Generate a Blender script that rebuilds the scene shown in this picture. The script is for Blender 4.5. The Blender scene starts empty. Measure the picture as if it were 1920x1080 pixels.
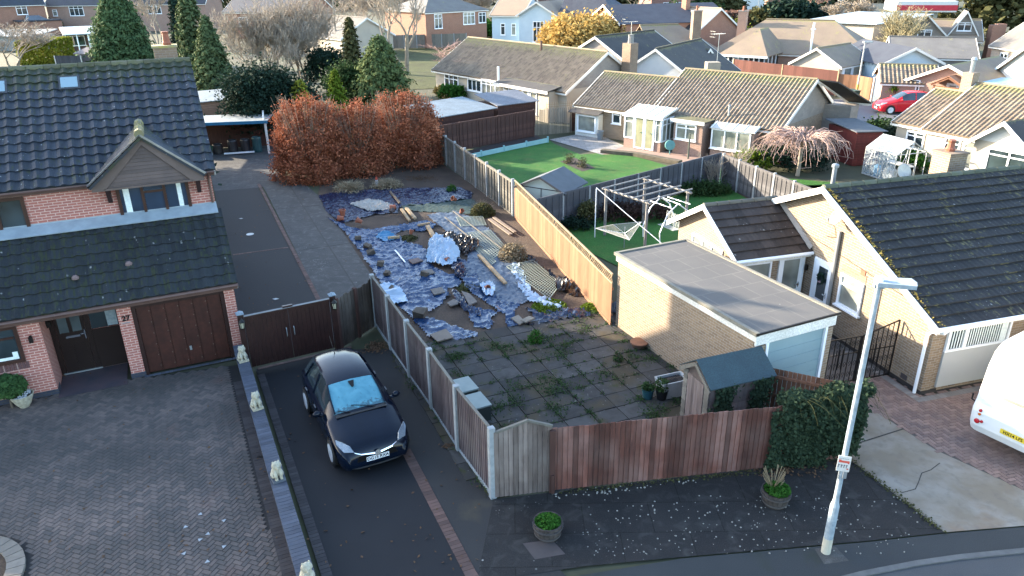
import bpy, bmesh, math, random
import numpy as np
from mathutils import Vector, Matrix, noise as mn
R = math.radians
random.seed(7); rng = np.random.default_rng(7)
# ------------------------------------------------------------------ camera
F_PX, PITCH, ROLL, CAM_H = 1390.0, R(23.25), R(-0.72), 10.4
fwd = Vector((0, math.cos(PITCH), -math.sin(PITCH))); _r = Vector((1, 0, 0)); _u = _r.cross(fwd)
CR = _r*math.cos(ROLL)+_u*math.sin(ROLL); CU = _u*math.cos(ROLL)-_r*math.sin(ROLL)
CAM = Vector((0, 0, CAM_H))
sc = bpy.context.scene
cd = bpy.data.cameras.new('camera'); cam = bpy.data.objects.new('camera', cd); sc.collection.objects.link(cam)
cam.matrix_world = Matrix.Translation(CAM) @ Matrix((CR, CU, -fwd)).transposed().to_4x4()
cd.sensor_width = 36; cd.lens = 36*F_PX/1920; cd.clip_end = 3000; cd.clip_start = .1
sc.camera = cam
# ------------------------------------------------------------------ sky, sun, exposure
SUN_EL, SUN_AZ = R(16.5), R(-27)          # elevation; heading the light travels in
sdir = Vector((math.cos(SUN_AZ)*math.cos(SUN_EL), math.sin(SUN_AZ)*math.cos(SUN_EL), -math.sin(SUN_EL)))
w = bpy.data.worlds.new('World'); sc.world = w; w.use_nodes = True
nt = w.node_tree; bg = nt.nodes['Background']; sk = nt.nodes.new('ShaderNodeTexSky')
sk.sky_type = 'NISHITA'; sk.sun_disc = False; sk.sun_elevation = SUN_EL; sk.sun_rotation = math.atan2(-sdir.x, -sdir.y)
sk.altitude = 50; sk.air_density = 1.0; sk.dust_density = 1.2; sk.ozone_density = 1.2
nt.links.new(sk.outputs[0], bg.inputs[0]); bg.inputs[1].default_value = .15
sl = bpy.data.lights.new('sun', 'SUN'); sl.energy = 4.1; sl.angle = R(.7); sl.color = (1, .85, .65)
so = bpy.data.objects.new('sun', sl); sc.collection.objects.link(so)
so.rotation_euler = sdir.to_track_quat('-Z', 'Y').to_euler(); so.location = (-60, 30, 40)
sc.view_settings.view_transform = 'Standard'; sc.view_settings.look = 'None'
sc.view_settings.exposure = 2.65; sc.view_settings.gamma = 1
sc.render.resolution_x = 1024; sc.render.resolution_y = 576
sc.render.engine = 'CYCLES'

# ------------------------------------------------------------------ helpers
COL = sc.collection
def G(x, y, z=0.0):
    """surveyed point: where the sight line through photo point x,y meets the level z"""
    d = fwd + CR*((x-960)/F_PX) - CU*((y-540)/F_PX)
    return CAM + d*((z-CAM_H)/d.z)
def tag(o, label, cat, group=None, kind=None):
    if label: o['label'] = label
    if cat: o['category'] = cat
    if group: o['group'] = group
    if kind: o['kind'] = kind
    return o
def thing(name, label, cat, loc=(0, 0, 0), rz=0, group=None):
    o = bpy.data.objects.new(name, None); COL.objects.link(o); o.empty_display_size = .3
    o.location = loc; o.rotation_euler = (0, 0, rz)
    return tag(o, label, cat, group)
def copy_tree(o, parent=None):
    c = o.copy(); COL.objects.link(c); c.parent = parent
    for ch in KIDS.get(o.name, []): copy_tree(ch, c)
    return c
KIDS = {}
def finish(name, me, mats, parent=None, uv=True, smooth=False):
    if not isinstance(mats, (list, tuple)): mats = [mats]
    for m in mats: me.materials.append(m)
    if uv and len(me.polygons): box_uv(me)
    if smooth: me.polygons.foreach_set('use_smooth', [True]*len(me.polygons))
    o = bpy.data.objects.new(name, me); COL.objects.link(o)
    if parent is not None: o.parent = parent; KIDS.setdefault(parent.name, []).append(o)
    return o
def box_uv(me):
    n = len(me.polygons); nor = np.empty(n*3); me.polygons.foreach_get('normal', nor); nor = nor.reshape(-1, 3)
    lt = np.empty(n, int); me.polygons.foreach_get('loop_total', lt)
    nl = len(me.loops); vi = np.empty(nl, int); me.loops.foreach_get('vertex_index', vi)
    co = np.empty(len(me.vertices)*3); me.vertices.foreach_get('co', co); co = co.reshape(-1, 3)
    N = np.repeat(nor, lt, axis=0); P = co[vi]
    T = np.stack([-N[:, 1], N[:, 0], np.zeros(nl)], 1); ln = np.linalg.norm(T, axis=1); flat = ln < .05
    T[flat] = (1, 0, 0); ln[flat] = 1; T /= ln[:, None]
    B = np.cross(N, T); B[flat] = (0, 1, 0)
    uv = np.stack([(P*T).sum(1), (P*B).sum(1)], 1)
    l = me.uv_layers.new(name='UVMap'); l.data.foreach_set('uv', uv.ravel())
class MB:
    """collects shapes, builds them as ONE mesh"""
    def __init__(s, M=None): s.v = []; s.f = []; s.m = []; s.M = M or Matrix()
    def add(s, vs, fs, m=0):
        k = len(s.v); s.v += [tuple(s.M @ Vector(p)) for p in vs]
        s.f += [tuple(i+k for i in f) for f in fs]; s.m += [m]*len(fs); return s
    def box(s, x0, x1, y0, y1, z0, z1, m=0):
        if x0 > x1: x0, x1 = x1, x0
        if y0 > y1: y0, y1 = y1, y0
        if z0 > z1: z0, z1 = z1, z0
        return s.add([(x0,y0,z0),(x1,y0,z0),(x1,y1,z0),(x0,y1,z0),(x0,y0,z1),(x1,y0,z1),(x1,y1,z1),(x0,y1,z1)],
                     [(3,2,1,0),(4,5,6,7),(0,1,5,4),(1,2,6,5),(2,3,7,6),(3,0,4,7)], m)
    def bar(s, a, b, w=.05, h=None, m=0, up=(0, 0, 1)):
        a = Vector(a); b = Vector(b); h = h or w; d = (b-a)
        if d.length < 1e-6: return s
        d.normalize(); u = Vector(up)
        if abs(d.dot(u)) > .98: u = Vector((1, 0, 0))
        sx = d.cross(u).normalized()*w/2; sy = sx.cross(d).normalized()*h/2
        c = [-sx-sy, sx-sy, sx+sy, -sx+sy]
        return s.add([a+q for q in c]+[b+q for q in c], [(3,2,1,0),(4,5,6,7),(0,1,5,4),(1,2,6,5),(2,3,7,6),(3,0,4,7)][:6], m)
    def tube(s, pts, r, n=6, m=0, cap=True):
        pts = [Vector(p) for p in pts]; rr = r if isinstance(r, (list, tuple)) else [r]*len(pts)
        vs = []; fs = []; prev = None
        for i, p in enumerate(pts):
            d = (pts[min(i+1, len(pts)-1)]-pts[max(i-1, 0)]).normalized()
            u = prev or (Vector((0, 0, 1)) if abs(d.z) < .9 else Vector((1, 0, 0)))
            sx = d.cross(u).normalized(); sy = sx.cross(d).normalized(); prev = sy
            for k in range(n):
                a = 2*math.pi*k/n; vs.append(p+(sx*math.cos(a)+sy*math.sin(a))*rr[i])
        for i in range(len(pts)-1):
            for k in range(n): fs.append((i*n+k, i*n+(k+1) % n, (i+1)*n+(k+1) % n, (i+1)*n+k))
        if cap: fs.append(tuple(range(n-1, -1, -1))); fs.append(tuple((len(pts)-1)*n+k for k in range(n)))
        return s.add(vs, fs, m)
    def lathe(s, prof, n=16, c=(0, 0), m=0, sq=1.0):
        vs = []; fs = []
        for r, z in prof:
            for k in range(n): a = 2*math.pi*k/n; vs.append((c[0]+r*math.cos(a), c[1]+r*math.sin(a)*sq, z))
        for i in range(len(prof)-1):
            for k in range(n): fs.append((i*n+k, i*n+(k+1) % n, (i+1)*n+(k+1) % n, (i+1)*n+k))
        fs.append(tuple(range(n-1, -1, -1))); fs.append(tuple((len(prof)-1)*n+k for k in range(n)))
        return s.add(vs, fs, m)
    def prism(s, poly, z0, z1, m=0):
        n = len(poly); ar = sum(poly[i][0]*poly[(i+1) % n][1]-poly[(i+1) % n][0]*poly[i][1] for i in range(n))
        if ar < 0: poly = poly[::-1]
        return s.add([(p[0], p[1], z0) for p in poly]+[(p[0], p[1], z1) for p in poly],
            [tuple(range(n-1, -1, -1)), tuple(range(n, 2*n))]+[(i, (i+1) % n, n+(i+1) % n, n+i) for i in range(n)], m)
    def extr(s, poly, vec, m=0):
        """planar polygon (3D points) thickened by vec"""
        n = len(poly); v = Vector(vec); P = [Vector(p) for p in poly]
        return s.add(P+[p+v for p in P], [tuple(range(n-1, -1, -1)), tuple(range(n, 2*n))]+[(i, (i+1) % n, n+(i+1) % n, n+i) for i in range(n)], m)
    def build(s, name, mats, parent=None, smooth=False, fix=True):
        me = bpy.data.meshes.new(name); me.from_pydata(s.v, [], s.f)
        if not isinstance(mats, (list, tuple)): mats = [mats]
        if len(mats) > 1: me.polygons.foreach_set('material_index', s.m)
        if fix:
            b = bmesh.new(); b.from_mesh(me); bmesh.ops.recalc_face_normals(b, faces=b.faces); b.to_mesh(me); b.free()
        me.update()
        return finish(name, me, mats, parent, True, smooth)
def sheet(name, pts, z, mat, label=None):
    """a flat piece of ground"""
    mb = MB(); n = len(pts); P = [(p[0], p[1], z) for p in pts]
    ar = sum(P[i][0]*P[(i+1) % n][1]-P[(i+1) % n][0]*P[i][1] for i in range(n))
    if ar < 0: P = P[::-1]
    mb.add(P, [tuple(range(n))])
    o = mb.build(name, mat, fix=False); o['kind'] = 'structure'
    if label: o['label'] = label
    return o
def inside(p, poly):
    x, y = p[0], p[1]; c = False; n = len(poly); j = n-1
    for i in range(n):
        xi, yi = poly[i][0], poly[i][1]; xj, yj = poly[j][0], poly[j][1]
        if (yi > y) != (yj > y) and x < (xj-xi)*(y-yi)/(yj-yi)+xi: c = not c
        j = i
    return c
def quads(name, C, size, mat, parent=None, up=.3, aspect=1.6, nor=None, fold=False):
    """many small leaf faces, centres C (n,3)"""
    C = np.asarray(C, float); n = len(C)
    N = rng.normal(size=(n, 3)); N[:, 2] = np.abs(N[:, 2])+up
    if nor is not None: N = N*.7+np.asarray(nor)
    N /= np.linalg.norm(N, axis=1)[:, None]
    T = np.cross(N, rng.normal(size=(n, 3))); T /= np.linalg.norm(T, axis=1)[:, None]; B = np.cross(N, T)
    s = (size*rng.uniform(.6, 1.4, n))[:, None]; t = T*s*.5*aspect; b = B*s*.5
    V = np.stack([C-t, C+b, C+t, C-b], 1).reshape(-1, 3)
    me = bpy.data.meshes.new(name); me.vertices.add(n*4); me.vertices.foreach_set('co', V.ravel())
    me.loops.add(n*4); me.loops.foreach_set('vertex_index', np.arange(n*4))
    me.polygons.add(n); me.polygons.foreach_set('loop_start', np.arange(n)*4); me.update(calc_edges=True)
    return finish(name, me, mat, parent, False)

# ------------------------------------------------------------------ materials
TONE = {'white_plastic': 1, 'white_painted_board': 1, 'dark_tarmac': .26, 'old_tarmac': .5, 'road_asphalt': .5, 'kerbside_asphalt': .6, 'lichen_spotted_frontage': .55, 'dark_pantiles': .42, 'dirty_white_rags': .5, 'mossy_dark_pantiles': .46, 'charcoal_tiles': .36, 'dark_brown_tiles': .5, 'patched_felt': .5, 'galvanised_steel': .6, 'roof_moss': .6, 'silver_rim': 1, 'greenhouse_panes': 1,
 'dark_brown_paint': .5, 'blotchy_brown_paint': .75, 'near_black_brown_door': .4, 'brown_window_frame': .6, 'red_brick': 1.05, 'paving_blocks': .72, 'red_brown_boards': .62, 'weathered_purple_boards': .8, 'weathered_grey_boards': .85, 'dark_concrete_path': .62,
 'bare_soil': .5, 'patio_slabs': .36, 'straw_stems': 1, 'brown_plain_tiles_': 1, 'bright_green_leaves': .9, 'orange_tan_boards': .45, 'buff_brick': .45, 'grey_stone_setts': .45, 'cream_render': .62, 'cream_panel': .7, 'weathered_buff_brick': .6, 'lawn_green': 1.1, 'caravan_white': .8, 'frosted_windscreen': .48, 'chrome': 1, 'lead_flashing': .72, 'pale_curtain': 1, 'silvery_old_boards': .62, 'weathered_brown_tiles': .54, 'brown_plain_tiles': .68, 'blue_black_paint': .6, 'stained_concrete': .48, 'white_plate': 1, 'yellow_plate': .9, 'white_painted_pergola': .45, 'blue_grey_sheeting': 1, 'dusty_grey_sheeting': .6, 'pale_blue_sheeting': .95, 'dark_blue_sheeting': .8, 'black_sheeting': .5, 'headlamp_glass': .45, 'weathered_cream_stone': .9, 'blue_coping_bricks': .65, 'blue_brick': .6, 'red_paint': .9}
class NT:
    def __init__(s, name, rough=.8, metal=0, spec=.5):
        s.mat = bpy.data.materials.new(name); s.mat.use_nodes = True; s.t = s.mat.node_tree; s.b = s.t.nodes['Principled BSDF']
        s.b.inputs['Roughness'].default_value = rough; s.b.inputs['Metallic'].default_value = metal
        s.b.inputs['Specular IOR Level'].default_value = spec
        tc = s.t.nodes.new('ShaderNodeTexCoord'); s.uv = tc.outputs['UV']; s.ob = tc.outputs['Object']; s.gen = tc.outputs['Generated']
        s.isl = None
    def node(s, k, **kw):
        n = s.t.nodes.new(k)
        for a, b in kw.items(): setattr(n, a, b)
        return n
    def inp(s, n, k, v):
        if v is None: return
        if hasattr(v, 'is_output') : s.t.links.new(v, n.inputs[k])
        elif isinstance(v, (tuple, list)) and len(v) == 3 and n.inputs[k].type == 'RGBA': n.inputs[k].default_value = (*v, 1)
        else: n.inputs[k].default_value = v
    def noise(s, scale, detail=4, vec=None, dist=0, rough=.55):
        n = s.node('ShaderNodeTexNoise'); s.inp(n, 'Vector', vec or s.uv); s.inp(n, 'Scale', scale); s.inp(n, 'Detail', detail); s.inp(n, 'Distortion', dist); s.inp(n, 'Roughness', rough)
        return n.outputs['Fac']
    def ridged(s, scale, detail=5, dist=0, vec=None):
        n = s.node('ShaderNodeTexNoise', noise_type='RIDGED_MULTIFRACTAL', normalize=True); s.inp(n, 'Vector', vec or s.uv); s.inp(n, 'Scale', scale); s.inp(n, 'Detail', detail); s.inp(n, 'Distortion', dist); return n.outputs['Fac']
    def vor(s, scale, vec=None, rnd=1):
        n = s.node('ShaderNodeTexVoronoi'); s.inp(n, 'Vector', vec or s.uv); s.inp(n, 'Scale', scale); s.inp(n, 'Randomness', rnd); return n
    def ramp(s, fac, a, b, lo=0, hi=1):
        n = s.node('ShaderNodeMapRange'); s.inp(n, 'Value', fac); s.inp(n, 'From Min', a); s.inp(n, 'From Max', b); s.inp(n, 'To Min', lo); s.inp(n, 'To Max', hi); return n.outputs[0]
    def mix(s, f, a, b, mode='MIX'):
        n = s.node('ShaderNodeMix', data_type='RGBA', blend_type=mode)
        s.inp(n, 0, f)
        for k, v in ((6, a), (7, b)):
            if hasattr(v, 'is_output'): s.t.links.new(v, n.inputs[k])
            else: n.inputs[k].default_value = (*v, 1)
        return n.outputs[2]
    def math(s, op, a, b=None):
        n = s.node('ShaderNodeMath', operation=op); s.inp(n, 0, a); s.inp(n, 1, b); return n.outputs[0]
    def island(s):
        if s.isl is None: s.isl = s.node('ShaderNodeNewGeometry').outputs['Random Per Island']
        return s.isl
    def bump(s, h, st=.5, dist=.01):
        n = s.node('ShaderNodeBump'); s.inp(n, 'Height', h); s.inp(n, 'Strength', st); s.inp(n, 'Distance', dist); s.t.links.new(n.outputs[0], s.b.inputs['Normal'])
    def spots(s, col, c, scale, th, amount=.5, nscale=.8, vec=None):
        v = s.vor(scale, vec); d = s.ramp(v.outputs['Distance'], th, th*.6)
        m = s.ramp(s.noise(nscale, 3, vec), 1-amount, 1-amount+.12); sp = s.node('ShaderNodeSeparateColor'); s.t.links.new(v.outputs['Color'], sp.inputs[0])
        pick = s.ramp(sp.outputs[0], .55, .6)
        return s.mix(s.math('MULTIPLY', s.math('MULTIPLY', d, m), pick), col, c)
    def out(s, col, rough=None):
        k = TONE.get(s.mat.name, .72)
        if hasattr(col, 'is_output'): col = s.mix(1, col, (k,)*3, 'MULTIPLY')
        else: col = mul(col, k)
        if hasattr(col, 'is_output'): s.t.links.new(col, s.b.inputs['Base Color'])
        else: s.b.inputs['Base Color'].default_value = (*col, 1)
        if rough is not None: s.inp(s.b, 'Roughness', rough)
        return s.mat
def mul(c, k): return tuple(min(1, x*k) for x in c)
def plain(name, c, c2=None, rough=.75, metal=0, ns=2.5, bump=0, isl=0, vec='uv', spec=.4, detail=5, spots=None, fine=0, bd=.01):
    n = NT(name, rough, metal, spec); vec = n.uv if vec == 'uv' else n.ob
    c2 = c2 or mul(c, .72)
    f = n.ramp(n.noise(ns, detail, vec), .32, .68)
    col = n.mix(f, c, c2)
    if fine: col = n.mix(n.ramp(n.noise(fine, 3, vec), .35, .65, 0, .55), col, mul(c2, .55))
    if isl: col = n.mix(1, col, n.mix(n.island(), (1-isl,)*3, (1+isl*.6,)*3), 'MULTIPLY')
    for sp in (spots or []): col = n.spots(col, *sp)
    if bump: n.bump(n.noise(ns*8, 4, vec), bump, bd)
    return n.out(col)
def brick(name, c1, c2, mortar, dirt=.25, bw=.225, bh=.075, ms=.010, streak=None):
    n = NT(name, .85, 0, .3)
    b = n.node('ShaderNodeTexBrick'); n.inp(b, 'Vector', n.uv); b.offset = .5
    n.inp(b, 'Color1', c1); n.inp(b, 'Color2', c2); n.inp(b, 'Mortar', mortar); n.inp(b, 'Scale', 1); n.inp(b, 'Mortar Size', ms); n.inp(b, 'Mortar Smooth', .1); n.inp(b, 'Bias', 0); n.inp(b, 'Brick Width', bw); n.inp(b, 'Row Height', bh)
    col = n.mix(n.ramp(n.noise(1.1, 4), .4, .75, 0, dirt), b.outputs['Color'], mul(c2, .45))
    col = n.mix(n.ramp(n.noise(14, 3), .3, .7, 0, .35), col, mul(c2, .7))
    if streak: col = n.mix(n.ramp(n.noise(.6, 3), .45, .62, 0, .7), col, streak)
    n.bump(b.outputs['Fac'], -.5, .008)
    return n.out(col)
def tilemat(name, c1, c2, moss=(.13, .13, .03), mossy=.35, lichen=.5, ridge_moss=0, rough=.8, lc=(.5, .52, .48), lsc=3.2, spec=.35):
    n = NT(name, rough, 0, spec)
    col = n.mix(n.ramp(n.noise(.9, 4), .35, .65), c1, c2)
    col = n.mix(1, col, n.mix(n.island(), (.68,)*3, (1.25,)*3), 'MULTIPLY')
    col = n.mix(n.ramp(n.noise(24, 3), .45, .8, 0, .5), col, mul(c1, 1.8))
    m = n.noise(5.5, 6, None, .4)
    big = n.noise(.7, 3)
    thr = n.math('ADD', n.math('MULTIPLY', m, .6), n.math('MULTIPLY', big, .4))
    if ridge_moss:
        sp = n.node('ShaderNodeSeparateXYZ'); n.t.links.new(n.gen, sp.inputs[0])
        thr = n.math('ADD', thr, n.ramp(sp.outputs['Z'], 1-ridge_moss, 1, 0, .2))
    col = n.mix(n.ramp(thr, .66-mossy*.3, .74-mossy*.3, 0, .85), col, n.mix(n.noise(11, 3), moss, mul(moss, 2.0)))
    if lichen:
        col = n.spots(col, lc, lsc, .13, lichen, .5); col = n.spots(col, mul(lc, .8), lsc*2.6, .17, lichen*.8, .9)
    n.bump(n.noise(30, 4), .5, .01)
    return n.out(col)
def leafmat(name, c1, c2, trans=.25):
    n = NT(name, .9, 0, .08)
    col = n.mix(n.island(), c1, c2)
    col = n.mix(n.ramp(n.noise(1.3, 3, n.ob), .35, .65, 0, .6), col, mul(c1, .6))
    col = n.mix(1, col, (.72,)*3, 'MULTIPLY'); n.t.links.new(col, n.b.inputs['Base Color'])
    tr = n.node('ShaderNodeBsdfTranslucent'); n.t.links.new(col, tr.inputs[0]); mx = n.node('ShaderNodeMixShader'); mx.inputs[0].default_value = trans
    n.t.links.new(n.b.outputs[0], mx.inputs[1]); n.t.links.new(tr.outputs[0], mx.inputs[2]); n.t.links.new(mx.outputs[0], n.t.nodes['Material Output'].inputs[0])
    return n.mat
def glassmat(name, c=(.02, .03, .035), rough=.06):
    n = NT(name, rough, 0, .8); return n.out(n.mix(n.ramp(n.noise(1.2, 2, n.ob), .3, .7), c, mul(c, 2.5)))
# palette
RED_BRICK = brick('red_brick', (.36,.13,.10), (.30,.115,.095), (.56,.38,.32), .12)
BLUE_BRICK = brick('blue_brick', (.075,.085,.12), (.05,.06,.09), (.10,.09,.09), .2)
BUFF_BRICK = brick('buff_brick', (.62,.45,.29), (.42,.30,.20), (.70,.62,.52), .12, ms=.009)
BUFF_DARK = brick('weathered_buff_brick', (.40,.29,.19), (.31,.21,.15), (.42,.34,.27), .45)
FAR_BRICK = brick('orange_brick', (.40,.19,.12), (.33,.15,.10), (.45,.32,.25), .2)
PINK_BRICK = brick('pink_brick', (.42,.26,.2), (.36,.22,.17), (.5,.4,.33), .2)
STONE = brick('rough_stone', (.42,.37,.32), (.33,.29,.26), (.36,.33,.29), .4, .3, .15, .02)
RENDER_W = plain('white_render', (.78,.78,.76), (.66,.67,.66), .9, ns=.8)
RENDER_C = plain('cream_render', (.66,.58,.46), (.56,.49,.40), .9, ns=.8)
RENDER_B = plain('pale_blue_render', (.58,.72,.80), (.50,.64,.73), .9, ns=.8)
SLATE = tilemat('dark_pantiles', (.050,.064,.088), (.034,.044,.062), (.045,.055,.02), .42, .75, ridge_moss=.26, lc=(.42,.44,.45), lsc=4.5, rough=.52)
SLATE_LOW = tilemat('mossy_dark_pantiles', (.036,.044,.052), (.025,.031,.038), (.035,.045,.018), .5, .55, lc=(.6,.6,.58), lsc=3.0)
RH_TILE = tilemat('charcoal_tiles', (.056,.055,.058), (.036,.037,.041), (.20,.18,.075), .35, .9, lc=(.5,.5,.48), lsc=3.4)
EXT_TILE = tilemat('dark_brown_tiles', (.085,.065,.055), (.06,.045,.04), (.13,.12,.05), .15, .7, lc=(.45,.42,.38), lsc=3.4)
BUNG_TILE = tilemat('weathered_brown_tiles', (.34,.265,.19), (.24,.19,.145), (.27,.25,.10), .22, .4, ridge_moss=.32, lc=(.45,.42,.34))
BUNG_DARK = tilemat('dark_concrete_tiles', (.07,.065,.06), (.05,.046,.045), (.12,.11,.05), .3, .5, ridge_moss=.1)
PLAIN_TILE = tilemat('brown_plain_tiles', (.30,.23,.165), (.25,.19,.14), (.22,.2,.08), .35, .3, ridge_moss=.08)
GREY_TILE = tilemat('grey_plain_tiles', (.19,.18,.165), (.15,.14,.13), (.2,.19,.09), .3, .3)
FAR_SLATE = tilemat('far_blue_slates', (.06,.07,.09), (.045,.05,.07), (.06,.06,.05), .1, 0)
TAN_TILE = tilemat('tan_tiles', (.36,.27,.19), (.31,.23,.17), (.25,.2,.09), .2, 0)
UPVC = plain('white_plastic', (.80,.82,.84), (.74,.77,.80), .35, ns=1)
BARGE = plain('white_painted_board', (.80,.79,.75), (.66,.64,.58), .6, ns=1.5, fine=20)
BROWN = plain('dark_brown_paint', (.075,.032,.026), (.05,.022,.02), .38, ns=3, bump=.1, fine=9)
BROWN_W = plain('brown_window_frame', (.085,.04,.03), (.06,.028,.022), .3, ns=2)
FASCIA = plain('brown_fascia', (.15,.085,.07), (.11,.06,.05), .5, ns=2)
BOARD_BR = plain('brown_cladding', (.135,.095,.085), (.10,.07,.065), .6, ns=3, isl=.25)
LEAD = plain('lead_flashing', (.42,.50,.56), (.32,.38,.43), .4, .1, ns=3)
GLASS = glassmat('window_glass')
GLASS_L = glassmat('curtained_glass', (.16,.17,.15), .12)
CURTAIN = plain('pale_curtain', (.72,.78,.76), (.55,.62,.62), .9, ns=12)
CURT_O = plain('net_curtain', (.55,.60,.55), (.4,.45,.42), .9, ns=6)
METAL = plain('galvanised_steel', (.55,.60,.63), (.42,.47,.50), .42, .55, ns=6)
SILVER = plain('silver_rim', (.62,.65,.68), None, .35, .2)
CHROME = NT('chrome', .12, 1).out((.8,.82,.85))
BLACKIRON = plain('black_iron', (.015,.014,.014), None, .45, .3)
CONC_POST = plain('concrete_post', (.40,.42,.43), (.29,.31,.32), .85, ns=7)
CONCRETE = plain('concrete', (.40,.36,.31), (.29,.26,.235), .9, ns=1.0, bump=.15, fine=25)
def boards(nm, c, c2, isl=.35, rough=.8, grey=None):
    n = NT(nm, rough, 0, .25); mp = n.node('ShaderNodeMapping'); n.t.links.new(n.uv, mp.inputs[0]); mp.inputs['Scale'].default_value = (14, 1.6, 1)
    f = n.ramp(n.noise(1.0, 5, mp.outputs[0]), .3, .7); col = n.mix(f, c, c2)
    if grey: col = n.mix(n.ramp(n.noise(.9, 4), .42, .66, 0, .75), col, grey)
    col = n.mix(1, col, n.mix(n.island(), (1-isl,)*3, (1+isl,)*3), 'MULTIPLY')
    n.bump(n.noise(1.0, 5, mp.outputs[0]), .35, .006); return n.out(col)
WOOD_GREY = boards('weathered_purple_boards', (.125,.095,.10), (.085,.06,.062), .25, .85, (.19,.17,.165))
WOOD_ARCH = boards('weathered_grey_boards', (.21,.165,.145), (.10,.075,.065), .3, .85, (.26,.22,.2))
WOOD_RED = boards('red_brown_boards', (.23,.09,.065), (.10,.045,.038), .5, .8, (.30,.19,.165))
WOOD_TAN = boards('orange_tan_boards', (.56,.30,.17), (.44,.22,.12), .22, .8)
WOOD_BRN = boards('brown_stained_boards', (.10,.05,.04), (.065,.033,.028), .25, .8)
WOOD_DK = boards('dark_grey_boards', (.10,.105,.12), (.07,.073,.085), .2, .8)
WOOD_OLD = boards('silvery_old_boards', (.25,.235,.20), (.17,.155,.135), .3, .85)
WOOD_SHED = boards('faded_shed_boards', (.24,.195,.18), (.15,.115,.105), .3, .85)
WOOD_PALE = boards('pale_timber', (.44,.33,.20), (.33,.24,.15), .3, .8)
WOOD_RDK = boards('dark_red_boards', (.17,.035,.03), (.11,.025,.022), .2, .7)
BARK = plain('bark', (.20,.155,.115), (.10,.08,.06), .9, vec='ob', ns=8)
BARK_PALE = plain('pale_bark', (.42,.36,.28), (.27,.22,.17), .9, vec='ob', ns=4)
TWIG = plain('grey_twigs', (.46,.39,.31), (.30,.25,.20), .9, vec='ob', ns=2)
TWIG_PINK = plain('pinkish_twigs', (.62,.40,.34), (.42,.27,.23), .9, vec='ob', ns=2)
SOIL = plain('bare_soil', (.17,.115,.08), (.09,.062,.045), .95, ns=1.4, bump=.7, bd=.03, fine=14)
def asphalt(nm, c, c2, spots=True, patch=None):
    n = NT(nm, .78, 0, .35); col = n.mix(n.ramp(n.noise(.7, 4), .35, .65), c, c2)
    col = n.mix(n.ramp(n.noise(60, 3), .35, .75, 0, .5), col, mul(c, 1.9))
    if patch: col = n.mix(n.ramp(n.noise(.55, 4, None, .5), .58, .70, 0, .8), col, patch)
    if spots:
        col = n.spots(col, (.30,.31,.30), 2.2, .05, .5, 1.2)
    n.bump(n.noise(90, 3), .35, .006); return n.out(col)
TARMAC = asphalt('dark_tarmac', (.030,.033,.040), (.022,.024,.031))
TARMAC_OLD = asphalt('old_tarmac', (.045,.044,.043), (.032,.031,.031), True, (.10,.085,.06))
ROAD = asphalt('road_asphalt', (.055,.06,.062), (.04,.045,.047), True, (.04,.05,.022))
FARROAD = asphalt('estate_road', (.13,.13,.14), (.11,.11,.12), False)
def lichened(nm, c, c2, amt, sp=.6, slab=None, lc=(.42,.41,.37)):
    n = NT(nm, .85, 0, .3); col = n.mix(n.ramp(n.noise(1.2, 5), .35, .65), c, c2)
    if slab:
        b = n.node('ShaderNodeTexBrick'); n.inp(b, 'Vector', n.uv); n.inp(b, 'Scale', 1); n.inp(b, 'Brick Width', slab[0]); n.inp(b, 'Row Height', slab[1]); n.inp(b, 'Mortar Size', .012); n.inp(b, 'Color1', (1,1,1)); n.inp(b, 'Color2', (.72,.72,.74)); n.inp(b, 'Mortar', (.35,.35,.3)); n.inp(b, 'Mortar Smooth', .3)
        col = n.mix(1, col, b.outputs['Color'], 'MULTIPLY')
    col = n.mix(n.ramp(n.noise(3.4, 7, None, .6), .52, .72, 0, amt), col, lc)
    col = n.mix(n.ramp(n.noise(45, 3), .5, .75, 0, .6), col, mul(c, 2.1))
    col = n.spots(col, mul(lc, 1.45), 5.0, .13, sp, .6); col = n.spots(col, mul(lc, 1.3), 13.0, .2, sp, .5); col = n.spots(col, mul(lc, 1.7), 2.4, .07, sp, .7)
    n.bump(n.noise(22, 5), .4, .01); return n.out(col)
FRONTAGE = lichened('lichen_spotted_frontage', (.040,.037,.036), (.028,.028,.028), .10, .45, (1.4, .9))
PATH_CONC = lichened('dark_concrete_path', (.10,.096,.09), (.07,.068,.066), .22, .45)
SLAB = None
def grassmat(nm, a, b):
    n = NT(nm, .9, 0, .2); c = n.mix(n.ramp(n.noise(.5, 4), .3, .7), a, b); c = n.mix(n.ramp(n.noise(1.3, 6, None, .6), .5, .72, 0, .55), c, (.13,.15,.045)); c = n.mix(n.ramp(n.noise(14, 5), .3, .7, 0, .75), c, mul(b, .5)); n.bump(n.noise(60, 3), .8, .03); return n.out(c)
LAWN = grassmat('lawn_green', (.055,.17,.03), (.03,.10,.022))
ROUGH_GR = grassmat('rough_grass', (.13,.15,.05), (.08,.085,.04))
L_GREEN = leafmat('bright_green_leaves', (.07,.20,.03), (.035,.11,.02))
L_LIME = leafmat('lime_leaves', (.20,.28,.03), (.10,.17,.02))
L_CON = leafmat('conifer_green', (.14,.19,.085), (.06,.10,.045), .15)
L_DARK = leafmat('dark_evergreen', (.03,.06,.04), (.016,.036,.026), .1)
L_MID = leafmat('mid_green_leaves', (.07,.12,.04), (.03,.065,.025), .15)
L_IVY = leafmat('ivy_leaves', (.055,.085,.045), (.022,.042,.027), .1)
L_OLIVE = leafmat('olive_leaves', (.13,.13,.055), (.065,.07,.03), .15)
L_BEECH = leafmat('copper_beech_leaves', (.62,.23,.12), (.17,.06,.042), .15)
L_GOLD = leafmat('golden_leaves', (.78,.56,.20), (.48,.30,.09), .25)
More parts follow.
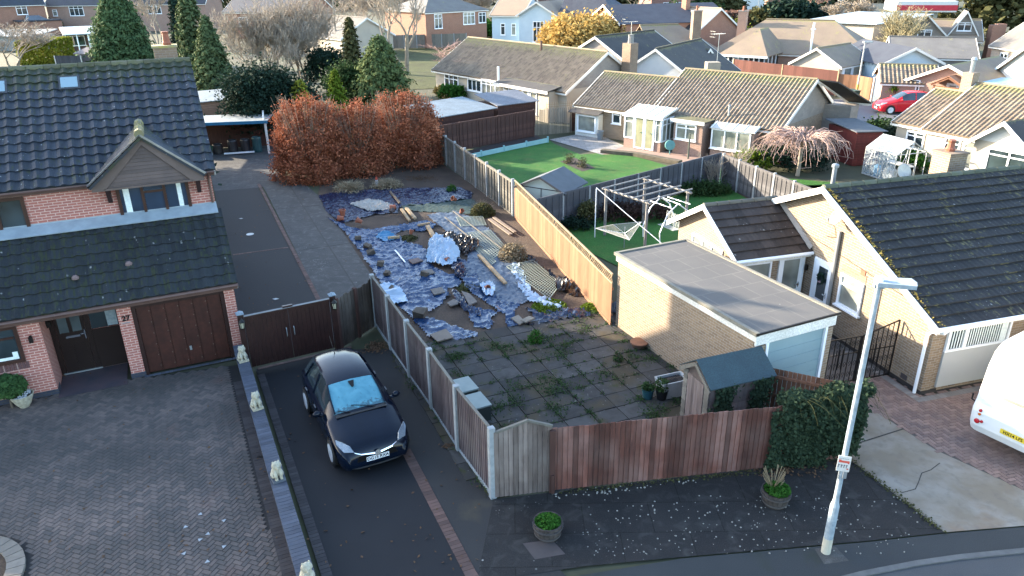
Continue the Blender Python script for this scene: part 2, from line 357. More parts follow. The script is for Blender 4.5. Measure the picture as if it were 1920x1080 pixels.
L_YEL = leafmat('yellow_green_leaves', (.38,.38,.05), (.19,.24,.035), .2)
L_STRAW = leafmat('straw_stems', (.50,.41,.27), (.30,.24,.16), .2)
L_DEAD = leafmat('fallen_leaves', (.20,.12,.07), (.11,.07,.05), .1)
FELT = plain('roofing_felt', (.165,.158,.15), (.12,.115,.112), .8, ns=1.6, bump=.2, fine=30)
FELT_GRN = plain('green_roofing_felt', (.045,.085,.10), (.035,.065,.08), .75, ns=3, fine=30)
FELT_GREY = plain('grey_mineral_felt', (.13,.14,.155), (.10,.11,.12), .75, ns=2)
PALE_ROOF = plain('pale_corrugated_roof', (.42,.46,.46), (.28,.32,.33), .6, ns=1.2, fine=8)
TERRA = plain('terracotta', (.40,.13,.07), (.28,.10,.06), .7)
def herring_mat():
    n = NT('paving_blocks', .8, 0, .3); c = n.mix(n.island(), (.20,.155,.135), (.10,.09,.085))
    c = n.mix(n.ramp(n.noise(.45, 4, n.ob), .38, .62, 0, .75), c, (.07,.066,.062)); c = n.mix(n.ramp(n.noise(.8, 4, n.ob), .62, .72, 0, .5), c, (.15,.095,.08))
    n.bump(n.noise(60, 3), .3, .004); return n.out(c)
HERR = herring_mat()
def strip_mat(nm, a, b, isl=.3): return plain(nm, a, b, .85, ns=2, isl=isl, bump=.2)
B_EDGE = strip_mat('brown_edging_bricks', (.17,.095,.075), (.11,.07,.06))
B_DARK = strip_mat('dark_edging_bricks', (.07,.06,.06), (.05,.045,.048))
B_BLUE = strip_mat('blue_coping_bricks', (.115,.13,.165), (.07,.08,.11), .25)
B_PINK = strip_mat('pinkish_paving_blocks', (.33,.21,.17), (.24,.17,.15), .25)

# ------------------------------------------------------------------ roof, wall and window builders
def tiles(mb, p0, U, S, w, l, tw=.3, tc=.34, prof='pan', m=0, step=.022, amp=.03, n=6, jitter=.004, broken=0):
    p0 = Vector(p0); U = Vector(U).normalized(); S = Vector(S).normalized(); N = U.cross(S)
    if N.z < 0: N = -N
    nu = max(1, round(w/tw)); nc = max(1, round(l/tc)); tw = w/nu; tc = l/nc
    def h(t):
        if prof == 'pan': return amp*(.5+.5*math.sin(2*math.pi*t-.6))**1.5 if t < 1 else amp*(.5+.5*math.sin(-.6))**1.5
        if prof == 'roman': return amp*max(0, math.cos(2*math.pi*(t*2)))**1.2
        return amp*.25*max(0, math.cos(2*math.pi*(t*2)))
    H = [h(k/n) for k in range(n+1)]
    for c in range(nc):
        for i in range(nu):
            j = random.uniform(-jitter, jitter); e = random.uniform(0, .006)
            o = p0+U*(i*tw)+S*(c*tc-e)
            vs = []
            for row in range(3):
                for k in range(n+1):
                    q = o+U*(k/n*tw)
                    if row == 0: q = q+N*(-.012)
                    elif row == 1: q = q+N*(H[k]+step+j)
                    else: q = q+S*(tc+.03)+N*(H[k]+j*.5)
                    vs.append(q)
            L = n+1; f = []
            for row in range(2):
                for k in range(n): f.append((row*L+k, row*L+k+1, (row+1)*L+k+1, (row+1)*L+k))
            mb.add(vs, f, m)
    return mb
def slope(mb, p0, U, S, w, l, **k):
    """under-board plus tiles"""
    U = Vector(U).normalized(); S = Vector(S).normalized(); N = U.cross(S); N = N if N.z > 0 else -N
    p0 = Vector(p0); q = p0-N*.014
    mb.extr([q, q+U*w, q+U*w+S*l, q+S*l], -N*.07, k.get('m', 0)); tiles(mb, p0, U, S, w, l, **k)
def ridge(name, a, b, r, mat, parent, seg=.45):
    mb = MB(); a = Vector(a); b = Vector(b); n = max(1, round((b-a).length/seg)); d = (b-a)/n
    for i in range(n): mb.tube([a+d*i, a+d*(i+.97)], [r, r*.95], 8)
    return mb.build(name, mat, parent, fix=False)
def WM(x, y, z, ang): return Matrix.Translation((x, y, z)) @ Matrix.Rotation(ang, 4, 'Z')
def window(parent, M, w, h, cols=2, frame=UPVC, glass=GLASS, f=.06, transom=None, sill=True, curtain=None, d=.05, bars=0, top_only=False):
    """window in the plane y=0 of M, x 0..w, z 0..h, facing -y"""
    mb = MB(M); mb.box(0, w, -d, .02, 0, f); mb.box(0, w, -d, .02, h-f, h); mb.box(0, f, -d, .02, f, h-f); mb.box(w-f, w, -d, .02, f, h-f)
    cw = (w-2*f)/cols
    for i in range(1, cols): mb.box(f+i*cw-f*.45, f+i*cw+f*.45, -d+.003, .02, f, h-f)
    if transom:
        for i in range(cols):
            if top_only and i % 2 != (top_only-1) % 2: continue
            mb.box(f+i*cw+f*.45, f+(i+1)*cw-f*.45, -d+.006, .02, h*transom, h*transom+f*.7)
    if bars:
        for i in range(1, bars): mb.box(f, w-f, -d+.012, .02, h*i/bars-.012, h*i/bars+.012)
    wo = mb.build('window', frame, parent)
    g = MB(M); g.box(f*.9, w-f*.9, -.012, .01, f*.9, h-f*.9); g.build('pane', glass, wo)
    if sill: s = MB(M); s.box(-.05, w+.05, -d-.06, -.001, -.05, -.003); s.build('sill', frame, wo)
    if curtain:
        for a, b in curtain: c = MB(M); c.box(f+a*(w-2*f), f+b*(w-2*f), -.016, -.0135, f, h-f); c.build('curtain', CURTAIN, wo)
    return wo
def door(parent, M, w, h, frame=UPVC, leaf=None, glass=GLASS_L, gl=(.2, .45, .8, .92), handle=CHROME, nm='door', glass_name='pane'):
    leaf = leaf or frame
    mb = MB(M); mb.box(0, .06, -.05, .02, 0, h); mb.box(w-.06, w, -.05, .02, 0, h); mb.box(.06, w-.06, -.05, .02, h-.06, h)
    mb.box(.06, w-.06, -.03, .02, 0, h-.06)
    d = mb.build(nm, leaf, parent)
    if gl: g = MB(M); g.box(.06+gl[0]*(w-.12), .06+gl[2]*(w-.12), -.036, -.031, gl[1]*h, gl[3]*h); g.build(glass_name, glass, d)
    k = MB(M); k.box(w-.16, w-.13, -.06, -.031, h*.48, h*.56); k.box(w-.27, w-.13, -.075, -.06, h*.515, h*.535); k.build('handle', handle, d)
    return d
def wall_gable(mb, x0, x1, y0, y1, z0, ze, zr, m=0, t=.25):
    """solid body, ridge along x"""
    ym = (y0+y1)/2
    mb.extr([(x0, y0, z0), (x0, y1, z0), (x0, y1, ze), (x0, ym, zr), (x0, y0, ze)], (x1-x0, 0, 0), m)
# ================================================================== THE GROUND
o = sheet('ground', [(-900, -300), (900, -300), (900, 1500), (-900, 1500)], -.03, plain('garden_ground', (.085,.105,.045), (.075,.07,.045), .95, ns=.12, fine=.9)); 
HA = R(24.8); hA = Vector((math.cos(HA), math.sin(HA), 0)); hB = Vector((-math.sin(HA), math.cos(HA), 0)); hO = G(450, 669)
def HL(x, y, z=0): return hO+hA*x+hB*y+Vector((0, 0, z))
gA = R(25.1); gO = G(1415.8, 626, 2.45); gO.z = 0
def GL(x, y, z=0): return gO+Vector((math.cos(gA), math.sin(gA), 0))*x+Vector((-math.sin(gA), math.cos(gA), 0))*y+Vector((0, 0, z))
rA = R(16); rO = G(1724, 741)
def RL(x, y, z=0): return rO+Vector((math.cos(rA), math.sin(rA), 0))*x+Vector((-math.sin(rA), math.cos(rA), 0))*y+Vector((0, 0, z))
# street
sheet('road', [G(-900, 1240), G(900, 1110), G(1280, 1047), G(1625, 1016.5), G(1771, 1000.5), G(2600, 930), G(2700, 1600), G(900, 2600), G(-1800, 2200)], .0, ROAD)
sheet('carriageway', [G(1480, 1110), G(1620, 1082), G(1720, 1062), G(1800, 1050), G(1930, 1037), G(2300, 1003), G(3300, 1200), G(1700, 2200)], .007, asphalt('kerbside_asphalt', (.085,.088,.092), (.07,.073,.077), False))
mb = MB(); q = [G(1530, 1100), G(1620, 1077), G(1720, 1057.5), G(1800, 1046), G(1930, 1033)]
for a, b in zip(q, q[1:]): mb.bar(a+Vector((0,0,.01)), b+Vector((0,0,.01)), .12, .05)
mb.build('kerb', plain('worn_kerb', (.17,.17,.165), (.11,.11,.11), .9, ns=3))['kind'] = 'structure'
sheet('lamp_base_patch', [G(1527, 1029), G(1566, 1025), G(1592, 1052), G(1545, 1058)], .004, PATH_CONC)
# left forecourt of herringbone blocks
arc = [G(-14+math.cos(t)*60, 1062-math.sin(t)*120) for t in np.linspace(0.1, 1.9, 12)]
fore = [HL(.15, -.12), HL(-2.45, -.12), HL(-2.5, -.02), HL(-3.0, -.02), HL(-3.0, .95), HL(-4.6, .95), HL(-4.66, -.02), HL(-11, -.02), G(-600, 900), G(-600, 1150), G(640, 1150)]
foreL = G(457, 668); wl0, wl1 = G(447, 690), G(578, 1100)
fore[-1] = G(585, 1120); fore[0] = G(446, 684)
sheet('forecourt_bed', fore, .0, plain('joint_sand', (.035,.032,.03), (.025,.024,.024), .95))
def herring(name, poly, ang, mat, z, L=.2, W=.1, gap=.004, hole=None):
    vs = []; fs = []; c, s = math.cos(ang), math.sin(ang)
    cx = sum(p[0] for p in poly)/len(poly); cy = sum(p[1] for p in poly)/len(poly); Rm = 14; n = int(Rm/W)
    for i in range(-n, n):
        for j in range(-n, n):
            mm = (i-j) % 4
            if mm == 0: x0, y0, x1, y1 = i*W, j*W, i*W+L, j*W+W
            elif mm == 3: x0, y0, x1, y1 = i*W, j*W, i*W+W, j*W+L
            else: continue
            mx, my = (x0+x1)/2, (y0+y1)/2; P = (cx+mx*c-my*s, cy+mx*s+my*c)
            if abs(P[0]-cx) > Rm or not inside(P, poly) or (hole and hole(P)): continue
            px = CAM+0*CAM; d = Vector((P[0], P[1], 0))-CAM; zz = d.dot(fwd)
            if zz < 1 or abs(d.dot(CR)/zz) > .80 or abs(d.dot(CU)/zz) > .5: continue
            k = len(vs); g = gap; dz = random.uniform(-.0015, .0015); ch = .005
            for a, b, h in ((x0+g, y0+g, z-.012), (x1-g, y0+g, z-.012), (x1-g, y1-g, z-.012), (x0+g, y1-g, z-.012), (x0+g+ch, y0+g+ch, z+dz), (x1-g-ch, y0+g+ch, z+dz), (x1-g-ch, y1-g-ch, z+dz), (x0+g+ch, y1-g-ch, z+dz)):
                vs.append((cx+a*c-b*s, cy+a*s+b*c, h))
            fs += [(k+4, k+5, k+6, k+7), (k, k+1, k+5, k+4), (k+1, k+2, k+6, k+5), (k+2, k+3, k+7, k+6), (k+3, k, k+4, k+7)]
    me = bpy.data.meshes.new(name); me.from_pydata(vs, [], fs); me.update(); o = finish(name, me, mat); o['kind'] = 'structure'; return o
def strip(name, pts, wdt, mat, z, L=.21, side=1, h=.012, gap=.008, kind='structure', parent=None, rows=1):
    """a soldier course of bricks laid along a line"""
    mb = MB()
    for a, b in zip(pts, pts[1:]):
        a = Vector(a[:2]).to_3d(); b = Vector(b[:2]).to_3d(); d = b-a; n = max(1, round(d.length/.105)); d.normalize(); st = (b-a).length/n; pr = Vector((-d.y, d.x, 0))*side
        for i in range(n):
            for r in range(rows):
                p = a+d*(i*st+gap/2)+pr*(wdt/rows*r); dz = random.uniform(-.002, .002); q = [p, p+d*(st-gap), p+d*(st-gap)+pr*(wdt/rows-gap), p+pr*(wdt/rows-gap)]
                mb.extr([(v.x, v.y, z-h) for v in q], (0, 0, h+dz))
    o = mb.build(name, mat, parent)
    if kind: o['kind'] = kind
    return o
wallA = G(447, 700); wallA = Vector((-7.62, 18.43, 0)); wallB = Vector((-3.71, 10.09, 0)); wd = (wallB-wallA).normalized(); wn = Vector((-wd.y, wd.x, 0))  # wn points right
if wn.x < 0: wn = -wn
wallC = wallA+wd*12.5
kerbc = G(-60, 1120); 
def near_arc(P): return (Vector((P[0], P[1], 0))-arcC).length < arcR
arcC = G(-120, 1110); arcR = (G(48, 1080)-arcC).length
lwall = lambda P: (Vector((P[0], P[1], 0))-wallA).dot(wn) > -.36 or near_arc(P)
herring('forecourt_paving', fore, HA+R(45), HERR, .012, hole=lwall)
strip('forecourt_edging', [wallA-wn*.36+wd*.5, wallC-wn*.36], .24, B_DARK, .016, side=1 if True else -1)
strip('threshold_course', [HL(-2.56, -.02), HL(.1, -.02)], .12, B_BLUE, .03, side=-1)
mb = MB(); K = 14
for i in range(K):
    t0 = R(-35)+i*R(10); t1 = t0+R(9.3)
    mb.prism([(arcC+Vector((math.cos(t), math.sin(t), 0))*r)[:2] for t, r in ((t0, arcR-.36), (t1, arcR-.36), (t1, arcR-.05), (t0, arcR-.05))], 0, .07)
mb.build('planting_bed_kerb', plain('buff_kerb_stone', (.27,.24,.20), (.20,.18,.155), .9, ns=5, isl=.15))['kind'] = 'structure'
sheet('planting_bed_soil', [arcC+Vector((math.cos(t), math.sin(t), 0))*(arcR-.34) for t in np.linspace(0, 6.2, 30)], .02, SOIL)
# recessed manhole lids: bright metal corners
mb = MB(); 
for q in ((376,965),(420,977),(390,1002),(348,989),(375,1013),(420,1026),(389,1054),(345,1039)):
    p = G(*q); a = random.uniform(0, 6)
    mb.prism([(p.x+.055*math.cos(a+k*2.1), p.y+.055*math.sin(a+k*2.1)) for k in range(3)], .013, .02)
tag(mb.build('cover_corner_plates', METAL), 'small triangular steel corner plates of two recessed lids in the block paving', 'corner plates')
mb = MB(); c = G(1469/3, 720+413/3); mb.prism([(c.x-.09, c.y-.05), (c.x+.09, c.y-.02), (c.x+.07, c.y+.06), (c.x-.1, c.y+.03)], .014, .022)
for k in range(4): mb.box(c.x-.07+k*.04, c.x-.055+k*.04, c.y-.03, c.y+.03, .023, .03)
tag(mb.build('drain_grate', BLACKIRON), 'small rusty drain grate at the foot of the low wall', 'drain grate')
# porch step paving
sheet('porch_floor', [HL(-4.66, -.3), HL(-3.0, -.3), HL(-3.0, 1.06), HL(-4.66, 1.06)], .018, plain('porch_blocks', (.11,.075,.085), (.06,.06,.075), .6, ns=2))
# front drive
drive = [G(477, 697), G(657, 652), G(680, 690), G(757, 852), G(893, 1080), G(960, 1190), G(640, 1250), G(575, 1080)]
sheet('driveway', [wallA+wn*.3, G(657, 650), G(745, 832), G(893, 1078), G(960, 1190), wallC+wn*.3], .008, TARMAC)
sheet('side_strip', [G(655, 655), G(738, 655), G(925, 940), G(1100, 1120), G(960, 1200), G(893, 1080), G(745, 832)], .004, TARMAC_OLD)
strip('drive_edging', [G(752, 846), G(872, 1080), G(960, 1215)], .23, B_EDGE, .016, side=1)
strip('gate_threshold', [G(484, 694), G(660, 653)], .12, B_EDGE, .022, side=1)
sheet('frontage', [G(925, 937), G(1420, 878), G(1592, 862), G(1771, 999), G(1625, 1015), G(1280, 1045), G(1100, 1062), G(940, 1085), G(890, 1110)], .012, FRONTAGE)
sheet('frontage_kerb_slab', [G(980, 1020), G(1035, 1013), G(1060, 1040), G(1003, 1050)], .016, plain('patched_tarmac', (.10,.08,.075), (.07,.06,.06), .8))
# debris of pale stone along the kerb and under the fence
# right drive
sheet('concrete_drive', [G(1545, 800), G(1600, 770), G(1640, 772), G(1755, 845), G(1930, 925), G(2200, 1050), G(2000, 980), G(1771, 999), G(1592, 862)], .014, None or (lambda: (lambda n: n.out(n.mix(n.ramp(n.noise(5,6,None,.5),.5,.8,0,.7), n.mix(n.ramp(n.noise(.5, 4, None, .8), .5, .62, 0, .8), n.mix(n.ramp(n.noise(.9, 5), .35, .6), (.50,.45,.38), (.36,.29,.21)), (.37,.26,.17)), (.24,.205,.17))))(NT('stained_concrete', .85)))())
mb = MB(); a, b = G(1590, 838), G(1700, 803); mb.bar(a+Vector((0,0,.016)), b+Vector((0,0,.016)), .035, .006)
pts = [(1762, 869), (1745, 882), (1728, 888), (1722, 905), (1716, 918), (1690, 925)]
for a, b in zip(pts, pts[1:]): mb.bar(G(*a)+Vector((0,0,.0155)), G(*b)+Vector((0,0,.0155)), .018, .004)
mb.build('drive_joints', plain('dark_joint', (.05,.045,.04)))['kind'] = 'structure'
bp = [RL(-3.2, 2.8), RL(-.05, 2.8), RL(-.05, -.05), RL(9, -.05), G(2500, 760), G(2500, 1000), G(2200, 1060), G(1925, 924), G(1755, 845), G(1640, 772), G(1545, 745)]
sheet('side_paving_bed', bp, .004, plain('joint_sand_pale', (.12,.10,.09), (.09,.08,.07), .95))
herring('block_paved_drive', bp, rA, B_PINK, .02, L=.2, W=.1)
strip('paving_border', [RL(-.12, -.12), RL(5, -.12)], .2, plain('grey_border_blocks', (.30,.27,.25), (.24,.22,.2), .85, isl=.2), .024, side=-1)
strip('paving_border', [RL(-.12, 2.6), RL(-.12, -.3)], .2, bpy.data.materials['grey_border_blocks'], .025, side=-1)
sheet('side_passage', [RL(-.02, 1.2), RL(-.02, 12), RL(-3.4, 12), RL(-3.1, 1.2)], .026, plain('passage_slabs', (.16,.14,.125), (.12,.105,.095), .9, ns=2))
# rear drive beyond the gates
rd = [HL(.16, .6), G(655, 640), G(588, 553), G(480, 338), G(408, 345), HL(.2, 9)]
sheet('rear_driveway', [HL(.16, .3), G(662, 640), G(588, 553), G(484, 352), G(402, 358)], .006, TARMAC)
sheet('rear_paving', [G(402, 358), G(484, 352), G(524, 345), G(518, 270), G(385, 285)], .008, lichened('grey_stone_setts', (.15,.15,.15), (.11,.11,.115), .3, .3, (.6, .3)))
sheet('concrete_path', [G(486, 338), G(560, 335), G(596, 366), G(712, 540), G(690, 600), G(662, 640), G(600, 560), G(500, 362)], .010, PATH_CONC)
strip('drive_edging', [G(482, 345), G(598, 572)], .16, B_EDGE, .014, side=1)
strip('drive_edging', [G(437, 479), G(541, 465)], .12, B_EDGE, .014, side=1)
for a, b in (((535, 335), (670, 545)), ((486, 395), (600, 385)), ((560, 470), (665, 455))):
    mb = MB(); mb.bar(G(*a)+Vector((0,0,.011)), G(*b)+Vector((0,0,.011)), .05, .006); mb.build('path_joint', plain('joint', (.05,.045,.04)) if 'joint' not in bpy.data.materials else bpy.data.materials['joint'])['kind'] = 'structure'
for nm, q, r, lab in (('manhole_cover', (469, 439.5), .16, 'round steel manhole cover in the rear drive'), ('manhole_cover', (452, 410), .10, 'small square inspection lid, farthest in the rear drive'), ('manhole_cover', (517, 561), .12, 'small oblong drain lid just behind the brown gates')):
    c = G(*q); mb = MB(); mb.lathe([(r, .009), (r, .016), (r*.8, .017), (r*.78, .012), (r*.3, .013)], 18 if r > .15 else 4, (c.x, c.y), sq=1 if r > .15 else .6); tag(mb.build(nm, METAL), lab, 'drain cover')
# plot: soil, slabs
plot = [G(925, 935), G(1035, 905), G(1440, 850), G(1560, 760), G(1290, 672), G(1160, 600), G(965, 405), G(820, 300), G(600, 345), G(596, 366), G(712, 540), G(735, 657)]
sheet('garden_soil', plot, .002, SOIL)
sl = NT('patio_slabs', .85, 0, .3); c = sl.mix(sl.island(), (.065,.064,.064), (.17,.165,.16)); c = sl.mix(sl.ramp(sl.noise(2.6, 6, None, .5), .45, .7, 0, .7), c, (.045,.043,.04)); c = sl.mix(sl.ramp(sl.noise(.8, 4), .5, .62, 0, .75), c, (.15,.115,.06)); c = sl.mix(sl.ramp(sl.noise(3.1, 6, sl.ob), .60, .68, 0, .8), c, (.085,.10,.025)); c = sl.spots(c, (.38,.38,.35), 9, .16, .6, .5); c = sl.spots(c, (.42,.42,.4), 3.5, .1, .6, .5); sl.bump(sl.noise(25, 4), .4, .01); SLAB = sl.out(c)
pa = R(23); pu = Vector((math.cos(pa), math.sin(pa), 0)); pv = Vector((-pu.y, pu.x, 0)); po = G(820, 640)
ppoly = [G(735, 690), G(800, 640), G(1000, 612), G(1165, 572), G(1205, 588), G(1255, 640), G(1320, 690), G(1400, 760), G(1400, 860), G(930, 925)]
mb = MB(); s = .61
for i in range(-8, 16):
    for j in range(-16, 10):
        off = 0
        c = po+pu*((i+.5)*.76+off)+pv*((j+.5)*s)
        if not inside(c, ppoly) or random.random() < .015: continue
        a = random.gauss(0, .008); uu = pu*math.cos(a)+pv*math.sin(a); vv = Vector((-uu.y, uu.x, 0)); hh = s/2-.011; t = [random.uniform(.03, .045) for _ in range(4)]
        hu = .368; P = [c-uu*hu-vv*hh, c+uu*hu-vv*hh, c+uu*hu+vv*hh, c-uu*hu+vv*hh]
        mb.add([(p.x, p.y, 0) for p in P]+[(p.x, p.y, h) for p, h in zip(P, t)], [(4,5,6,7), (0,1,5,4), (1,2,6,5), (2,3,7,6), (3,0,4,7)])
mb.build('patio_slabs', SLAB)['kind'] = 'structure'
SLAB_POLY = ppoly
# ================================================================== HOUSE WITH THE ATTACHED GARAGE (left)
H27 = thing('detached_house', 'red brick house with mossy dark pantiled roof, brown dormer gable and brown garage door', 'house', hO, HA)
X0 = -10.8; X1 = .15
mb = MB()
mb.box(X0, X1, 1.1, 2.0, 0, 2.28)
mb.box(-2.87, -2.52, .0, 1.1, 0, 2.28); mb.box(-.13, X1, .0, 1.1, 0, 2.28); mb.box(X0, -4.67, 0, 1.1, 0, 2.28)
mb.box(X0, X1, 2.0, 9.0, 0, 5.25)
mb.extr([(X1-.1, 0, 2.28), (X1-.1, 1.99, 2.28), (X1-.1, 1.99, 3.9)], (.1, 0, 0))
mb.extr([(X0, 2, 5.25), (X0, 9, 5.25), (X0, 5.5, 7.75)], (X1-X0, 0, 0))
mb.build('wall', RED_BRICK, H27)
mb = MB(); mb.box(-2.885, -2.505, -.012, .2, 0, .15); mb.box(-.145, X1+.012, -.012, .2, 0, .15); mb.box(X0, -4.655, -.012, .4, 0, .15); mb.build('plinth', BLUE_BRICK, H27)
# soldier course sill under the front window
mb = MB(); 
for i in range(22): mb.box(-5.12-(i+1)*.085, -5.12-i*.085-.012, -.02, .01, .93, 1.12)
mb.build('sill', brick('sill_bricks', (.17,.085,.08), (.14,.075,.075), (.5,.36,.32), .1, .3, .3), H27)
window(H27, WM(-7.2, .0, 1.14, 0), 2.03, 1.04, 3, BROWN_W, GLASS, .085, .66, sill=False, d=.06)
mb = MB(); mb.box(-5.9, -5.3, -.022, -.018, 1.24, 1.32); mb.box(-5.42, -5.3, -.026, -.022, 1.26, 1.45); mb.build('window_ornaments', CURTAIN, H27)
# garage door
mb = MB(); mb.box(-2.52, -2.42, .02, .2, 0, 2.2); mb.box(-.23, -.13, .02, .2, 0, 2.2); mb.box(-2.42, -.23, .02, .2, 2.06, 2.28)
gd = mb.build('garage_door_frame', BROWN, H27)
GDM = plain('blotchy_brown_paint', (.085,.026,.018), (.05,.017,.013), .42, ns=2.2, fine=7)
mb = MB(); 
for i in range(6): mb.box(-2.41+i*.3633, -2.41+(i+1)*.3633-.018, .09, .14, .04, 2.05)
mb.box(-2.42, -.23, .12, .2, .02, 2.06)
g = mb.build('garage_door', GDM, H27)
mb = MB()
for i in range(1, 6):
    for k in range(5): mb.lathe([(.012, 0), (.006, .006)], 6, (0, 0)); 
mb = MB()
for i in range(1, 6):
    for k in range(6):
        x = -2.41+i*.3633-.05; z = .2+k*.34; mb.box(x-.012, x+.012, .078, .09, z-.012, z+.012)
mb.build('studs', plain('rusty_studs', (.22,.16,.13)), g); mb = MB(); mb.box(-1.28, -1.22, .06, .09, .5, .62); mb.build('handle', METAL, g)
# porch: door and side light
DOORM = plain('near_black_brown_door', (.045,.026,.022), (.035,.02,.018), .3)
Md = WM(-4.66, 1.1, .03, 0)
mb = MB(Md); mb.box(0, .12, -.06, .01, 0, 2.2); mb.box(.85, .98, -.06, .01, 0, 2.2); mb.box(1.7, 1.79, -.06, .01, 0, 2.2); mb.box(.12, .85, -.06, .01, 2.1, 2.2); mb.box(.98, 1.7, -.06, .01, 2.1, 2.2); mb.box(.98, 1.7, -.045, .01, .0, 1.2); pf = mb.build('door_frame', DOORM, H27)
mb = MB(Md); mb.box(.13, .84, -.04, .01, .02, 2.09); mb.box(.2, .45, -.05, -.04, .1, .85); mb.box(.52, .77, -.05, -.04, .1, .85); fd = mb.build('front_door', DOORM, H27)
mb = MB(Md); mb.box(.21, .44, -.052, -.041, 1.25, 2.0); mb.box(.53, .76, -.052, -.041, 1.25, 2.0); mb.build('pane', glassmat('frosted_dark', (.05,.065,.07), .2), fd)
mb = MB(Md); mb.box(.33, .68, -.065, -.041, 1.08, 1.13); mb.build('letter_plate', CHROME, fd)
mb = MB(Md); mb.box(.70, .82, -.09, -.07, 1.14, 1.17); mb.box(.79, .82, -.09, -.041, 1.0, 1.24); mb.build('handle', CHROME, fd)
mb = MB(Md); mb.box(.05, 1.02, -.1, -.062, .0, .035); mb.build('threshold', METAL, fd)
mb = MB(Md); mb.box(.99, 1.69, -.03, .0, 1.22, 2.09); sg = mb.build('side_light', GLASS, H27)
mb = MB(Md); mb.box(1.4, 1.66, -.034, -.031, 1.24, 2.08); mb.build('curtain', plain('sheer_curtain', (.42,.52,.56), (.28,.36,.40), .9, ns=14), sg)
# wall lamps beside the porch
for x, y, r in ((-4.93, -.001, 0), (-4.665, .8, 90)):
    mb = MB(WM(x, y, 1.62, R(r))); mb.box(-.03, .03, -.04, 0, .0, .2); mb.box(-.045, .045, -.11, -.04, .02, .17); mb.build('wall_lamp', BLACKIRON, H27)
# number on the pier
def text_mesh(name, s, size, M, mat, parent=None, ext=.006, bold=0):
    cu = bpy.data.curves.new(name, 'FONT'); cu.body = s; cu.size = size; cu.extrude = ext; cu.offset = bold; cu.align_x = 'CENTER'; cu.align_y = 'CENTER'
    t = bpy.data.objects.new('tmp_text', cu); COL.objects.link(t); bpy.context.view_layer.update()
    me = bpy.data.meshes.new_from_object(t.evaluated_get(bpy.context.evaluated_depsgraph_get())); bpy.data.objects.remove(t)
    me.name = name; me.transform(M); return finish(name, me, mat, parent, False)
RX = Matrix.Rotation(R(90), 4, 'X')
text_mesh('house_number', '27', .2, Matrix.Translation((-2.68, -.012, 1.83)) @ RX, BLACKIRON, H27, .012, .006)
mb = MB(); mb.box(-2.80, -2.6, -.02, -.001, 1.69, 1.71); mb.build('number_plate_bar', METAL, H27)
# roofs
SL = Vector((0, 2.1, 1.58)); mb = MB(); slope(mb, (X0-.1, -.27, 2.42), (1, 0, 0), SL, X1-X0+.22, SL.length, tw=.3, tc=.315, amp=.05, prof='pan', step=.034); mb.build('lower_roof', SLATE_LOW, H27, fix=False)
mb = MB(); mb.extr([(X0, 1.62, 3.955), (X1+.02, 1.62, 3.955), (X1+.02, 1.99, 4.16), (X0, 1.99, 4.16)], (0, -.01, .025)); mb.box(X0, X1+.02, 1.965, 1.997, 4.1, 4.2); mb.build('flashing', LEAD, H27)
SL2 = Vector((0, 3.77, 2.70)); mb = MB(); slope(mb, (X0-.1, 1.73, 5.2), (1, 0, 0), SL2, X1-X0+.25, SL2.length, tw=.3, tc=.33, amp=.05, step=.036)
slope(mb, (X1+.15, 9.27, 5.2), (-1, 0, 0), Vector((0, -3.77, 2.70)), X1-X0+.25, SL2.length, tw=.3, tc=.33); mb.build('upper_roof', SLATE, H27, fix=False)
ridge('ridge_tiles', (X0-.1, 5.5, 7.88), (X1+.15, 5.5, 7.88), .11, plain('mossy_ridge', (.16,.15,.11), (.11,.12,.05), .9, ns=5, isl=.3), H27)
mb = MB()
for z0, y0 in ((5.2, 1.73),): mb.extr([(X1+.10, y0, z0-.16), (X1+.10, 5.5, 7.72), (X1+.10, 5.5, 7.86), (X1+.10, y0, z0-.01)], (.04, 0, 0)); mb.extr([(X1+.10, 9.27, z0-.16), (X1+.10, 5.5, 7.72), (X1+.10, 5.5, 7.86), (X1+.10, 9.27, z0-.01)], (.04, 0, 0))
mb.extr([(X1+.09, -.25, 2.27), (X1+.09, 1.8, 3.82), (X1+.09, 1.8, 3.94), (X1+.09, -.25, 2.4)], (.03, 0, 0)); mb.build('verge', plain('mortar_verge', (.34,.33,.31), (.22,.22,.2), .9, ns=6), H27)
mb = MB(); mb.box(X0, X1+.1, -.20, -.16, 2.22, 2.42); mb.box(X0, X1, -.16, 0, 2.26, 2.28); mb.box(X0, X1+.1, 1.86, 1.9, 5.02, 5.2); mb.box(X0, X1, 1.9, 1.999, 5.04, 5.06); mb.build('fascia', FASCIA, H27)
mb = MB(); mb.tube([(X0, -.28, 2.36), (X1+.12, -.28, 2.36)], .055, 8); mb.build('gutter', FASCIA, H27)
for a, b in ((X0, -2.95), (-.02, X1+.12)): mb = MB(); mb.tube([(a, 1.78, 5.14), (b, 1.78, 5.14)], .055, 8); mb.build('gutter', FASCIA, H27)
mb = MB(); mb.tube([(.08, 1.8, 5.1), (.08, 1.93, 4.95), (.08, 1.93, 4.2)], .035, 8); mb.build('downpipe', FASCIA, H27)
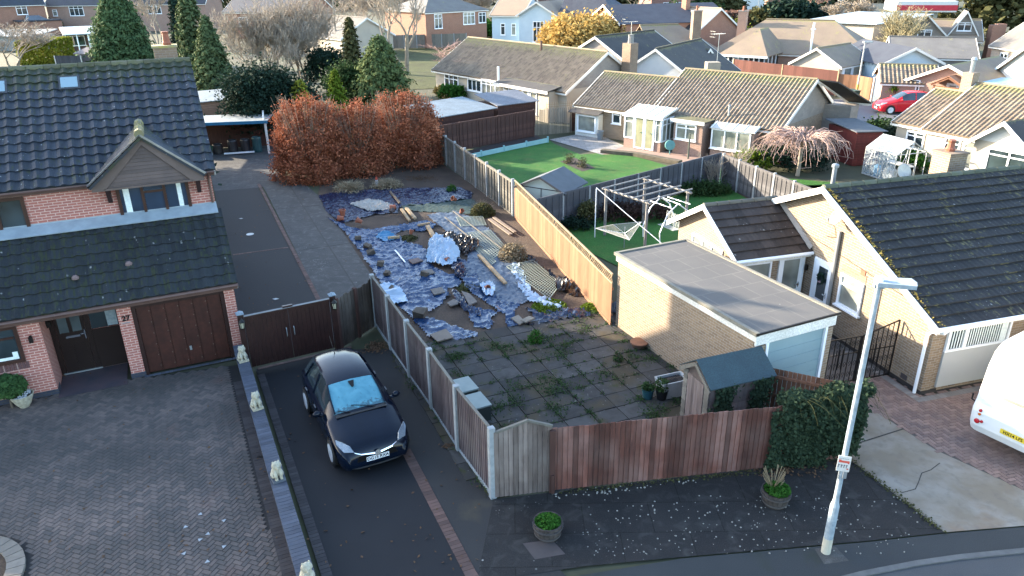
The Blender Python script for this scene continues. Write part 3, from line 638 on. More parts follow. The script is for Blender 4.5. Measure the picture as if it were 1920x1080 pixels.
# dormer gable
ax, az, fz, lx, rx, gy = -1.475, 6.36, 5.17, -2.9, -.05, 1.5
mb = MB()
nb = 13
for i in range(nb):
    z0 = 4.99+(az-.1-4.99)*i/nb; z1 = 4.99+(az-.1-4.99)*(i+1)/nb-.006
    t = max(0, (z0-fz)/(az-fz)); xa = lx+(ax-lx)*t+.12; xb = rx+(ax-rx)*t-.12
    mb.extr([(xa, gy+.06+.02, z1), (xb, gy+.06+.02, z1), (xb, gy+.06, z0), (xa, gy+.06, z0)], (0, .05, 0))
mb.build('gable_cladding', BOARD_BR, H27, fix=True)
mb = MB()
for a, s in ((lx, 1), (rx, -1)):
    mb.extr([(a, gy, fz-.02), (ax, gy, az), (ax, gy, az-.22), (a+s*.30, gy, 4.99), (a, gy, 4.99)], (0, .05, 0))
mb.box(lx+.3, rx-.3, gy, gy+.05, 4.99, 5.05); mb.box(lx+.1, rx-.1, gy+.05, 1.999, 4.985, 5.0); mb.build('bargeboard', plain('taupe_bargeboard', (.165,.12,.108), (.13,.095,.085), .5), H27)
mb = MB(); dl = Vector((ax-lx, 0, az-fz)); 
for sgn, x in ((1, lx), (-1, rx)):
    S_ = Vector((ax-x, 0, az-fz)); slope(mb, (x-sgn*.06, gy-.06 if sgn < 0 else 3.6, fz+.0), (0, 1 if sgn < 0 else -1, 0), S_, 2.3, S_.length+.06, tw=.3, tc=.33, amp=.03)
mb.build('dormer_roof', SLATE, H27, fix=False)
ridge('dormer_ridge_tiles', (ax, gy-.07, az+.08), (ax, 3.3, az+.08), .13, plain('lichened_ridge', (.20,.19,.15), (.30,.26,.07), .9, ns=2.5, isl=.35), H27, .42)
mb = MB()
for sgn, x in ((1, lx), (-1, rx)): mb.bar((x-sgn*.05, gy-.06, fz+.03), (ax, gy-.06, az+.06), .05, .05)
mb.build('dormer_verge', plain('pale_mortar', (.40,.37,.32), (.27,.25,.21), .9, ns=7), H27)
for x in (-2.60, -.28): mb = MB(); mb.extr([(x, 1.62, 4.98), (x, 1.99, 4.98), (x, 1.99, 4.55), (x, 1.9, 4.55)], (.11, 0, 0)); mb.build('bracket', plain('dark_bracket', (.045,.02,.02)), H27)
window(H27, WM(-2.37, 2.0, 4.0, 0), 1.88, .98, 3, BROWN_W, glassmat('blue_dark_glass', (.015,.03,.055)), .085, .72, sill=False, curtain=[(.05, .14), (.86, .93)], top_only=2, d=.07)
window(H27, WM(-6.5, 2.0, 4.0, 0), 1.93, 1.0, 3, BROWN_W, GLASS, .085, None, sill=False, d=.07)
# rooflights, vents, chimney
def on_slope(x, y): return (x, y, 5.2+(y-1.73)*.716)
for x in (-3.12, -4.95):
    x, y, z = on_slope(x, 4.85); M = Matrix.Translation((x, y, z+.06)) @ Matrix.Rotation(math.atan(.716), 4, 'X')
    mb = MB(M); mb.box(-.27, .27, -.27, .27, -.06, .03); f = mb.build('rooflight', plain('dark_frame', (.06,.065,.075), None, .5), H27); mb = MB(M); mb.box(-.22, .22, -.21, .21, .02, .038); mb.build('pane', NT('skylight_glass', .06).out((.30,.42,.48)), f)
for x, y, z in ((-3.66, .45, 3.0), (-2.36, .62, 3.11)):
    mb = MB(); mb.lathe([(.09, 0), (.09, .05), (.05, .1), (.01, .11)], 8, (x, y)); 
    mb.v = [(a, b, c+z) for a, b, c in mb.v]; mb.build('roof_vent', TERRA if False else plain('pinkish_vent', (.25,.17,.16)), H27)
mb = MB(); mb.box(-.70, .02, 7.6, 8.2, 5.8, 8.12); c = mb.build('chimney', BUFF_DARK, H27)
mb = MB(); mb.box(-.74, .06, 7.56, 8.24, 8.12, 8.19); mb.build('cap', plain('lichen_cap', (.33,.30,.24), (.42,.36,.08), .9, ns=4), c)
mb = MB(); mb.lathe([(.13, 8.19), (.15, 8.25), (.12, 8.3), (.10, 8.55), (.12, 8.6), (.1, 8.62)], 10, (-.25, 7.9)); mb.build('chimney_pot', TERRA, c)
# ================================================================== LOW WALL WITH LIONS
LW = thing('low_garden_wall', 'low brick wall with blue engineering brick coping between forecourt and drive', 'wall', (wallA.x, wallA.y, 0), 0)
wl = wallC-wallA
def wp(s, off, z): p = wd*s+wn*off; return Vector((p.x, p.y, z))
mb = MB()
for s0, s1 in ((-.7, 12.4),): mb.extr([wp(s0, -.11, 0), wp(s1, -.11, 0), wp(s1, .11, 0), wp(s0, .11, 0)], (0, 0, .45))
mb.build('brickwork', B_DARK if False else brick('dark_red_wall_brick', (.16,.08,.065), (.12,.065,.055), (.14,.12,.11), .3), LW)
strip('coping', [wd*-.7-wn*.16, wd*12.4-wn*.16], .32, B_BLUE, .54, side=1, h=.09, kind=None, parent=LW)
strip('drive_side_course', [wallA+wd*.4+wn*.3, wallC+wn*.3], .2, B_DARK, .03, side=1)
lions = [(0.35, 'farthest, beside the garage pier'), (3.05, 'second from the garage'), (6.15, 'third from the garage'), (9.35, 'nearest, at the bottom edge')]
STONEW = plain('weathered_cream_stone', (.50,.46,.35), (.30,.27,.20), .9, vec='ob', ns=14, bump=.4)
for s, l in lions:
    p = wallA+wd*s; L = thing('lion_statue', 'small cream stone lion statue on the wall, '+l, 'statue', (p.x, p.y, .54), math.atan2(wd.y, wd.x)+R(8), 'stone lions on the low wall')
    mb = MB(); mb.box(-.15, .15, -.13, .13, 0, .06); mb.build('plinth', plain('dark_plinth', (.12,.14,.17)) if s > 5 else STONEW, L)
    mb = MB()   # seated lion: haunches, chest, forelegs, head with mane; skinned from lathed volumes merged as one body
    def blob(c, r, n=10):
        vs = []; fs = []; m = 7
        for i in range(m+1):
            th = math.pi*i/m
            for k in range(n): ph = 2*math.pi*k/n; vs.append((c[0]+r[0]*math.sin(th)*math.cos(ph), c[1]+r[1]*math.sin(th)*math.sin(ph), c[2]+r[2]*math.cos(th)))
        for i in range(m):
            for k in range(n): fs.append((i*n+k, (i+1)*n+k, (i+1)*n+(k+1) % n, i*n+(k+1) % n))
        mb.add(vs, fs)
    blob((-.05, 0, .16), (.12, .11, .12)); blob((.02, 0, .24), (.085, .09, .14)); blob((-.02, .09, .12), (.09, .045, .07)); blob((-.02, -.09, .12), (.09, .045, .07))
    for y in (-.05, .05): mb.tube([(.06, y, .26), (.10, y, .14), (.11, y, .06)], [.045, .035, .035], 7); mb.tube([(.10, y, .075), (.15, y, .07)], [.035, .028], 7)
    blob((.045, 0, .37), (.085, .105, .10)); blob((.10, 0, .375), (.06, .055, .06)); blob((.15, 0, .355), (.035, .035, .028)); blob((.02, .06, .45), (.02, .02, .025)); blob((.02, -.06, .45), (.02, .02, .025))
    b = mb.build('body', STONEW, L, smooth=True)
# ================================================================== GATES
gp = G(463, 697); ga = math.atan2(G(655, 655).y-G(480, 697).y, G(655, 655).x-G(480, 697).x); gw = 2.62
GT = thing('driveway_gates', 'pair of closed dark brown boarded timber gates across the drive', 'gate', (gp.x, gp.y, 0), ga)
for k in range(2):
    mb = MB(); x0 = .16+k*1.2; n = 10
    for i in range(n): mb.box(x0+i*.119, x0+i*.119+.114, 0, .03, .1, 1.62+(.06 if k == 0 else 0)*0)
    mb.box(x0, x0+1.19, -.02, .05, 1.62, 1.70); lf = mb.build('leaf', BROWN, GT)
    mb = MB(); mb.box(x0+.02, x0+1.17, .03, .09, .2, .32); mb.box(x0+.02, x0+1.17, .03, .09, 1.4, 1.52); mb.build('rail', BROWN, lf)
    mb = MB(); hx = x0+(1.08 if k == 0 else .09); mb.tube([(hx, -.01, 1.1), (hx, -.05, 1.06), (hx, -.05, .86), (hx, -.01, .82)], .013, 6); mb.build('handle', METAL, lf)
    mb = MB(); mb.bar((x0, .0, 1.705), (x0+1.19, .0, 1.705), .09, .012); mb.build('capping_strip', plain('pale_strip', (.3,.3,.3)), lf)
mb = MB(); mb.box(1.22, 1.5, -.02, .06, 1.70, 1.76); mb.build('latch_cap', BROWN, GT)
for k, x in enumerate((0.0, 2.58)):
    mb = MB(); mb.box(x, x+.14, -.04, .10, 0, 1.78); gpost = mb.build('gate_post', BROWN, GT)
    mb = MB(); mb.box(x-.03, x+.17, -.07, .13, 1.78, 1.81); mb.lathe([(.1, 1.81), (.06, 1.86), (.0, 1.88)], 4, (x+.07, .03)); mb.build('post_cap', plain('lead_cap', (.26,.33,.40), None, .5), gpost)
for k, (x, l) in enumerate(((.07, 'black lantern with pale glass on the left gate post beside the house'), (2.65, 'black lantern with pale glass on the right gate post near the old fence'))):
    P = Matrix.Rotation(ga, 4, 'Z') @ Vector((x, -.15, 0)); Ln = thing('wall_lantern', l, 'lantern', (gp.x+P.x, gp.y+P.y, 1.38), ga, 'lanterns on the gate posts')
    mb = MB(); mb.lathe([(.02, .0), (.06, .03), (.065, .05)], 6); mb.lathe([(.085, .22), (.09, .24), (.04, .3), (.01, .33)], 6); 
    for q in range(6): a = q*math.pi/3; mb.bar((.062*math.cos(a), .062*math.sin(a), .05), (.08*math.cos(a), .08*math.sin(a), .22), .012)
    mb.tube([(0, .0, .3), (0, .05, .36), (0, .1, .28)], .01, 5); mb.build('lantern_frame', BLACKIRON, Ln)
    mb = MB(); mb.lathe([(.05, .05), (.066, .22)], 6); mb.build('lantern_glass', plain('pale_lantern_glass', (.55,.52,.38), None, .2), Ln)
# ================================================================== FENCES
def fence(name, label, pts, h, mat, post, style='closeboard', ph=None, group=None, hp=None, bw=.105, cap=True, gravel=0, face=1, pw=.1, capm=None, board_jit=.0, skip=(), z0=0, posts=True):
    o = Vector(pts[0][:2]).to_3d(); F = thing(name, label, 'fence', (o.x, o.y, z0), 0, group); ph = ph or h+.04
    for i, (a, b) in enumerate(zip(pts, pts[1:])):
        if i in skip: continue
        a = Vector(a[:2]).to_3d()-o; b = Vector(b[:2]).to_3d()-o; L = (b-a).length; M = Matrix.Translation(a) @ Matrix.Rotation(math.atan2(b.y-a.y, b.x-a.x), 4, 'Z')
        mb = MB(M); e = pw/2 if posts else .0; zb = gravel+.02 if gravel else .03
        def top(x): return h if not hp else hp(x/L)
        if style in ('closeboard', 'trellis'):
            n = max(1, round((L-2*e)/bw)); st = (L-2*e)/n; hh = h-(.32 if style == 'trellis' else 0)
            for k in range(n):
                x = e+k*st; t = (top(x+st/2) if hp else hh)+random.uniform(-board_jit, board_jit); x1 = x+st+.012
                u_ = random.uniform(0, .008); mb.prism([(x+.004, 0), (x1-.014, 0), (x1-.014, -.010*face), (x+.004, -(.022+u_)*face)], zb, t)
        elif style == 'lap':
            n = int((h-zb)/.13)
            for k in range(n): z = zb+(h-zb)/n*k; mb.extr([(e, -.03*face, z), (e, -.012*face, z+.14), (L-e, -.012*face, z+.14), (L-e, -.03*face, z)], (0, .008*face, 0))
        elif style == 'rail':
            n = max(1, round((L-2*e)/bw)); st = (L-2*e)/n
            for k in range(n): x = e+k*st; mb.box(x+.006, x+st-.006, -.02, .0, zb, h+random.uniform(-board_jit, board_jit))
        p = mb.build('panel', mat, F)
        if style == 'lap':
            mb = MB(M)
            for k in range(4 if L > 1.2 else 2): x = e+(L-2*e)*(k+.5)/(4 if L > 1.2 else 2); mb.box(x-.013, x+.013, -.05, .04, zb, h)
            mb.box(e, L-e, -.05, .04, zb, zb+.06); mb.box(e, L-e, -.05, .04, h-.06, h); mb.build('battens', mat, p)
        elif style in ('closeboard', 'trellis', 'rail'):
            mb = MB(M); hh = h-(.32 if style == 'trellis' else 0)
            for z in (.35, hh*.55, hh-.22): mb.box(e, L-e, .006 if face > 0 else -.05, .05 if face > 0 else -.006, z, z+.07)
            mb.build('arris_rail', mat, p)
        if style == 'trellis':
            mb = MB(M); hh = h-.32; mb.box(e, L-e, -.03, .02, hh, hh+.035); mb.box(e, L-e, -.03, .02, h-.03, h+.01); d = .12; n = int((L-2*e)/d)
            for k in range(n): mb.bar((e+k*d, -.01, hh+.035), (e+min(n, k+2)*d, -.01, h-.03), .016, .012); mb.bar((e+min(n, k+2)*d, .003, hh+.035), (e+k*d, .003, h-.03), .016, .012)
            mb.build('lattice_top', capm or mat, F)
        if cap and not hp and style != 'trellis': mb = MB(M); mb.box(e*.6, L-e*.6, -.04, .025, h+.002, h+.03); mb.build('capping_rail', capm or mat, F)
        if gravel: mb = MB(M); mb.box(e, L-e, -.025, .02, 0, gravel); mb.build('gravel_board', CONC_POST if post == CONC_POST else mat, F)
    if posts:
        for p in pts:
            p = Vector(p[:2]).to_3d()-o; d = Vector(pts[min(1, len(pts)-1)][:2])-Vector(pts[0][:2]); M = Matrix.Translation(p) @ Matrix.Rotation(math.atan2(d.y, d.x), 4, 'Z')
            mb = MB(M); mb.box(-pw/2, pw/2, -pw*.62, pw*.5, 0, ph); mb.build('post', post, F)
    return F
PA = [G(923.5, 933), G(860, 845), G(810.8, 768), G(769, 708), G(734, 655)]
d_ = (PA[4]-PA[3]); PA.append(PA[4]+d_*.95)
fence('side_fence', 'weathered purple grey board fence with white concrete posts beside the parked car', PA, 1.72, WOOD_GREY, CONC_POST, ph=1.78, pw=.12, face=-1, capm=WOOD_OLD, gravel=.12)
fe = PA[-1]; ge = Vector((gp.x, gp.y, 0))+Matrix.Rotation(ga, 3, 'Z') @ Vector((2.74, .03, 0))
fence('old_fence_end', 'short dark stained old board fence between the gates and the side fence', [ge, (ge+fe)/2, fe], 1.62, boards('stained_old_boards', (.10,.075,.06), (.05,.04,.033), .35, .85, (.16,.14,.12)), WOOD_BRN, board_jit=.05, cap=False, bw=.14)
c0 = G(928, 934); c1 = G(1034, 921)
fence('arched_fence_panel', 'single greyish brown board panel with a peaked top next to the corner post', [c0, c1], 1.72, WOOD_ARCH, CONC_POST, hp=lambda t: 1.66+.20*(1-abs(t-.55)/.55) if t < 1 else 1.66, posts=False)
A_ = bpy.data.objects['arched_fence_panel']; L = (c1-c0).length; mb = MB(Matrix.Rotation(math.atan2(c1.y-c0.y, c1.x-c0.x), 4, 'Z')); mb.bar((0.05, -.02, 1.68), (L*.58, -.02, 1.89), .06, .05); mb.bar((L*.58, -.02, 1.89), (L, -.02, 1.69), .06, .05); mb.build('capping_rail', WOOD_OLD, A_)
rp = [c1+(G(1450, 876)-c1)*(i/3) for i in range(4)]
fence('red_board_fence', 'red brown vertical board fence along the front of the plot', rp, 1.62, WOOD_RED, WOOD_RED, board_jit=.012, cap=False, bw=.115, posts=False)
mb = MB(); p = c1+Vector((.02,-.03,0)); mb.box(p.x-.07, p.x+.05, p.y-.06, p.y+.04, 0, 1.6); mb.box(p.x-.03, p.x+.03, p.y-.1, p.y-.06, 0, .5); tag(mb.build('timber_post', WOOD_BRN), 'dark timber post where the peaked panel meets the red fence', 'post')
iv0 = G(1450, 876); iv1 = G(1592, 858)
fence('ivy_covered_fence', 'fence stretch buried under a thick mass of ivy behind the street lamp', [iv0, iv1], 1.6, WOOD_RED, WOOD_RED, posts=False, cap=False)
IVF = bpy.data.objects['ivy_covered_fence']
# inner fence from the garage corner to the ivy
q0 = GL(-.12, .25); q1 = iv1+Vector((.15, .45, 0))
fence('inner_board_fence', 'brown vertical board fence with two rails running from the pale garage to the ivy', [q0, q0+(q1-q0)*.5, q1], 1.62, boards('inner_orange_boards', (.30,.14,.08), (.13,.065,.045), .3), WOOD_BRN, face=-1, cap=False, posts=False)
F_ = bpy.data.objects['inner_board_fence']
# tan fence with lattice top and the old grey panels to the hedge
t0 = GL(-.05, 6.05); t1 = G(966, 409)
tp = [t0+(t1-t0)*(i/6) for i in range(7)]
fence('tan_trellis_fence', 'sunlit orange tan board fence with a lattice top beside the blue sheeting', [p for p in tp[::-1]], 1.78, WOOD_TAN, WOOD_TAN, 'trellis', face=1, posts=False, gravel=.12, capm=WOOD_PALE)
g0 = G(962, 405); g1 = G(822, 298); gpts = [g0+(g1-g0)*(i/7) for i in range(8)]
fence('grey_panel_fence', 'old silvery overlap panel fence with concrete posts behind the dumped sheeting', gpts, 1.62, WOOD_OLD, CONC_POST, 'lap', ph=1.75, pw=.11)
# ================================================================== FLAT ROOFED GARAGE
GA = thing('flat_roof_garage', 'buff brick garage with grey felt flat roof and pale blue up-and-over door', 'garage', gO, gA)
mb = MB(); mb.box(.1, 2.62, .12, 6.0, 0, 2.28); mb.box(.1, .42, .02, .12, 0, 2.05); mb.box(2.42, 2.62, .02, .12, 0, 2.05); mb.build('wall', BUFF_BRICK, GA)
mb = MB(); mb.box(.06, .09, .05, 6.07, 2.2, 2.4); mb.box(2.63, 2.66, .05, 6.07, 2.2, 2.4); mb.box(.06, 2.66, .0, .04, 2.10, 2.40); mb.box(.1, 2.62, 6.0, 6.05, 2.2, 2.4); mb.build('fascia', BARGE, GA)
fm = NT('patched_felt', .8, 0, .35); b = fm.node('ShaderNodeTexBrick'); fm.inp(b, 'Vector', fm.uv); fm.inp(b, 'Scale', 1); fm.inp(b, 'Brick Width', .68); fm.inp(b, 'Row Height', .8); fm.inp(b, 'Mortar Size', .03); fm.inp(b, 'Mortar Smooth', .5); fm.inp(b, 'Color1', (.20,.19,.18)); fm.inp(b, 'Color2', (.165,.16,.155)); fm.inp(b, 'Mortar', (.25,.235,.215))
c = fm.mix(fm.ramp(fm.noise(1.1, 5), .35, .65, 0, .6), b.outputs['Color'], (.13,.13,.135)); c = fm.mix(fm.ramp(fm.noise(70, 3), .4, .7, 0, .4), c, (.28,.27,.25)); c = fm.spots(c, (.5,.5,.48), 1.1, .03, .7, .5); wet = fm.ramp(fm.noise(.45, 2), .62, .7); fm.bump(fm.noise(40, 3), .3, .01); fm.out(c, fm.ramp(wet, 0, 1, .85, .35))
mb = MB(); mb.box(.04, 2.68, -.02, 6.09, 2.402, 2.44); mb.build('felt_roof', fm.mat, GA)
mb = MB(); mb.box(.0, .1, -.05, 6.12, 2.38, 2.475); mb.box(2.62, 2.72, -.05, 6.12, 2.38, 2.475); mb.box(.1, 2.62, 6.03, 6.12, 2.40, 2.475); mb.build('roof_edge', plain('mossy_felt_kerb', (.26,.25,.21), (.19,.18,.15), .9, ns=5), GA)
mb = MB(); mb.box(.0, 2.72, -.062, -.022, 2.405, 2.46); mb.build('drip_edge', BLACKIRON, GA)
mb = MB(); mb.box(.42, .50, .0, .1, 0, 2.1); mb.box(2.34, 2.42, .0, .1, 0, 2.1); mb.build('door_frame', UPVC, GA)
mb = MB()
for i in range(14): mb.box(.5, 2.34, .06 if i % 2 else .066, .11, .03+i*.145, .03+(i+1)*.145-.004)
mb.build('garage_door', plain('pale_blue_grey_metal', (.30,.43,.46), (.25,.37,.40), .5, ns=.8), GA)
# ================================================================== BUNGALOW ON THE RIGHT
RH = thing('side_gable_bungalow', 'buff brick bungalow with big dark tiled roof, white bargeboards and side extension', 'bungalow', rO, rA)
e0, zr, yr, ze = -.3, 4.42, 4.6, 2.12
sl_ = (zr-ze)/(yr-e0); yb = 9.4; zb_ = zr-(yb-yr)*sl_
mb = MB(); mb.extr([(0, 0, 0), (0, 9.1, 0), (0, 9.1, 2.15), (0, yr, zr-.12), (0, 0, ze+.02)], (.3, 0, 0))
mb.box(.3, 9, .0, .3, 0, 2.1) if False else None
mb.box(.3, .44, .02, .3, 0, 2.1); mb.box(2.5, 9, .02, .3, 0, 2.1); mb.box(.44, 2.5, .02, .3, 0, .16); mb.box(.3, 9, .3, 9.1, 0, 2.05); mb.build('wall', BUFF_BRICK, RH)
mb = MB(); mb.box(-.012, .5, -.012, .1, 0, .12); mb.box(-.012, .1, .1, 9, 0, .12); mb.box(.5, 9, -.0, .1, 0, .05); mb.build('plinth', plain('dark_plinth_paint', (.05,.045,.045)), RH)
mb = MB(); mb.box(.9, 1.1, -.008, .03, .13, .24); mb.box(-.008, .02, .5, .72, .15, .3); mb.build('air_brick', plain('air_brick_dark', (.10,.08,.08)), RH)
S_ = Vector((0, yr-e0, zr-ze)); mb = MB(); slope(mb, (-.24, e0, ze), (1, 0, 0), S_, 9.6, S_.length, tw=.36, tc=.345, prof='flat', amp=.03, step=.055, n=4, jitter=.006)
slope(mb, (9.36, yb+.2, ze), (-1, 0, 0), Vector((0, -(yb+.2-yr), zr-ze)), 9.6, Vector((0, yb+.2-yr, zr-ze)).length, tw=.36, tc=.345, prof='flat', n=4); mb.build('roof', RH_TILE, RH, fix=False)
ridge('ridge_tiles', (-.24, yr, zr+.0), (9.3, yr, zr+.0), .10, plain('grey_green_ridge', (.13,.14,.11), (.10,.115,.07), .9, ns=5, isl=.2), RH)
mb = MB()
mb.extr([(-.25, e0-.02, ze-.16), (-.25, yr, zr-.16), (-.25, yr, zr+.04), (-.25, e0-.02, ze+.03)], (-.035, 0, 0))
mb.extr([(-.25, yb, zb_-.02), (-.25, yr, zr-.17), (-.25, yr, zr+.03), (-.25, yb, zb_+.17)], (-.035, 0, 0))
mb.build('bargeboard', BARGE, RH)
mb = MB(); mb.extr([(-.245, e0, ze-.06), (-.245, yr, zr-.09), (0, yr, zr-.09), (0, e0, ze-.06)], (0, 0, .02)); mb.extr([(-.245, yr, zr-.09), (-.245, yb, zb_-.0), (0, yb, zb_-.0), (0, yr, zr-.09)], (0, 0, .02)); mb.build('soffit', plain('soffit', (.5,.42,.34)), RH)
mb = MB(); mb.box(-.2, 9.3, e0+.03, e0+.06, ze-.17, ze+.0); mb.box(-.2, 9.3, e0+.06, .02, ze-.15, ze-.13); mb.build('fascia', BARGE, RH)
mb = MB(); mb.tube([(-.28, e0-.05, ze-.02), (9.3, e0-.05, ze-.02)], .06, 8); mb.build('gutter', UPVC, RH)
mb = MB(); mb.tube([(-.0, e0-.05, ze-.07), (-.07, e0-.05, ze-.13), (-.36, e0+.05, ze-.16), (-.10, .12, ze-.3), (-.07, .12, .1)][0:2]+[(-.07, .0, ze-.25), (-.07, .12, ze-.4), (-.07, .12, .02)], .045, 8); mb.build('downpipe', UPVC, RH)
# moss clumps along the verge
vc = []
for k in range(500): t = random.random()**.8; y = e0+(yr-e0)*t; vc.append((-.22+abs(random.gauss(0, .09)), y+random.gauss(0, .05), ze+(zr-ze)*t+.05))
quads('verge_moss', vc, .05, leafmat('roof_moss', (.32,.25,.07), (.20,.17,.05), .05), RH, up=1)
# front window and panel
PANEL = plain('grey_white_panel', (.56,.57,.56), (.52,.53,.52), .6, ns=.4)
mb = MB(); mb.box(.45, 2.49, -.03, .1, .17, 1.2); mb.build('wall_panel', PANEL, RH)
wo = window(RH, WM(.45, .0, 1.21, 0), 2.04, .86, 1, UPVC, GLASS, .06, None, sill=False, d=.05)
mb = MB(WM(.45, 0, 1.21, 0)); mb.box(.52, .62, -.055, 0, .05, .8); mb.box(.06, .52, -.052, 0, .60, .66); mb.build('mullion', UPVC, wo)
mb = MB(WM(.45, 0, 1.21, 0))
for i in range(5): mb.box(.09+i*.09, .125+i*.09, -.02, -.014, .07, .58)
for i in range(14): mb.box(.65+i*.078, .685+i*.078, -.02, -.014, .07, .79)
mb.box(1.74, 1.95, -.02, -.014, .07, .79); mb.build('vertical_blind', CURTAIN, wo)
# side wall: window, entrance, pipes, dish
Sd = lambda y, z: WM(0, y, z, R(-90))
window(RH, Sd(3.52, 1.14), .95, .98, 1, UPVC, GLASS_L, .07, .68, d=.06)
dd = door(RH, Sd(4.72, .05), .86, 2.15, UPVC, glass=GLASS, gl=(.25, .42, .78, .9))
W_ = thing('door_wreath', 'dark festive wreath with pale pink ribbon hanging on the white side door', 'wreath', RL(-.09, 4.27, 1.66), rA)
wp_ = [(-.01+random.gauss(0, .012), .13*math.cos(a)+random.gauss(0, .015), .13*math.sin(a)+random.gauss(0, .015)) for a in np.linspace(0, 6.28, 160)]
quads('greenery', wp_, .05, L_DARK, W_); mb = MB(); mb.bar((-.03, -.05, -.13), (-.03, .0, -.1), .05, .03); mb.bar((-.03, .05, -.14), (-.03, .0, -.1), .05, .03); mb.build('ribbon', plain('pink_ribbon', (.55,.35,.38)), W_)
mb = MB(); mb.tube([(-.06, 3.83, .1), (-.06, 3.83, 3.3)], .055, 8); mb.build('soil_pipe', plain('grey_pipe', (.36,.36,.35), (.25,.25,.25)), RH)
mb = MB(); mb.tube([(-.05, 1.98, .1), (-.05, 1.98, 2.4)], .02, 6); mb.build('thin_pipe', plain('buff_pipe', (.40,.27,.17)), RH)
mb = MB(); mb.box(-.02, .0, 2.62, 2.8, 2.34, 2.5); mb.build('vent_grille', TERRA, RH)
mb = MB(); mb.box(-.012, 0, 2.55, 3.55, 2.14, 2.38) ; mb.build('lintel', BUFF_DARK, RH)
mb = MB(); mb.tube([(-.02, 4.3, 3.45), (-.02, 4.1, 3.3), (-.02, 4.0, 3.05), (-.02, 4.4, 2.95)], .008, 4); mb.tube([(-.015, 7.0, 2.9), (-.015, .5, 2.3)], .008, 4); mb.build('cable', BLACKIRON, RH)
def dish(name, loc, rz, label, s=1, parent=None, tilt=25):
    D = thing(name, label, 'satellite dish', loc, rz) if not parent else None
    M = Matrix.Scale(s, 4) @ Matrix.Rotation(R(90-tilt), 4, 'X')
    mb = MB(M); mb.lathe([(.02, .0), (.16, .025), (.27, .075), (.28, .09), (.26, .085), (.15, .04), (.02, .015)], 20, sq=1.12); mb.build('reflector', plain('pale_grey_dish', (.24,.24,.235), None, .7), D, smooth=True)
    mb = MB(Matrix.Scale(s, 4)); mb.tube([(0, -.02, -.25), (0, -.33, -.22), (0, -.42, -.02)], .012, 6); mb.box(-.025, .025, -.46, -.38, -.05, .03); mb.tube([(0, .02, 0), (0, .2, -.05), (0, .2, -.2)], .018, 6); mb.build('feed_arm', METAL, D)
dish('satellite_dish', RL(-.2, 3.85, 3.72), rA-R(90), 'grey satellite dish under the white bargeboard on the buff gable wall', .8)
LT = thing('wall_light', 'small black wall light left of the white side door', 'light', RL(-.05, 5.1-.12, 1.75), rA-R(90)); mb = MB(); mb.box(-.03, .03, -.08, 0, -.1, .08); mb.build('housing', BLACKIRON, LT)
# the side extension
ex0, ey0, ey1, eze = -2.6, 4.95, 9.0, 2.28; ezr = 3.42; eyr = 7.0
# fit the extension to its surveyed gutter and ridge
mb = MB(); mb.extr([(-2.45, 5.15, 0), (-2.45, 8.9, 0), (-2.45, 8.9, eze+.03), (-2.45, 7.02, ezr-.12), (-2.45, 5.15, eze+.03)], (2.44, 0, 0)); mb.build('extension_wall', BUFF_BRICK, RH)
S2 = Vector((0, 7.0-4.9, ezr-eze)); mb = MB(); slope(mb, (-2.68, 4.9, eze), (1, 0, 0), S2, 2.66, S2.length, tw=.36, tc=.34, prof='flat', amp=.03, step=.045, n=4, jitter=.008); slope(mb, (-.02, 9.1, eze), (-1, 0, 0), Vector((0, -2.1, ezr-eze)), 2.66, S2.length, tw=.36, tc=.34, prof='flat', n=4); mb.build('extension_roof', EXT_TILE, RH, fix=False)
ridge('extension_ridge', (-2.7, 7.0, ezr), (-.02, 7.0, ezr), .09, plain('grey_green_ridge2', (.16,.15,.12)), RH)
mb = MB(); mb.extr([(-2.70, 4.86, eze-.14), (-2.70, 7.0, ezr-.13), (-2.70, 7.0, ezr+.05), (-2.70, 4.86, eze+.04)], (-.03, 0, 0)); mb.extr([(-2.70, 9.3, eze-.24), (-2.70, 7.0, ezr-.14), (-2.70, 7.0, ezr+.05), (-2.70, 9.3, eze-.06)], (-.03, 0, 0)); mb.box(-2.7, -.02, 4.93, 4.96, eze-.16, eze-.02); mb.box(-2.68, -.02, 4.96, 5.15, eze-.14, eze-.12); mb.build('extension_bargeboard', BARGE, RH)
mb = MB(); mb.tube([(-2.7, 4.87, eze-.03), (-.02, 4.87, eze-.03)], .055, 8); mb.build('extension_gutter', UPVC, RH)
mb = MB(); mb.extr([(-.1, 4.95, eze+.06), (-.1, 6.9, ezr+.0), (-.002, 6.9, ezr+.1), (-.002, 4.95, eze+.16)], (0, 0, .02)); mb.build('extension_flashing', LEAD if False else plain('grey_flashing', (.36,.33,.30)), RH)
door(RH, WM(-1.0, 5.15, .05, 0), .92, 2.1, UPVC, glass=GLASS_L, gl=(.15, .45, .85, .93))
window(RH, WM(-2.25, 5.15, 1.45, 0), .98, .6, 1, UPVC, GLASS_L, .06)
window(RH, WM(-2.45, 7.9, 1.2, R(-90)), 1.9, 1.0, 3, UPVC, GLASS_L, .07, .66)
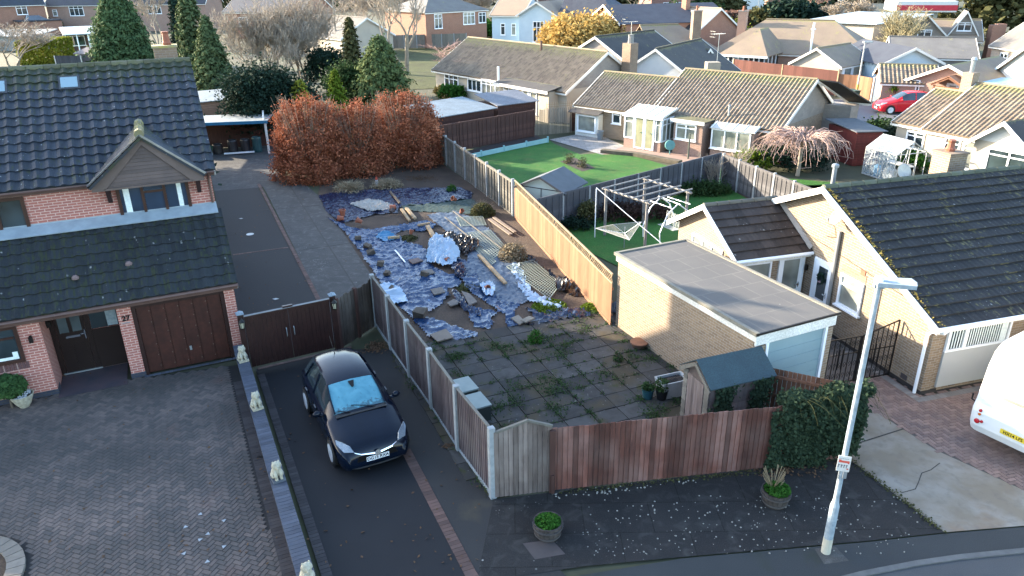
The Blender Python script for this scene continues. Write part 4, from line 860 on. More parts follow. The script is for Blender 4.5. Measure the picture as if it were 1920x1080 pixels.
# chimney and dish behind the ridge
mb = MB(); mb.box(5.7, 6.42, 6.0, 6.74, 3.2, 4.6); ch = mb.build('chimney', BUFF_BRICK, RH); mb = MB(); mb.box(5.66, 6.46, 5.96, 6.78, 4.6, 4.66); mb.build('cap', BUFF_DARK, ch); mb = MB(); mb.lathe([(.14, 4.66), (.16, 4.74), (.12, 4.8), (.11, 4.95), (.13, 5.0), (.12, 5.04)], 10, (6.0, 6.35)); mb.build('chimney_pot', TERRA, ch)
mb = MB(Matrix.Translation((3.1, 5.2, 4.46)) @ Matrix.Rotation(R(65), 4, 'X')); mb.lathe([(.02, 0), (.2, .03), (.26, .07), (.2, .05), (.02, .02)], 16); mb.build('roof_dish', plain('cream_dish', (.66,.62,.55), None, .5), RH, smooth=True)
mb = MB(); mb.lathe([(.07, 3.4), (.07, 4.5), (.11, 4.52), (.11, 4.6), (.03, 4.64)], 10, (1.4, 6.2)); mb.build('flue', METAL, RH)
# ================================================================== WROUGHT IRON GATES
ig = RL(-2.35, 1.05); Wg = thing('wrought_iron_gates', 'pair of black wrought iron gates with scrollwork closing the passage beside the garage', 'gate', ig, rA)
for k in range(2):
    x0 = .02+k*1.15; x1 = x0+1.1; mb = MB()
    zt = lambda x: 1.45+.0*x+.3*((x-x0)/1.1 if k == 0 else 1-(x-x0)/1.1)*0+ (.32*(x-x0)/1.1 if k == 0 else .32*(1-(x-x0)/1.1))*.9
    zt = lambda x: 1.42+.30*((x-x0)/1.1 if k == 1 else 0)+(.0)
    mb.bar((x0, 0, .08), (x1, 0, .08), .03); mb.bar((x0, 0, zt(x0)), (x1, 0, zt(x1)), .03); mb.bar((x0, 0, .95), (x1, 0, .95), .02)
    for i in range(8): x = x0+1.1*i/7; mb.bar((x, 0, .05), (x, 0, zt(x)), .032 if i in (0, 7) else .018)
    for i in range(3): x = x0+.4+i*.1; mb.bar((x, 0, .5), (x, 0, 1.1), .014)
    for i in range(7):
        for z in (.3, .62, 1.22):
            cx = x0+1.1*(i+.5)/7; pts = [(cx+.05*math.cos(a)*(1-a/9), 0, z+.1*math.sin(a)*(1-a/12)) for a in np.linspace(0, 6.5, 9)]
            mb.tube(pts, .008, 4, cap=False)
    mb.build('gate_leaf', BLACKIRON, Wg)
# ================================================================== STREET LAMP
lb = G(1548, 1035); lz = 5.58
LP = thing('street_lamp', 'tall worn grey street lamp with a flat square head and small sign', 'street lamp', (lb.x, lb.y, 0), R(-4))
PAINT = plain('worn_grey_paint', (.42,.50,.56), (.27,.33,.38), .55, ns=9, vec='ob'); mb = MB(); mb.lathe([(.085, .36), (.083, 1.12), (.06, 1.22), (.052, 1.3), (.045, lz)], 14); mb.build('pole', PAINT, LP, smooth=False)
mb = MB(); mb.lathe([(.088, 0), (.088, .36)], 14); mb.build('pole_base', plain('cream_base_paint', (.66,.62,.50), (.5,.47,.38), .7), LP)
mb = MB(Matrix.Translation((.18, .02, lz+.02)) @ Matrix.Rotation(R(-8), 4, 'Z')); mb.extr([(-.22, -.14, .0), (.36, -.17, .0), (.40, 0, .0), (.36, .17, .0), (-.22, .14, .0)], (0, 0, .07)); mb.box(-.24, -.08, -.06, .06, -.06, .0); hd = mb.build('lamp_head', PAINT, LP)
mb = MB(Matrix.Translation((.2, .02, lz)) @ Matrix.Rotation(R(-8), 4, 'Z')); mb.box(-.12, .3, -.12, .12, .0, .018); mb.build('lens', plain('lens', (.5,.5,.45), None, .2), hd)
mb = MB(); mb.lathe([(.05, lz+.09), (.05, lz+.15), (.02, lz+.17)], 10, (.02, .02)); mb.build('photocell', UPVC, hd)
sz = 1.95
Ms = Matrix.Translation((-.02, -.062, sz)) @ Matrix.Rotation(R(-12), 4, 'Z')
mb = MB(Ms); mb.box(-.11, .11, -.012, 0, 0, .33); sg = mb.build('sign', plain('white_sign', (.82,.80,.76), None, .5), LP)
mb = MB(Ms); mb.box(-.09, .09, -.015, -.0125, .19, .235); mb.box(-.09, -.05, -.015, -.0125, .235, .25); mb.box(.06, .09, -.015, -.0125, .175, .19); mb.box(.06, .09, -.015, -.0125, .05, .075); mb.build('sign_band', plain('sign_red', (.75,.12,.08)), sg)
mb = MB(Ms)
for i, (a, b) in enumerate(((-.09, -.055), (-.04, -.01), (.005, .03), (.045, .07))): mb.box(a, a+.012, -.015, -.0125, .08, .15); mb.box(a, b, -.015, -.0125, .13, .142)
for i in range(6): mb.box(-.085+i*.028, -.07+i*.028, -.015, -.0125, .27, .28)
mb.build('sign_marks', plain('sign_ink', (.12,.1,.12)), sg)
mb = MB(); mb.tube([(-.06, -.03, sz-.2), (-.055, -.03, sz)], .01, 5); mb.box(.0, .07, -.075, -.055, sz-.16, sz); mb.lathe([(.055, sz+.05), (.055, sz+.08)], 10); mb.lathe([(.057, sz+.22), (.057, sz+.25)], 10); mb.build('bracket', METAL, LP)
# ================================================================== BARREL PLANTERS
OAK = boards('dark_barrel_staves', (.10,.085,.075), (.05,.042,.04), .3)
for (px, py), lab, stems in (((1027, 1003), 'half barrel of bright green leaves below the peaked fence panel', 0), ((1452, 943), 'half barrel with green leaves and dry stalks in front of the ivy', 1)):
    c = G(px, py); B = thing('barrel_planter', lab, 'planter', (c.x, c.y, .012), random.uniform(0, 3), 'half barrel planters on the frontage')
    mb = MB(); n = 18
    for k in range(n):
        a0, a1 = 2*math.pi*k/n, 2*math.pi*(k+.94)/n
        P = []
        for r, z in ((.235, 0), (.285, .17), (.30, .34)): P.append([(r*math.cos(a), r*math.sin(a), z) for a in (a0, a1)]+[((r-.03)*math.cos(a), (r-.03)*math.sin(a), z) for a in (a1, a0)])
        for u, v in zip(P, P[1:]): mb.add(u+v, [(0,1,5,4), (2,3,7,6), (1,2,6,5), (3,0,4,7)])
        mb.add(P[-1], [(0,1,2,3)])
    mb.build('staves', OAK, B)
    for z, r in ((.07, .262), (.25, .301)): mb = MB(); mb.lathe([(r-.008, z-.02), (r+.006, z-.02), (r+.010, z+.02), (r-.006, z+.02)], 24); mb.build('hoop', plain('rusty_hoop', (.16,.15,.15), (.10,.09,.09), .5, .4), B)
    mb = MB(); mb.lathe([(.27, .25), (.27, .27)], 18); mb.build('soil', SOIL, B)
    n = 900; a = rng.uniform(0, 6.28, n); r = .26*np.sqrt(rng.uniform(0, 1, n)); z = .27+rng.uniform(0, .17, n)*(1-(r/.30)**2)+.02
    pl = quads('leaves', np.stack([r*np.cos(a)+(-.03 if stems else 0), r*np.sin(a), z+(.06 if stems else 0)], 1), .042, L_GREEN, B, up=.8)
    if stems:
        mb = MB()
        for k in range(45): a_ = random.uniform(0, 6.28); l_ = random.uniform(.3, .55); mb.bar((.05, .05, .28), (.05+math.cos(a_)*.22, .08+math.sin(a_)*.22, .28+l_), .008)
        mb.build('dry_stalks', L_STRAW, B)
# white stone planter and shrub by the house
c = G(47, 762); B = thing('stone_bowl_planter', 'cream footed bowl planter topped with white pebbles by the front window', 'planter', (c.x, c.y, .012)); mb = MB(); mb.lathe([(.12, 0), (.13, .03), (.17, .08), (.25, .26), (.28, .34), (.29, .36), (.27, .37), (.25, .33)], 22); mb.build('bowl', STONEW, B, smooth=False)
mb = MB(); mb.lathe([(.25, .3), (.25, .33)], 16); mb.build('soil', plain('dark_compost', (.04,.035,.03)), B)
mb = MB(); 
for k in range(70): a = random.uniform(0, 6.28); r = .23*math.sqrt(random.random()); mb.lathe([(.008, .33), (.022, .34), (.02, .355), (.004, .365)], 5, (r*math.cos(a), r*math.sin(a)))
mb.build('pebbles', plain('white_pebbles', (.75,.77,.78), (.6,.62,.64)), B)
c = HL(-5.72, -.3); B = thing('evergreen_shrub', 'rounded dark green shrub beside the front window sill', 'shrub', (c.x, c.y, 0)); n = 4200
u = rng.normal(size=(n, 3)); u /= np.linalg.norm(u, axis=1)[:, None]; u *= (rng.uniform(.55, 1.05, n)**.5)[:, None]; quads('foliage', u*np.array([.5, .36, .28])+np.array([0, 0, .66]), .075, leafmat('shrub_leaves', (.085,.17,.055), (.04,.09,.035)), B, nor=u); mb = MB(); mb.tube([(0, 0, 0), (0.02, 0, .5)], .03, 6); mb.build('stem', BARK, B)
# ================================================================== GARDEN SHED, POTS, TUB
s0 = G(1332, 729, 1.65); s1 = G(1456, 701, 1.65); sa = math.atan2(s1.y-s0.y, s1.x-s0.x); slen = (s1-s0).length
SH = thing('garden_shed', 'small weathered timber shed with sagging green felt roof, partly ivy grown', 'shed', (s0.x, s0.y, 0), sa)
SW = 1.15
mb = MB()
for i in range(11): z = .05+i*.14; mb.extr([(.1, .10, z), (slen-.12, .10, z), (slen-.12, .13, z+.15), (.1, .13, z+.15)], (0, .02, 0))
mb.box(.11, slen-.13, .16, SW-.05, .02, 1.60); mb.build('wall_boards', WOOD_SHED, SH)
mb = MB(); mb.extr([(.08, .12, .02), (.08, SW, .02), (.08, SW, 1.6), (.08, SW*.5+.05, 1.98), (.08, .12, 1.6)], (.03, 0, 0)); mb.build('gable_wall', boards('dark_gable', (.14,.11,.10), (.09,.07,.065)), SH)
mb = MB()
for i in range(7): y = .32+i*.092; mb.box(.05, .08, y, y+.086, .06, 1.55)
mb.build('door', WOOD_SHED, SH)
mb = MB()
for y0, y1 in ((.12, .3), (.99, SW)):
    for i in range(13): z = .04+i*.12; mb.extr([(.045, y0, z), (.045, y1, z), (.07, y1, z+.125), (.07, y0, z+.125)], (.02, 0, 0))
mb.build('shiplap_strips', WOOD_OLD, SH)
mb = MB(); ym = SW*.5+.05
for a, b in (((0, -.02, 1.6), (0, ym, 2.06)), ((0, SW+.12, 1.6), (0, ym, 2.06))):
    a = Vector(a); b = Vector(b); mb.extr([a, b, b+Vector((slen, 0, 0)), a+Vector((slen, 0, 0))], (0, 0, .025))
mb.build('felt_roof', FELT_GRN, SH)
mb = MB(); mb.bar((-.015, -.0, 1.53), (-.015, ym, 1.97), .09, .02, up=(1,0,0)); mb.bar((-.015, SW+.1, 1.53), (-.015, ym, 1.97), .09, .02, up=(1,0,0)); mb.build('bargeboard', WOOD_OLD, SH)
iv = []
for (x0, x1) in ((.18, .72), (1.15, 1.75)):
    for k in range(900): x = random.gauss((x0+x1)/2, .14); z = random.uniform(.2, 1.62); iv.append((x+.06*math.sin(z*5), .07-abs(random.gauss(0, .045)), z))
quads('ivy', iv, .06, L_IVY, SH, nor=np.tile([0, -.8, .3], (len(iv), 1)))
c = G(1258, 742); B = thing('white_water_tub', 'white tapered tub full of black rubbish beside the shed', 'tub', (c.x, c.y, .04), R(20)); mb = MB()
for w0, w1, t in ((.28, .36, .0), (.26, .34, .01)): pass
ro = [(-.40,-.24),(.40,-.24),(.40,.24),(-.40,.24)]; b0 = [(x*.72, y*.72, 0) for x, y in ro]; b1 = [(x, y, .5) for x, y in ro]; b2 = [(x*.9, y*.85, .5) for x, y in ro]; b3 = [(x*.84, y*.8, .32) for x, y in ro]
mb.add(b0+b1+b2+b3, [(3,2,1,0)]+[(i, (i+1)%4, 4+(i+1)%4, 4+i) for i in range(4)]+[(4+i, 4+(i+1)%4, 8+(i+1)%4, 8+i) for i in range(4)]+[(8+i, 8+(i+1)%4, 12+(i+1)%4, 12+i) for i in range(4)]+[(12,13,14,15)]); mb.build('body', plain('dirty_white_plastic', (.58,.60,.60), (.42,.44,.44), .5), B)
mb = MB()
for i in range(10): mb.tube([(-.3+i*.065, -.18, .40), (-.28+i*.06, 0, .45), (-.3+i*.065, .18, .41)], .04, 6)
mb.build('contents', plain('black_bags', (.02,.02,.025), None, .3), B)
for (px, py), lab, mt, sp in (((1214, 748), 'teal plastic plant pot, left of the black pot near the shed', plain('teal_pot', (.035,.13,.16), None, .4), 0), ((1240, 750), 'black plastic plant pot between the teal pot and the white tub', plain('black_pot', (.02,.02,.022), None, .4), 1)):
    c = G(px, py); B = thing('plant_pot', lab, 'plant pot', (c.x, c.y, .04)); mb = MB(); mb.lathe([(.12, 0), (.165, .27), (.175, .28), (.155, .28), (.15, .24)], 16); mb.build('pot', mt, B)
    n = 260; a = rng.uniform(0, 6.28, n); r = .17*np.sqrt(rng.uniform(0, 1, n)); quads('plant', np.stack([r*np.cos(a), r*np.sin(a), .25+rng.uniform(0, .14 if not sp else .3, n)], 1), .05, L_MID, B)
# ivy mass on the fence
iv = []; d = (iv1-iv0); L = d.length; d = d.normalized(); nrm = Vector((d.y, -d.x, 0)); o_ = Vector(IVF.location)
for k in range(15000):
    s = random.uniform(-.25, L+.1); z = random.uniform(.0, 1.72)+.10*math.sin(s*5)+.06*math.sin(s*11); th = .12+.05*math.sin(s*3.1+z*2)+.05*math.sin(s*8+z*5); z = z+.12*(s/L)
    if z > 1.55 and random.random() < .25: continue
    off = random.uniform(.5, 1)*th if random.random() < .8 else random.uniform(-.25, .3); 
    if s < .2 and random.random() < .6: continue
    p = iv0-o_+d*s+nrm*off*(1-.5*max(0, (z-1.5)))+Vector((0, 0, max(.02, z))); iv.append(p[:])
for k in range(5000):
    s = random.uniform(0, L+.25); p = iv0-o_+d*s+nrm*random.uniform(-.28, .12)+Vector((0, 0, 1.66+.12*(s/L)+random.gauss(0, .06)+.08*math.sin(s*6))); iv.append(p[:])
quads('ivy', iv, .055, L_IVY, IVF, nor=np.tile([nrm.x*.7, nrm.y*.7, .45], (len(iv), 1)))
mb = MB()
for k in range(34):
    s = random.uniform(.2, L+.3); p = iv0-o_+d*s+nrm*.1+Vector((0, 0, 1.8)); pts = [p]; dr = Vector((random.gauss(.1, .3), random.gauss(-.2, .35), .2))
    for j in range(6): dr = dr+Vector((random.gauss(0, .08), random.gauss(0, .08), -.17)); pts.append(pts[-1]+dr*.13)
    mb.tube(pts, .0045, 3, cap=False)
mb.build('trailing_stems', L_OLIVE, IVF)
# ================================================================== CARS
def blob_mesh(mb, c, r, n=10, m=7):
    vs = []; fs = []
    for i in range(m+1):
        th = math.pi*i/m
        for k in range(n): ph = 2*math.pi*k/n; vs.append((c[0]+r[0]*math.sin(th)*math.cos(ph), c[1]+r[1]*math.sin(th)*math.sin(ph), c[2]+r[2]*math.cos(th)))
    for i in range(m):
        for k in range(n): fs.append((i*n+k, (i+1)*n+k, (i+1)*n+(k+1) % n, i*n+(k+1) % n))
    mb.add(vs, fs)
def car(name, label, loc, rz, paint, screen, suv=False, plate=None, badge=True):
    C = thing(name, label, 'car', loc, rz); hz = 1.1 if suv else 1.0
    #   x,   zc,  y2,  z2,  y3,  z3,  y4, z4, z5
    S = [(1.995,.40,.38,.40,.56,.38,.62,.34,.24), (1.97,.56,.40,.55,.60,.50,.68,.38,.20), (1.88,.68,.44,.665,.66,.61,.755,.44,.18), (1.72,.755,.48,.74,.72,.68,.82,.5,.18),
         (1.45,.835,.52,.815,.755,.74,.86,.55,.18), (1.15,.905,.55,.885,.765,.81,.87,.6,.18), (.90,.965,.60,.94,.775,.87,.87,.62,.18), (.80,1.0,.62,.965,.775,.885,.87,.62,.18),
         (.42,1.21,.585,1.17,.77,.90,.87,.62,.18), (.05,1.385,.545,1.34,.765,.91,.87,.62,.18), (-.15,1.435,.54,1.385,.765,.92,.87,.62,.18), (-.55,1.465,.54,1.41,.765,.93,.87,.63,.18),
         (-1.05,1.46,.53,1.40,.76,.95,.865,.64,.18), (-1.45,1.42,.51,1.35,.75,.97,.85,.66,.2), (-1.68,1.36,.49,1.28,.74,.98,.84,.68,.22), (-1.86,1.04,.55,1.0,.72,.92,.80,.66,.26), (-1.97,.74,.58,.72,.70,.66,.74,.5,.26), (-2.0,.45,.5,.45,.6,.44,.66,.40,.3)]
    rows = []
    for x, zc, y2, z2, y3, z3, y4, z4, z5 in S:
        zs = (lambda z: z*hz) 
        ym = (y2*.5); half = [(0, zc), (ym, zc-(zc-z2)*.25), (y2*.88, zc-(zc-z2)*.62), (y2, z2), ((y2+y3)/2+.012, (z2+z3)/2), (y3, z3), ((y3+y4)/2+.02, z3-.03), (y4, z4+.10), (y4, z4-.1), (y4*.985, (z4+z5)/2-.04), (y4*.95, z5)]
        full = [(-y, z) for y, z in half[::-1][:-1]]+half
        rows.append([(x, y, zs(z)) for y, z in full])
    n = len(rows[0]); c = n//2   # c = centre top index
    V = [p for r in rows for p in r]; F = {}
    for i in range(len(rows)-1):
        for k in range(n-1): F[(i, k)] = (i*n+k, i*n+k+1, (i+1)*n+k+1, (i+1)*n+k)
    def pick(fn): return [f for (i, k), f in F.items() if fn(i, k-c if k >= c else c-1-k, k >= c)]
    def sub(name_, faces, mat, off=0, parent=C, smooth=True):
        idx = sorted({v for f in faces for v in f}); mp = {v: q for q, v in enumerate(idx)}
        me = bpy.data.meshes.new(name_); me.from_pydata([V[v] for v in idx], [], [tuple(mp[v] for v in f) for f in faces]); b = bmesh.new(); b.from_mesh(me); bmesh.ops.recalc_face_normals(b, faces=b.faces)
        s_ = sum((f.normal.z for f in b.faces)); 
        if s_ < 0 and abs(s_) > .01: bmesh.ops.reverse_faces(b, faces=b.faces)
        if off: 
            b.normal_update()
            for v in b.verts: v.co += v.normal*off
        b.to_mesh(me); b.free(); return finish(name_, me, mat, parent, True, smooth)
    ws = lambda i, s, r: i in (7, 8) and s <= 2
    rear = lambda i, s, r: i == 14 and s <= 2
    side = lambda i, s, r: s in (3, 4) and 8 <= i <= 13
    glassy = lambda i, s, r: ws(i, s, r) or rear(i, s, r) or side(i, s, r)
    faces = pick(lambda i, s, r: not glassy(i, s, r)); fr = [tuple(range(n)), tuple((len(rows)-1)*n+k for k in range(n))]
    fl = [(i*n, (i+1)*n, (i+2)*n-1, (i+1)*n-1) for i in range(len(rows)-1)]
    body = sub('body', faces+[tuple(range(n))]+[tuple((len(rows)-1)*n+k for k in range(n))], paint)
    sub('windscreen', pick(ws), screen); sub('rear_window', pick(rear), GLASS)
    for sd in (True, False): sub('side_windows', pick(lambda i, s, r: side(i, s, r) and r == sd), GLASS)
    T = BLACKIRON
    for sy in (1, -1):
        mb = MB()
        for x in (-.55,): mb.bar((x, sy*.79, .92*hz), (x, sy*.57, 1.38*hz), .07, .03)
        mb.bar((-1.42, sy*.775, .95*hz), (-1.3, sy*.56, 1.34*hz), .10, .03); mb.build('pillar', paint, C)
        mb = MB(); mb.box(.48, .62, sy*.80, sy*.90, .92*hz, .95*hz); blob_mesh(mb, (.56, sy*.96, .97*hz), (.07, .105, .075)); mb.build('door_mirror', paint, C, smooth=True)
        mb = MB()
        for x in (-.05, -.95): mb.box(x-.09, x+.09, sy*.868, sy*.895, .80*hz, .83*hz)
        mb.build('door_handle', paint, C)
        mb = MB()
        for x in (.78, -.32, -1.12): mb.box(x-.006, x+.006, sy*.872, sy*.874, .28, .86*hz)
        mb.build('door_gap', T, C)
        # headlights
        mb = MB(); hp = [(1.925, .50, .60), (1.83, .70, .60), (1.60, .80, .70), (1.50, .79, .765), (1.66, .68, .765), (1.80, .56, .715)]
        P = [(x+.02, y*sy, z*hz+.025) for x, y, z in hp]; mb.extr(P, (.012, sy*.012, .012)); hl = mb.build('headlight', plain('headlamp_glass' , (.62,.68,.74), (.35,.42,.5), .12, .3, ns=25, vec='ob') if 'headlamp_glass' not in bpy.data.materials else bpy.data.materials['headlamp_glass'], C)
        for x in (1.25, -1.26):
            w_ = thing_child('wheel', C)
            mb = MB(Matrix.Translation((x, sy*.80, .31)) @ Matrix.Rotation(R(90), 4, 'X')); mb.lathe([(.2, -.09), (.29, -.095), (.31, -.07), (.31, .07), (.29, .095), (.2, .09)], 24); tr = mb.build('wheel', plain('tyre_rubber', (.02,.02,.02)) if 'tyre_rubber' not in bpy.data.materials else bpy.data.materials['tyre_rubber'], C)
            mb = MB(Matrix.Translation((x, sy*.89, .31)) @ Matrix.Rotation(R(90), 4, 'X'))
            mb.lathe([(.17, -.012), (.215, -.012), (.215, .012), (.17, .012)], 20); mb.lathe([(.05, -.012), (.05, .012)], 10)
            for k in range(5): a = k*2*math.pi/5; 
            for k in range(10): a = (k//2)*2*math.pi/5+(-.14 if k % 2 else .14); mb.bar((.03*math.cos(a), .03*math.sin(a), 0), (.19*math.cos(a*1.0), .19*math.sin(a), 0), .035, .02, up=(0,0,1))
            mb.build('rim', SILVER, tr)
            mb = MB(Matrix.Translation((x, sy*.872, .33)) @ Matrix.Rotation(R(90), 4, 'X')); mb.lathe([(.355, -.004), (.355, .004)], 24); mb.build('wheel_arch', T, C)
    mb = MB(); mb.extr([(1.985, -.42, .50*hz), (1.985, .42, .50*hz), (1.955, .50, .30), (1.955, -.50, .30)], (.03, 0, 0)); mb.build('grille', T, C)
    mb = MB(); mb.tube([(1.86, -.60, .62*hz), (1.975, -.36, .545*hz), (2.035, 0, .515*hz), (1.975, .36, .545*hz), (1.86, .60, .62*hz)], [.012, .02, .026, .02, .012], 6); gt = mb.build('grille_bar', CHROME, C)
    mb = MB(Matrix.Translation((2.045, 0, .53*hz)) @ Matrix.Rotation(R(75), 4, 'Y')); 
    mb.lathe([(.055, -.01), (.07, -.01), (.07, .012), (.055, .012)], 16); mb.bar((-.03, -.05, .0), (.0, .0, .004), .02, .012); mb.bar((.0, .0, .004), (.03, .05, 0), .02, .012); mb.bar((-.03, -.05, 0), (.02, -.02, 0), .015, .012); mb.bar((-.02, .02, 0), (.03, .05, 0), .015, .012); mb.build('front_badge', CHROME, C)
    mb = MB(); mb.box(2.0, 2.02, -.26, .26, .345, .455); pl = mb.build('number_plate', plain('white_plate', (.82,.84,.86), None, .4), C)
    mb = MB(); mb.tube([(1.90, -.70, .22), (1.99, -.45, .21), (2.01, 0, .21), (1.99, .45, .21), (1.90, .70, .22)], .02, 5); mb.build('bumper_lip', T, C)
    if plate: text_mesh('plate_letters', plate, .105, Matrix.Translation((2.022, 0, .40)) @ Matrix.Rotation(R(90), 4, 'Z') @ Matrix.Rotation(R(90), 4, 'X'), BLACKIRON, pl, .002, .002)
    for sy in (1, -1): mb = MB(); mb.extr([(1.92, sy*.52, .38), (1.86, sy*.70, .38), (1.86, sy*.70, .30), (1.92, sy*.52, .30)], (.05, 0, 0)); mb.build('fog_light_recess', T, C)
    mb = MB(); mb.tube([(-1.3, 0, 1.43*hz), (-1.42, 0, 1.47*hz)], .012, 5); mb.tube([(-1.38, 0, 1.45*hz), (-1.72, .0, 1.74*hz)], .005, 4); mb.build('aerial', T, C)
    mb = MB(); mb.tube([(.86, .35, .985), (.72, -.1, 1.055), (.70, -.18, 1.06)], .010, 4); mb.tube([(.86, -.25, .985), (.76, -.52, 1.03)], .010, 4); mb.build('wiper', T, C)
    mb = MB(); mb.extr([(.13, -.07, 1.372), (.13, .07, 1.372), (.26, .035, 1.30), (.29, 0, 1.285), (.26, -.035, 1.30)], (0.005, 0, .018)); mb.build('mirror_patch', T, C)
    mb = MB(); mb.tube([(.80, .6, 1.0), (.42, .59, 1.19), (.05, .55, 1.36)], .022, 5); mb.tube([(.80, -.6, 1.0), (.42, -.59, 1.19), (.05, -.55, 1.36)], .022, 5); mb.build('screen_pillar', paint, C)
    mb = MB(); mb.box(.80, .95, -.60, .60, .955, .972); mb.build('scuttle', T, C)
    return C
def thing_child(*a): return None
def carpaint(nm, c, c2, rough=.14):
    n = NT(nm, rough, 0, .25); n.b.inputs['Coat Weight'].default_value = .0; n.b.inputs['Coat Roughness'].default_value = .05; return n.out(n.mix(n.ramp(n.noise(1.5, 2, n.ob), .3, .7), c, c2))
fs = NT('frosted_windscreen', .45, 0, .5); c = fs.mix(fs.ramp(fs.noise(3.0, 5, fs.ob, .5), .3, .6), (.08,.34,.46), (.18,.52,.64)); sp = fs.node('ShaderNodeSeparateXYZ'); fs.t.links.new(fs.gen, sp.inputs[0])
thr = fs.math('ADD', fs.noise(14, 4, fs.ob), fs.ramp(sp.outputs['X'], .72, 1, 0, .35)); FROST = fs.out(fs.mix(fs.ramp(thr, .62, .78, 0, .75), c, (.05,.10,.13)))
w1 = G(623, 866); w2 = G(578, 771); ch = math.atan2(w1.y-w2.y, w1.x-w2.x); cx = (w1+w2)/2; perp = Vector((-math.sin(ch), math.cos(ch), 0))
cc = cx+perp*.86+Vector((math.cos(ch), math.sin(ch), 0))*.05
if (cc-cx).x < 0: cc = cx-perp*.86+Vector((math.cos(ch), math.sin(ch), 0))*.05
car('parked_car', 'small glossy black hatchback with a frosted windscreen parked in front of the brown gates', (cc.x, cc.y, .01), ch, carpaint('blue_black_paint', (.004,.008,.018), (.005,.011,.026)), FROST, plate='DG15 RXA')
rc = G(1690, 211); car('parked_car', 'red estate car parked outside the house with the timber porch', (rc.x, rc.y, .02), R(178), carpaint('red_paint', (.62,.02,.03), (.55,.018,.025), .2), GLASS, suv=True)
# ================================================================== CARAVAN
v0 = G(1815, 798, .45); v1 = G(1935, 855, .45); va = math.atan2(v1.y-v0.y, v1.x-v0.x)
CV = thing('touring_caravan', 'white touring caravan, its curved tail with red lamps pointing at the road', 'caravan', (v0.x, v0.y, .02), va)
W = 2.25; Lc = 5.5
prof = [(-.02, .42), (-.10, .60), (-.12, .95), (-.04, 1.15), (.02, 1.6), (.10, 2.1), (.22, 2.40), (.42, 2.55), (.8, 2.60), (Lc*.5, 2.64), (Lc-.7, 2.6), (Lc-.25, 2.4), (Lc, 1.5), (Lc, .5)]
mb = MB(); xs = [0, .06, .16, W-.16, W-.06, W]; ins = [.10, .035, 0, 0, .035, .10]; vs = []; fs_ = []; n = len(prof); mids = (Lc/2, 1.4)
for x, i_ in zip(xs, ins):
    for y, z in prof: dy = 1 if y < Lc/2 else -1; vs.append((x, y+dy*i_, z-(i_ if z > 1.3 else -i_*.3)))
for i in range(len(xs)-1):
    for k in range(n): fs_.append((i*n+k, i*n+(k+1) % n, (i+1)*n+(k+1) % n, (i+1)*n+k))
fs_ += [tuple(range(n)), tuple((len(xs)-1)*n+k for k in range(n))]; mb.add(vs, fs_); mb.build('body', plain('caravan_white', (.80,.82,.82), (.74,.77,.79), .3, ns=1), CV, smooth=False)
mb = MB(); mb.box(-.012, W+.012, .3, 1.6, .40, .62); mb.build('skirt', plain('grey_skirt', (.5,.58,.64), None, .4), CV)
mb = MB(); mb.extr([(.5, .02+.0, 1.42), (W-.5, .02, 1.42), (W-.45, .14, 1.98), (.45, .14, 1.98)], (0, -.03, 0)); mb.build('rear_window', GLASS_L, CV)
mb = MB(); mb.box(.30, .74, 1.0, 1.5, 2.59, 2.66); mb.build('roof_light', plain('smoked_dome', (.5,.48,.42), None, .3), CV)
for sx in (.2, W-.2):
    for dx, z, r, mt in ((-.0, .72, .06, 'r'), (.10, .75, .035, 'r'), (.02, 1.0, .035, 'r'), (.02, .91, .035, 'o')):
        mb = MB(Matrix.Translation((sx+(dx if sx < 1 else -dx), -.10, z)) @ Matrix.Rotation(R(90), 4, 'X')); mb.lathe([(r, -.02), (r, .03), (r*.6, .045)], 12); mb.build('tail_light', plain('red_lens', (.55,.02,.03), None, .2) if mt == 'r' else plain('amber_lens', (.75,.18,.03), None, .2), CV)
mb = MB(); mb.box(.72, 1.26, -.145, -.125, .70, .81); npl = mb.build('number_plate', plain('yellow_plate', (.80,.60,.05), None, .4), CV)
text_mesh('plate_letters', 'HX14 LFS', .10, Matrix.Translation((.99, -.148, .755)) @ RX, BLACKIRON, npl, .002, .002)
text_mesh('script', 'B A I L E Y', .09, Matrix.Translation((1.2, .0, 1.22)) @ Matrix.Rotation(R(87), 4, 'X'), plain('grey_ink', (.35,.38,.4)), CV, .002)
text_mesh('script', 'UNICORN', .085, Matrix.Translation((.9, .03, 2.12)) @ Matrix.Rotation(R(83), 4, 'X'), bpy.data.materials['grey_ink'], CV, .002)
mb = MB(); mb.tube([(-.03, .1, 1.05), (-.09, .05, 1.1), (-.09, .05, 1.25)], .02, 5); mb.build('grab_handle', BLACKIRON, CV)
for x in (.2, W-.2): mb = MB(Matrix.Translation((x, 2.6, .32)) @ Matrix.Rotation(R(90), 4, 'Y')); mb.lathe([(.3, -.1), (.32, 0), (.3, .1)], 20); mb.build('wheel', bpy.data.materials['tyre_rubber'], CV)
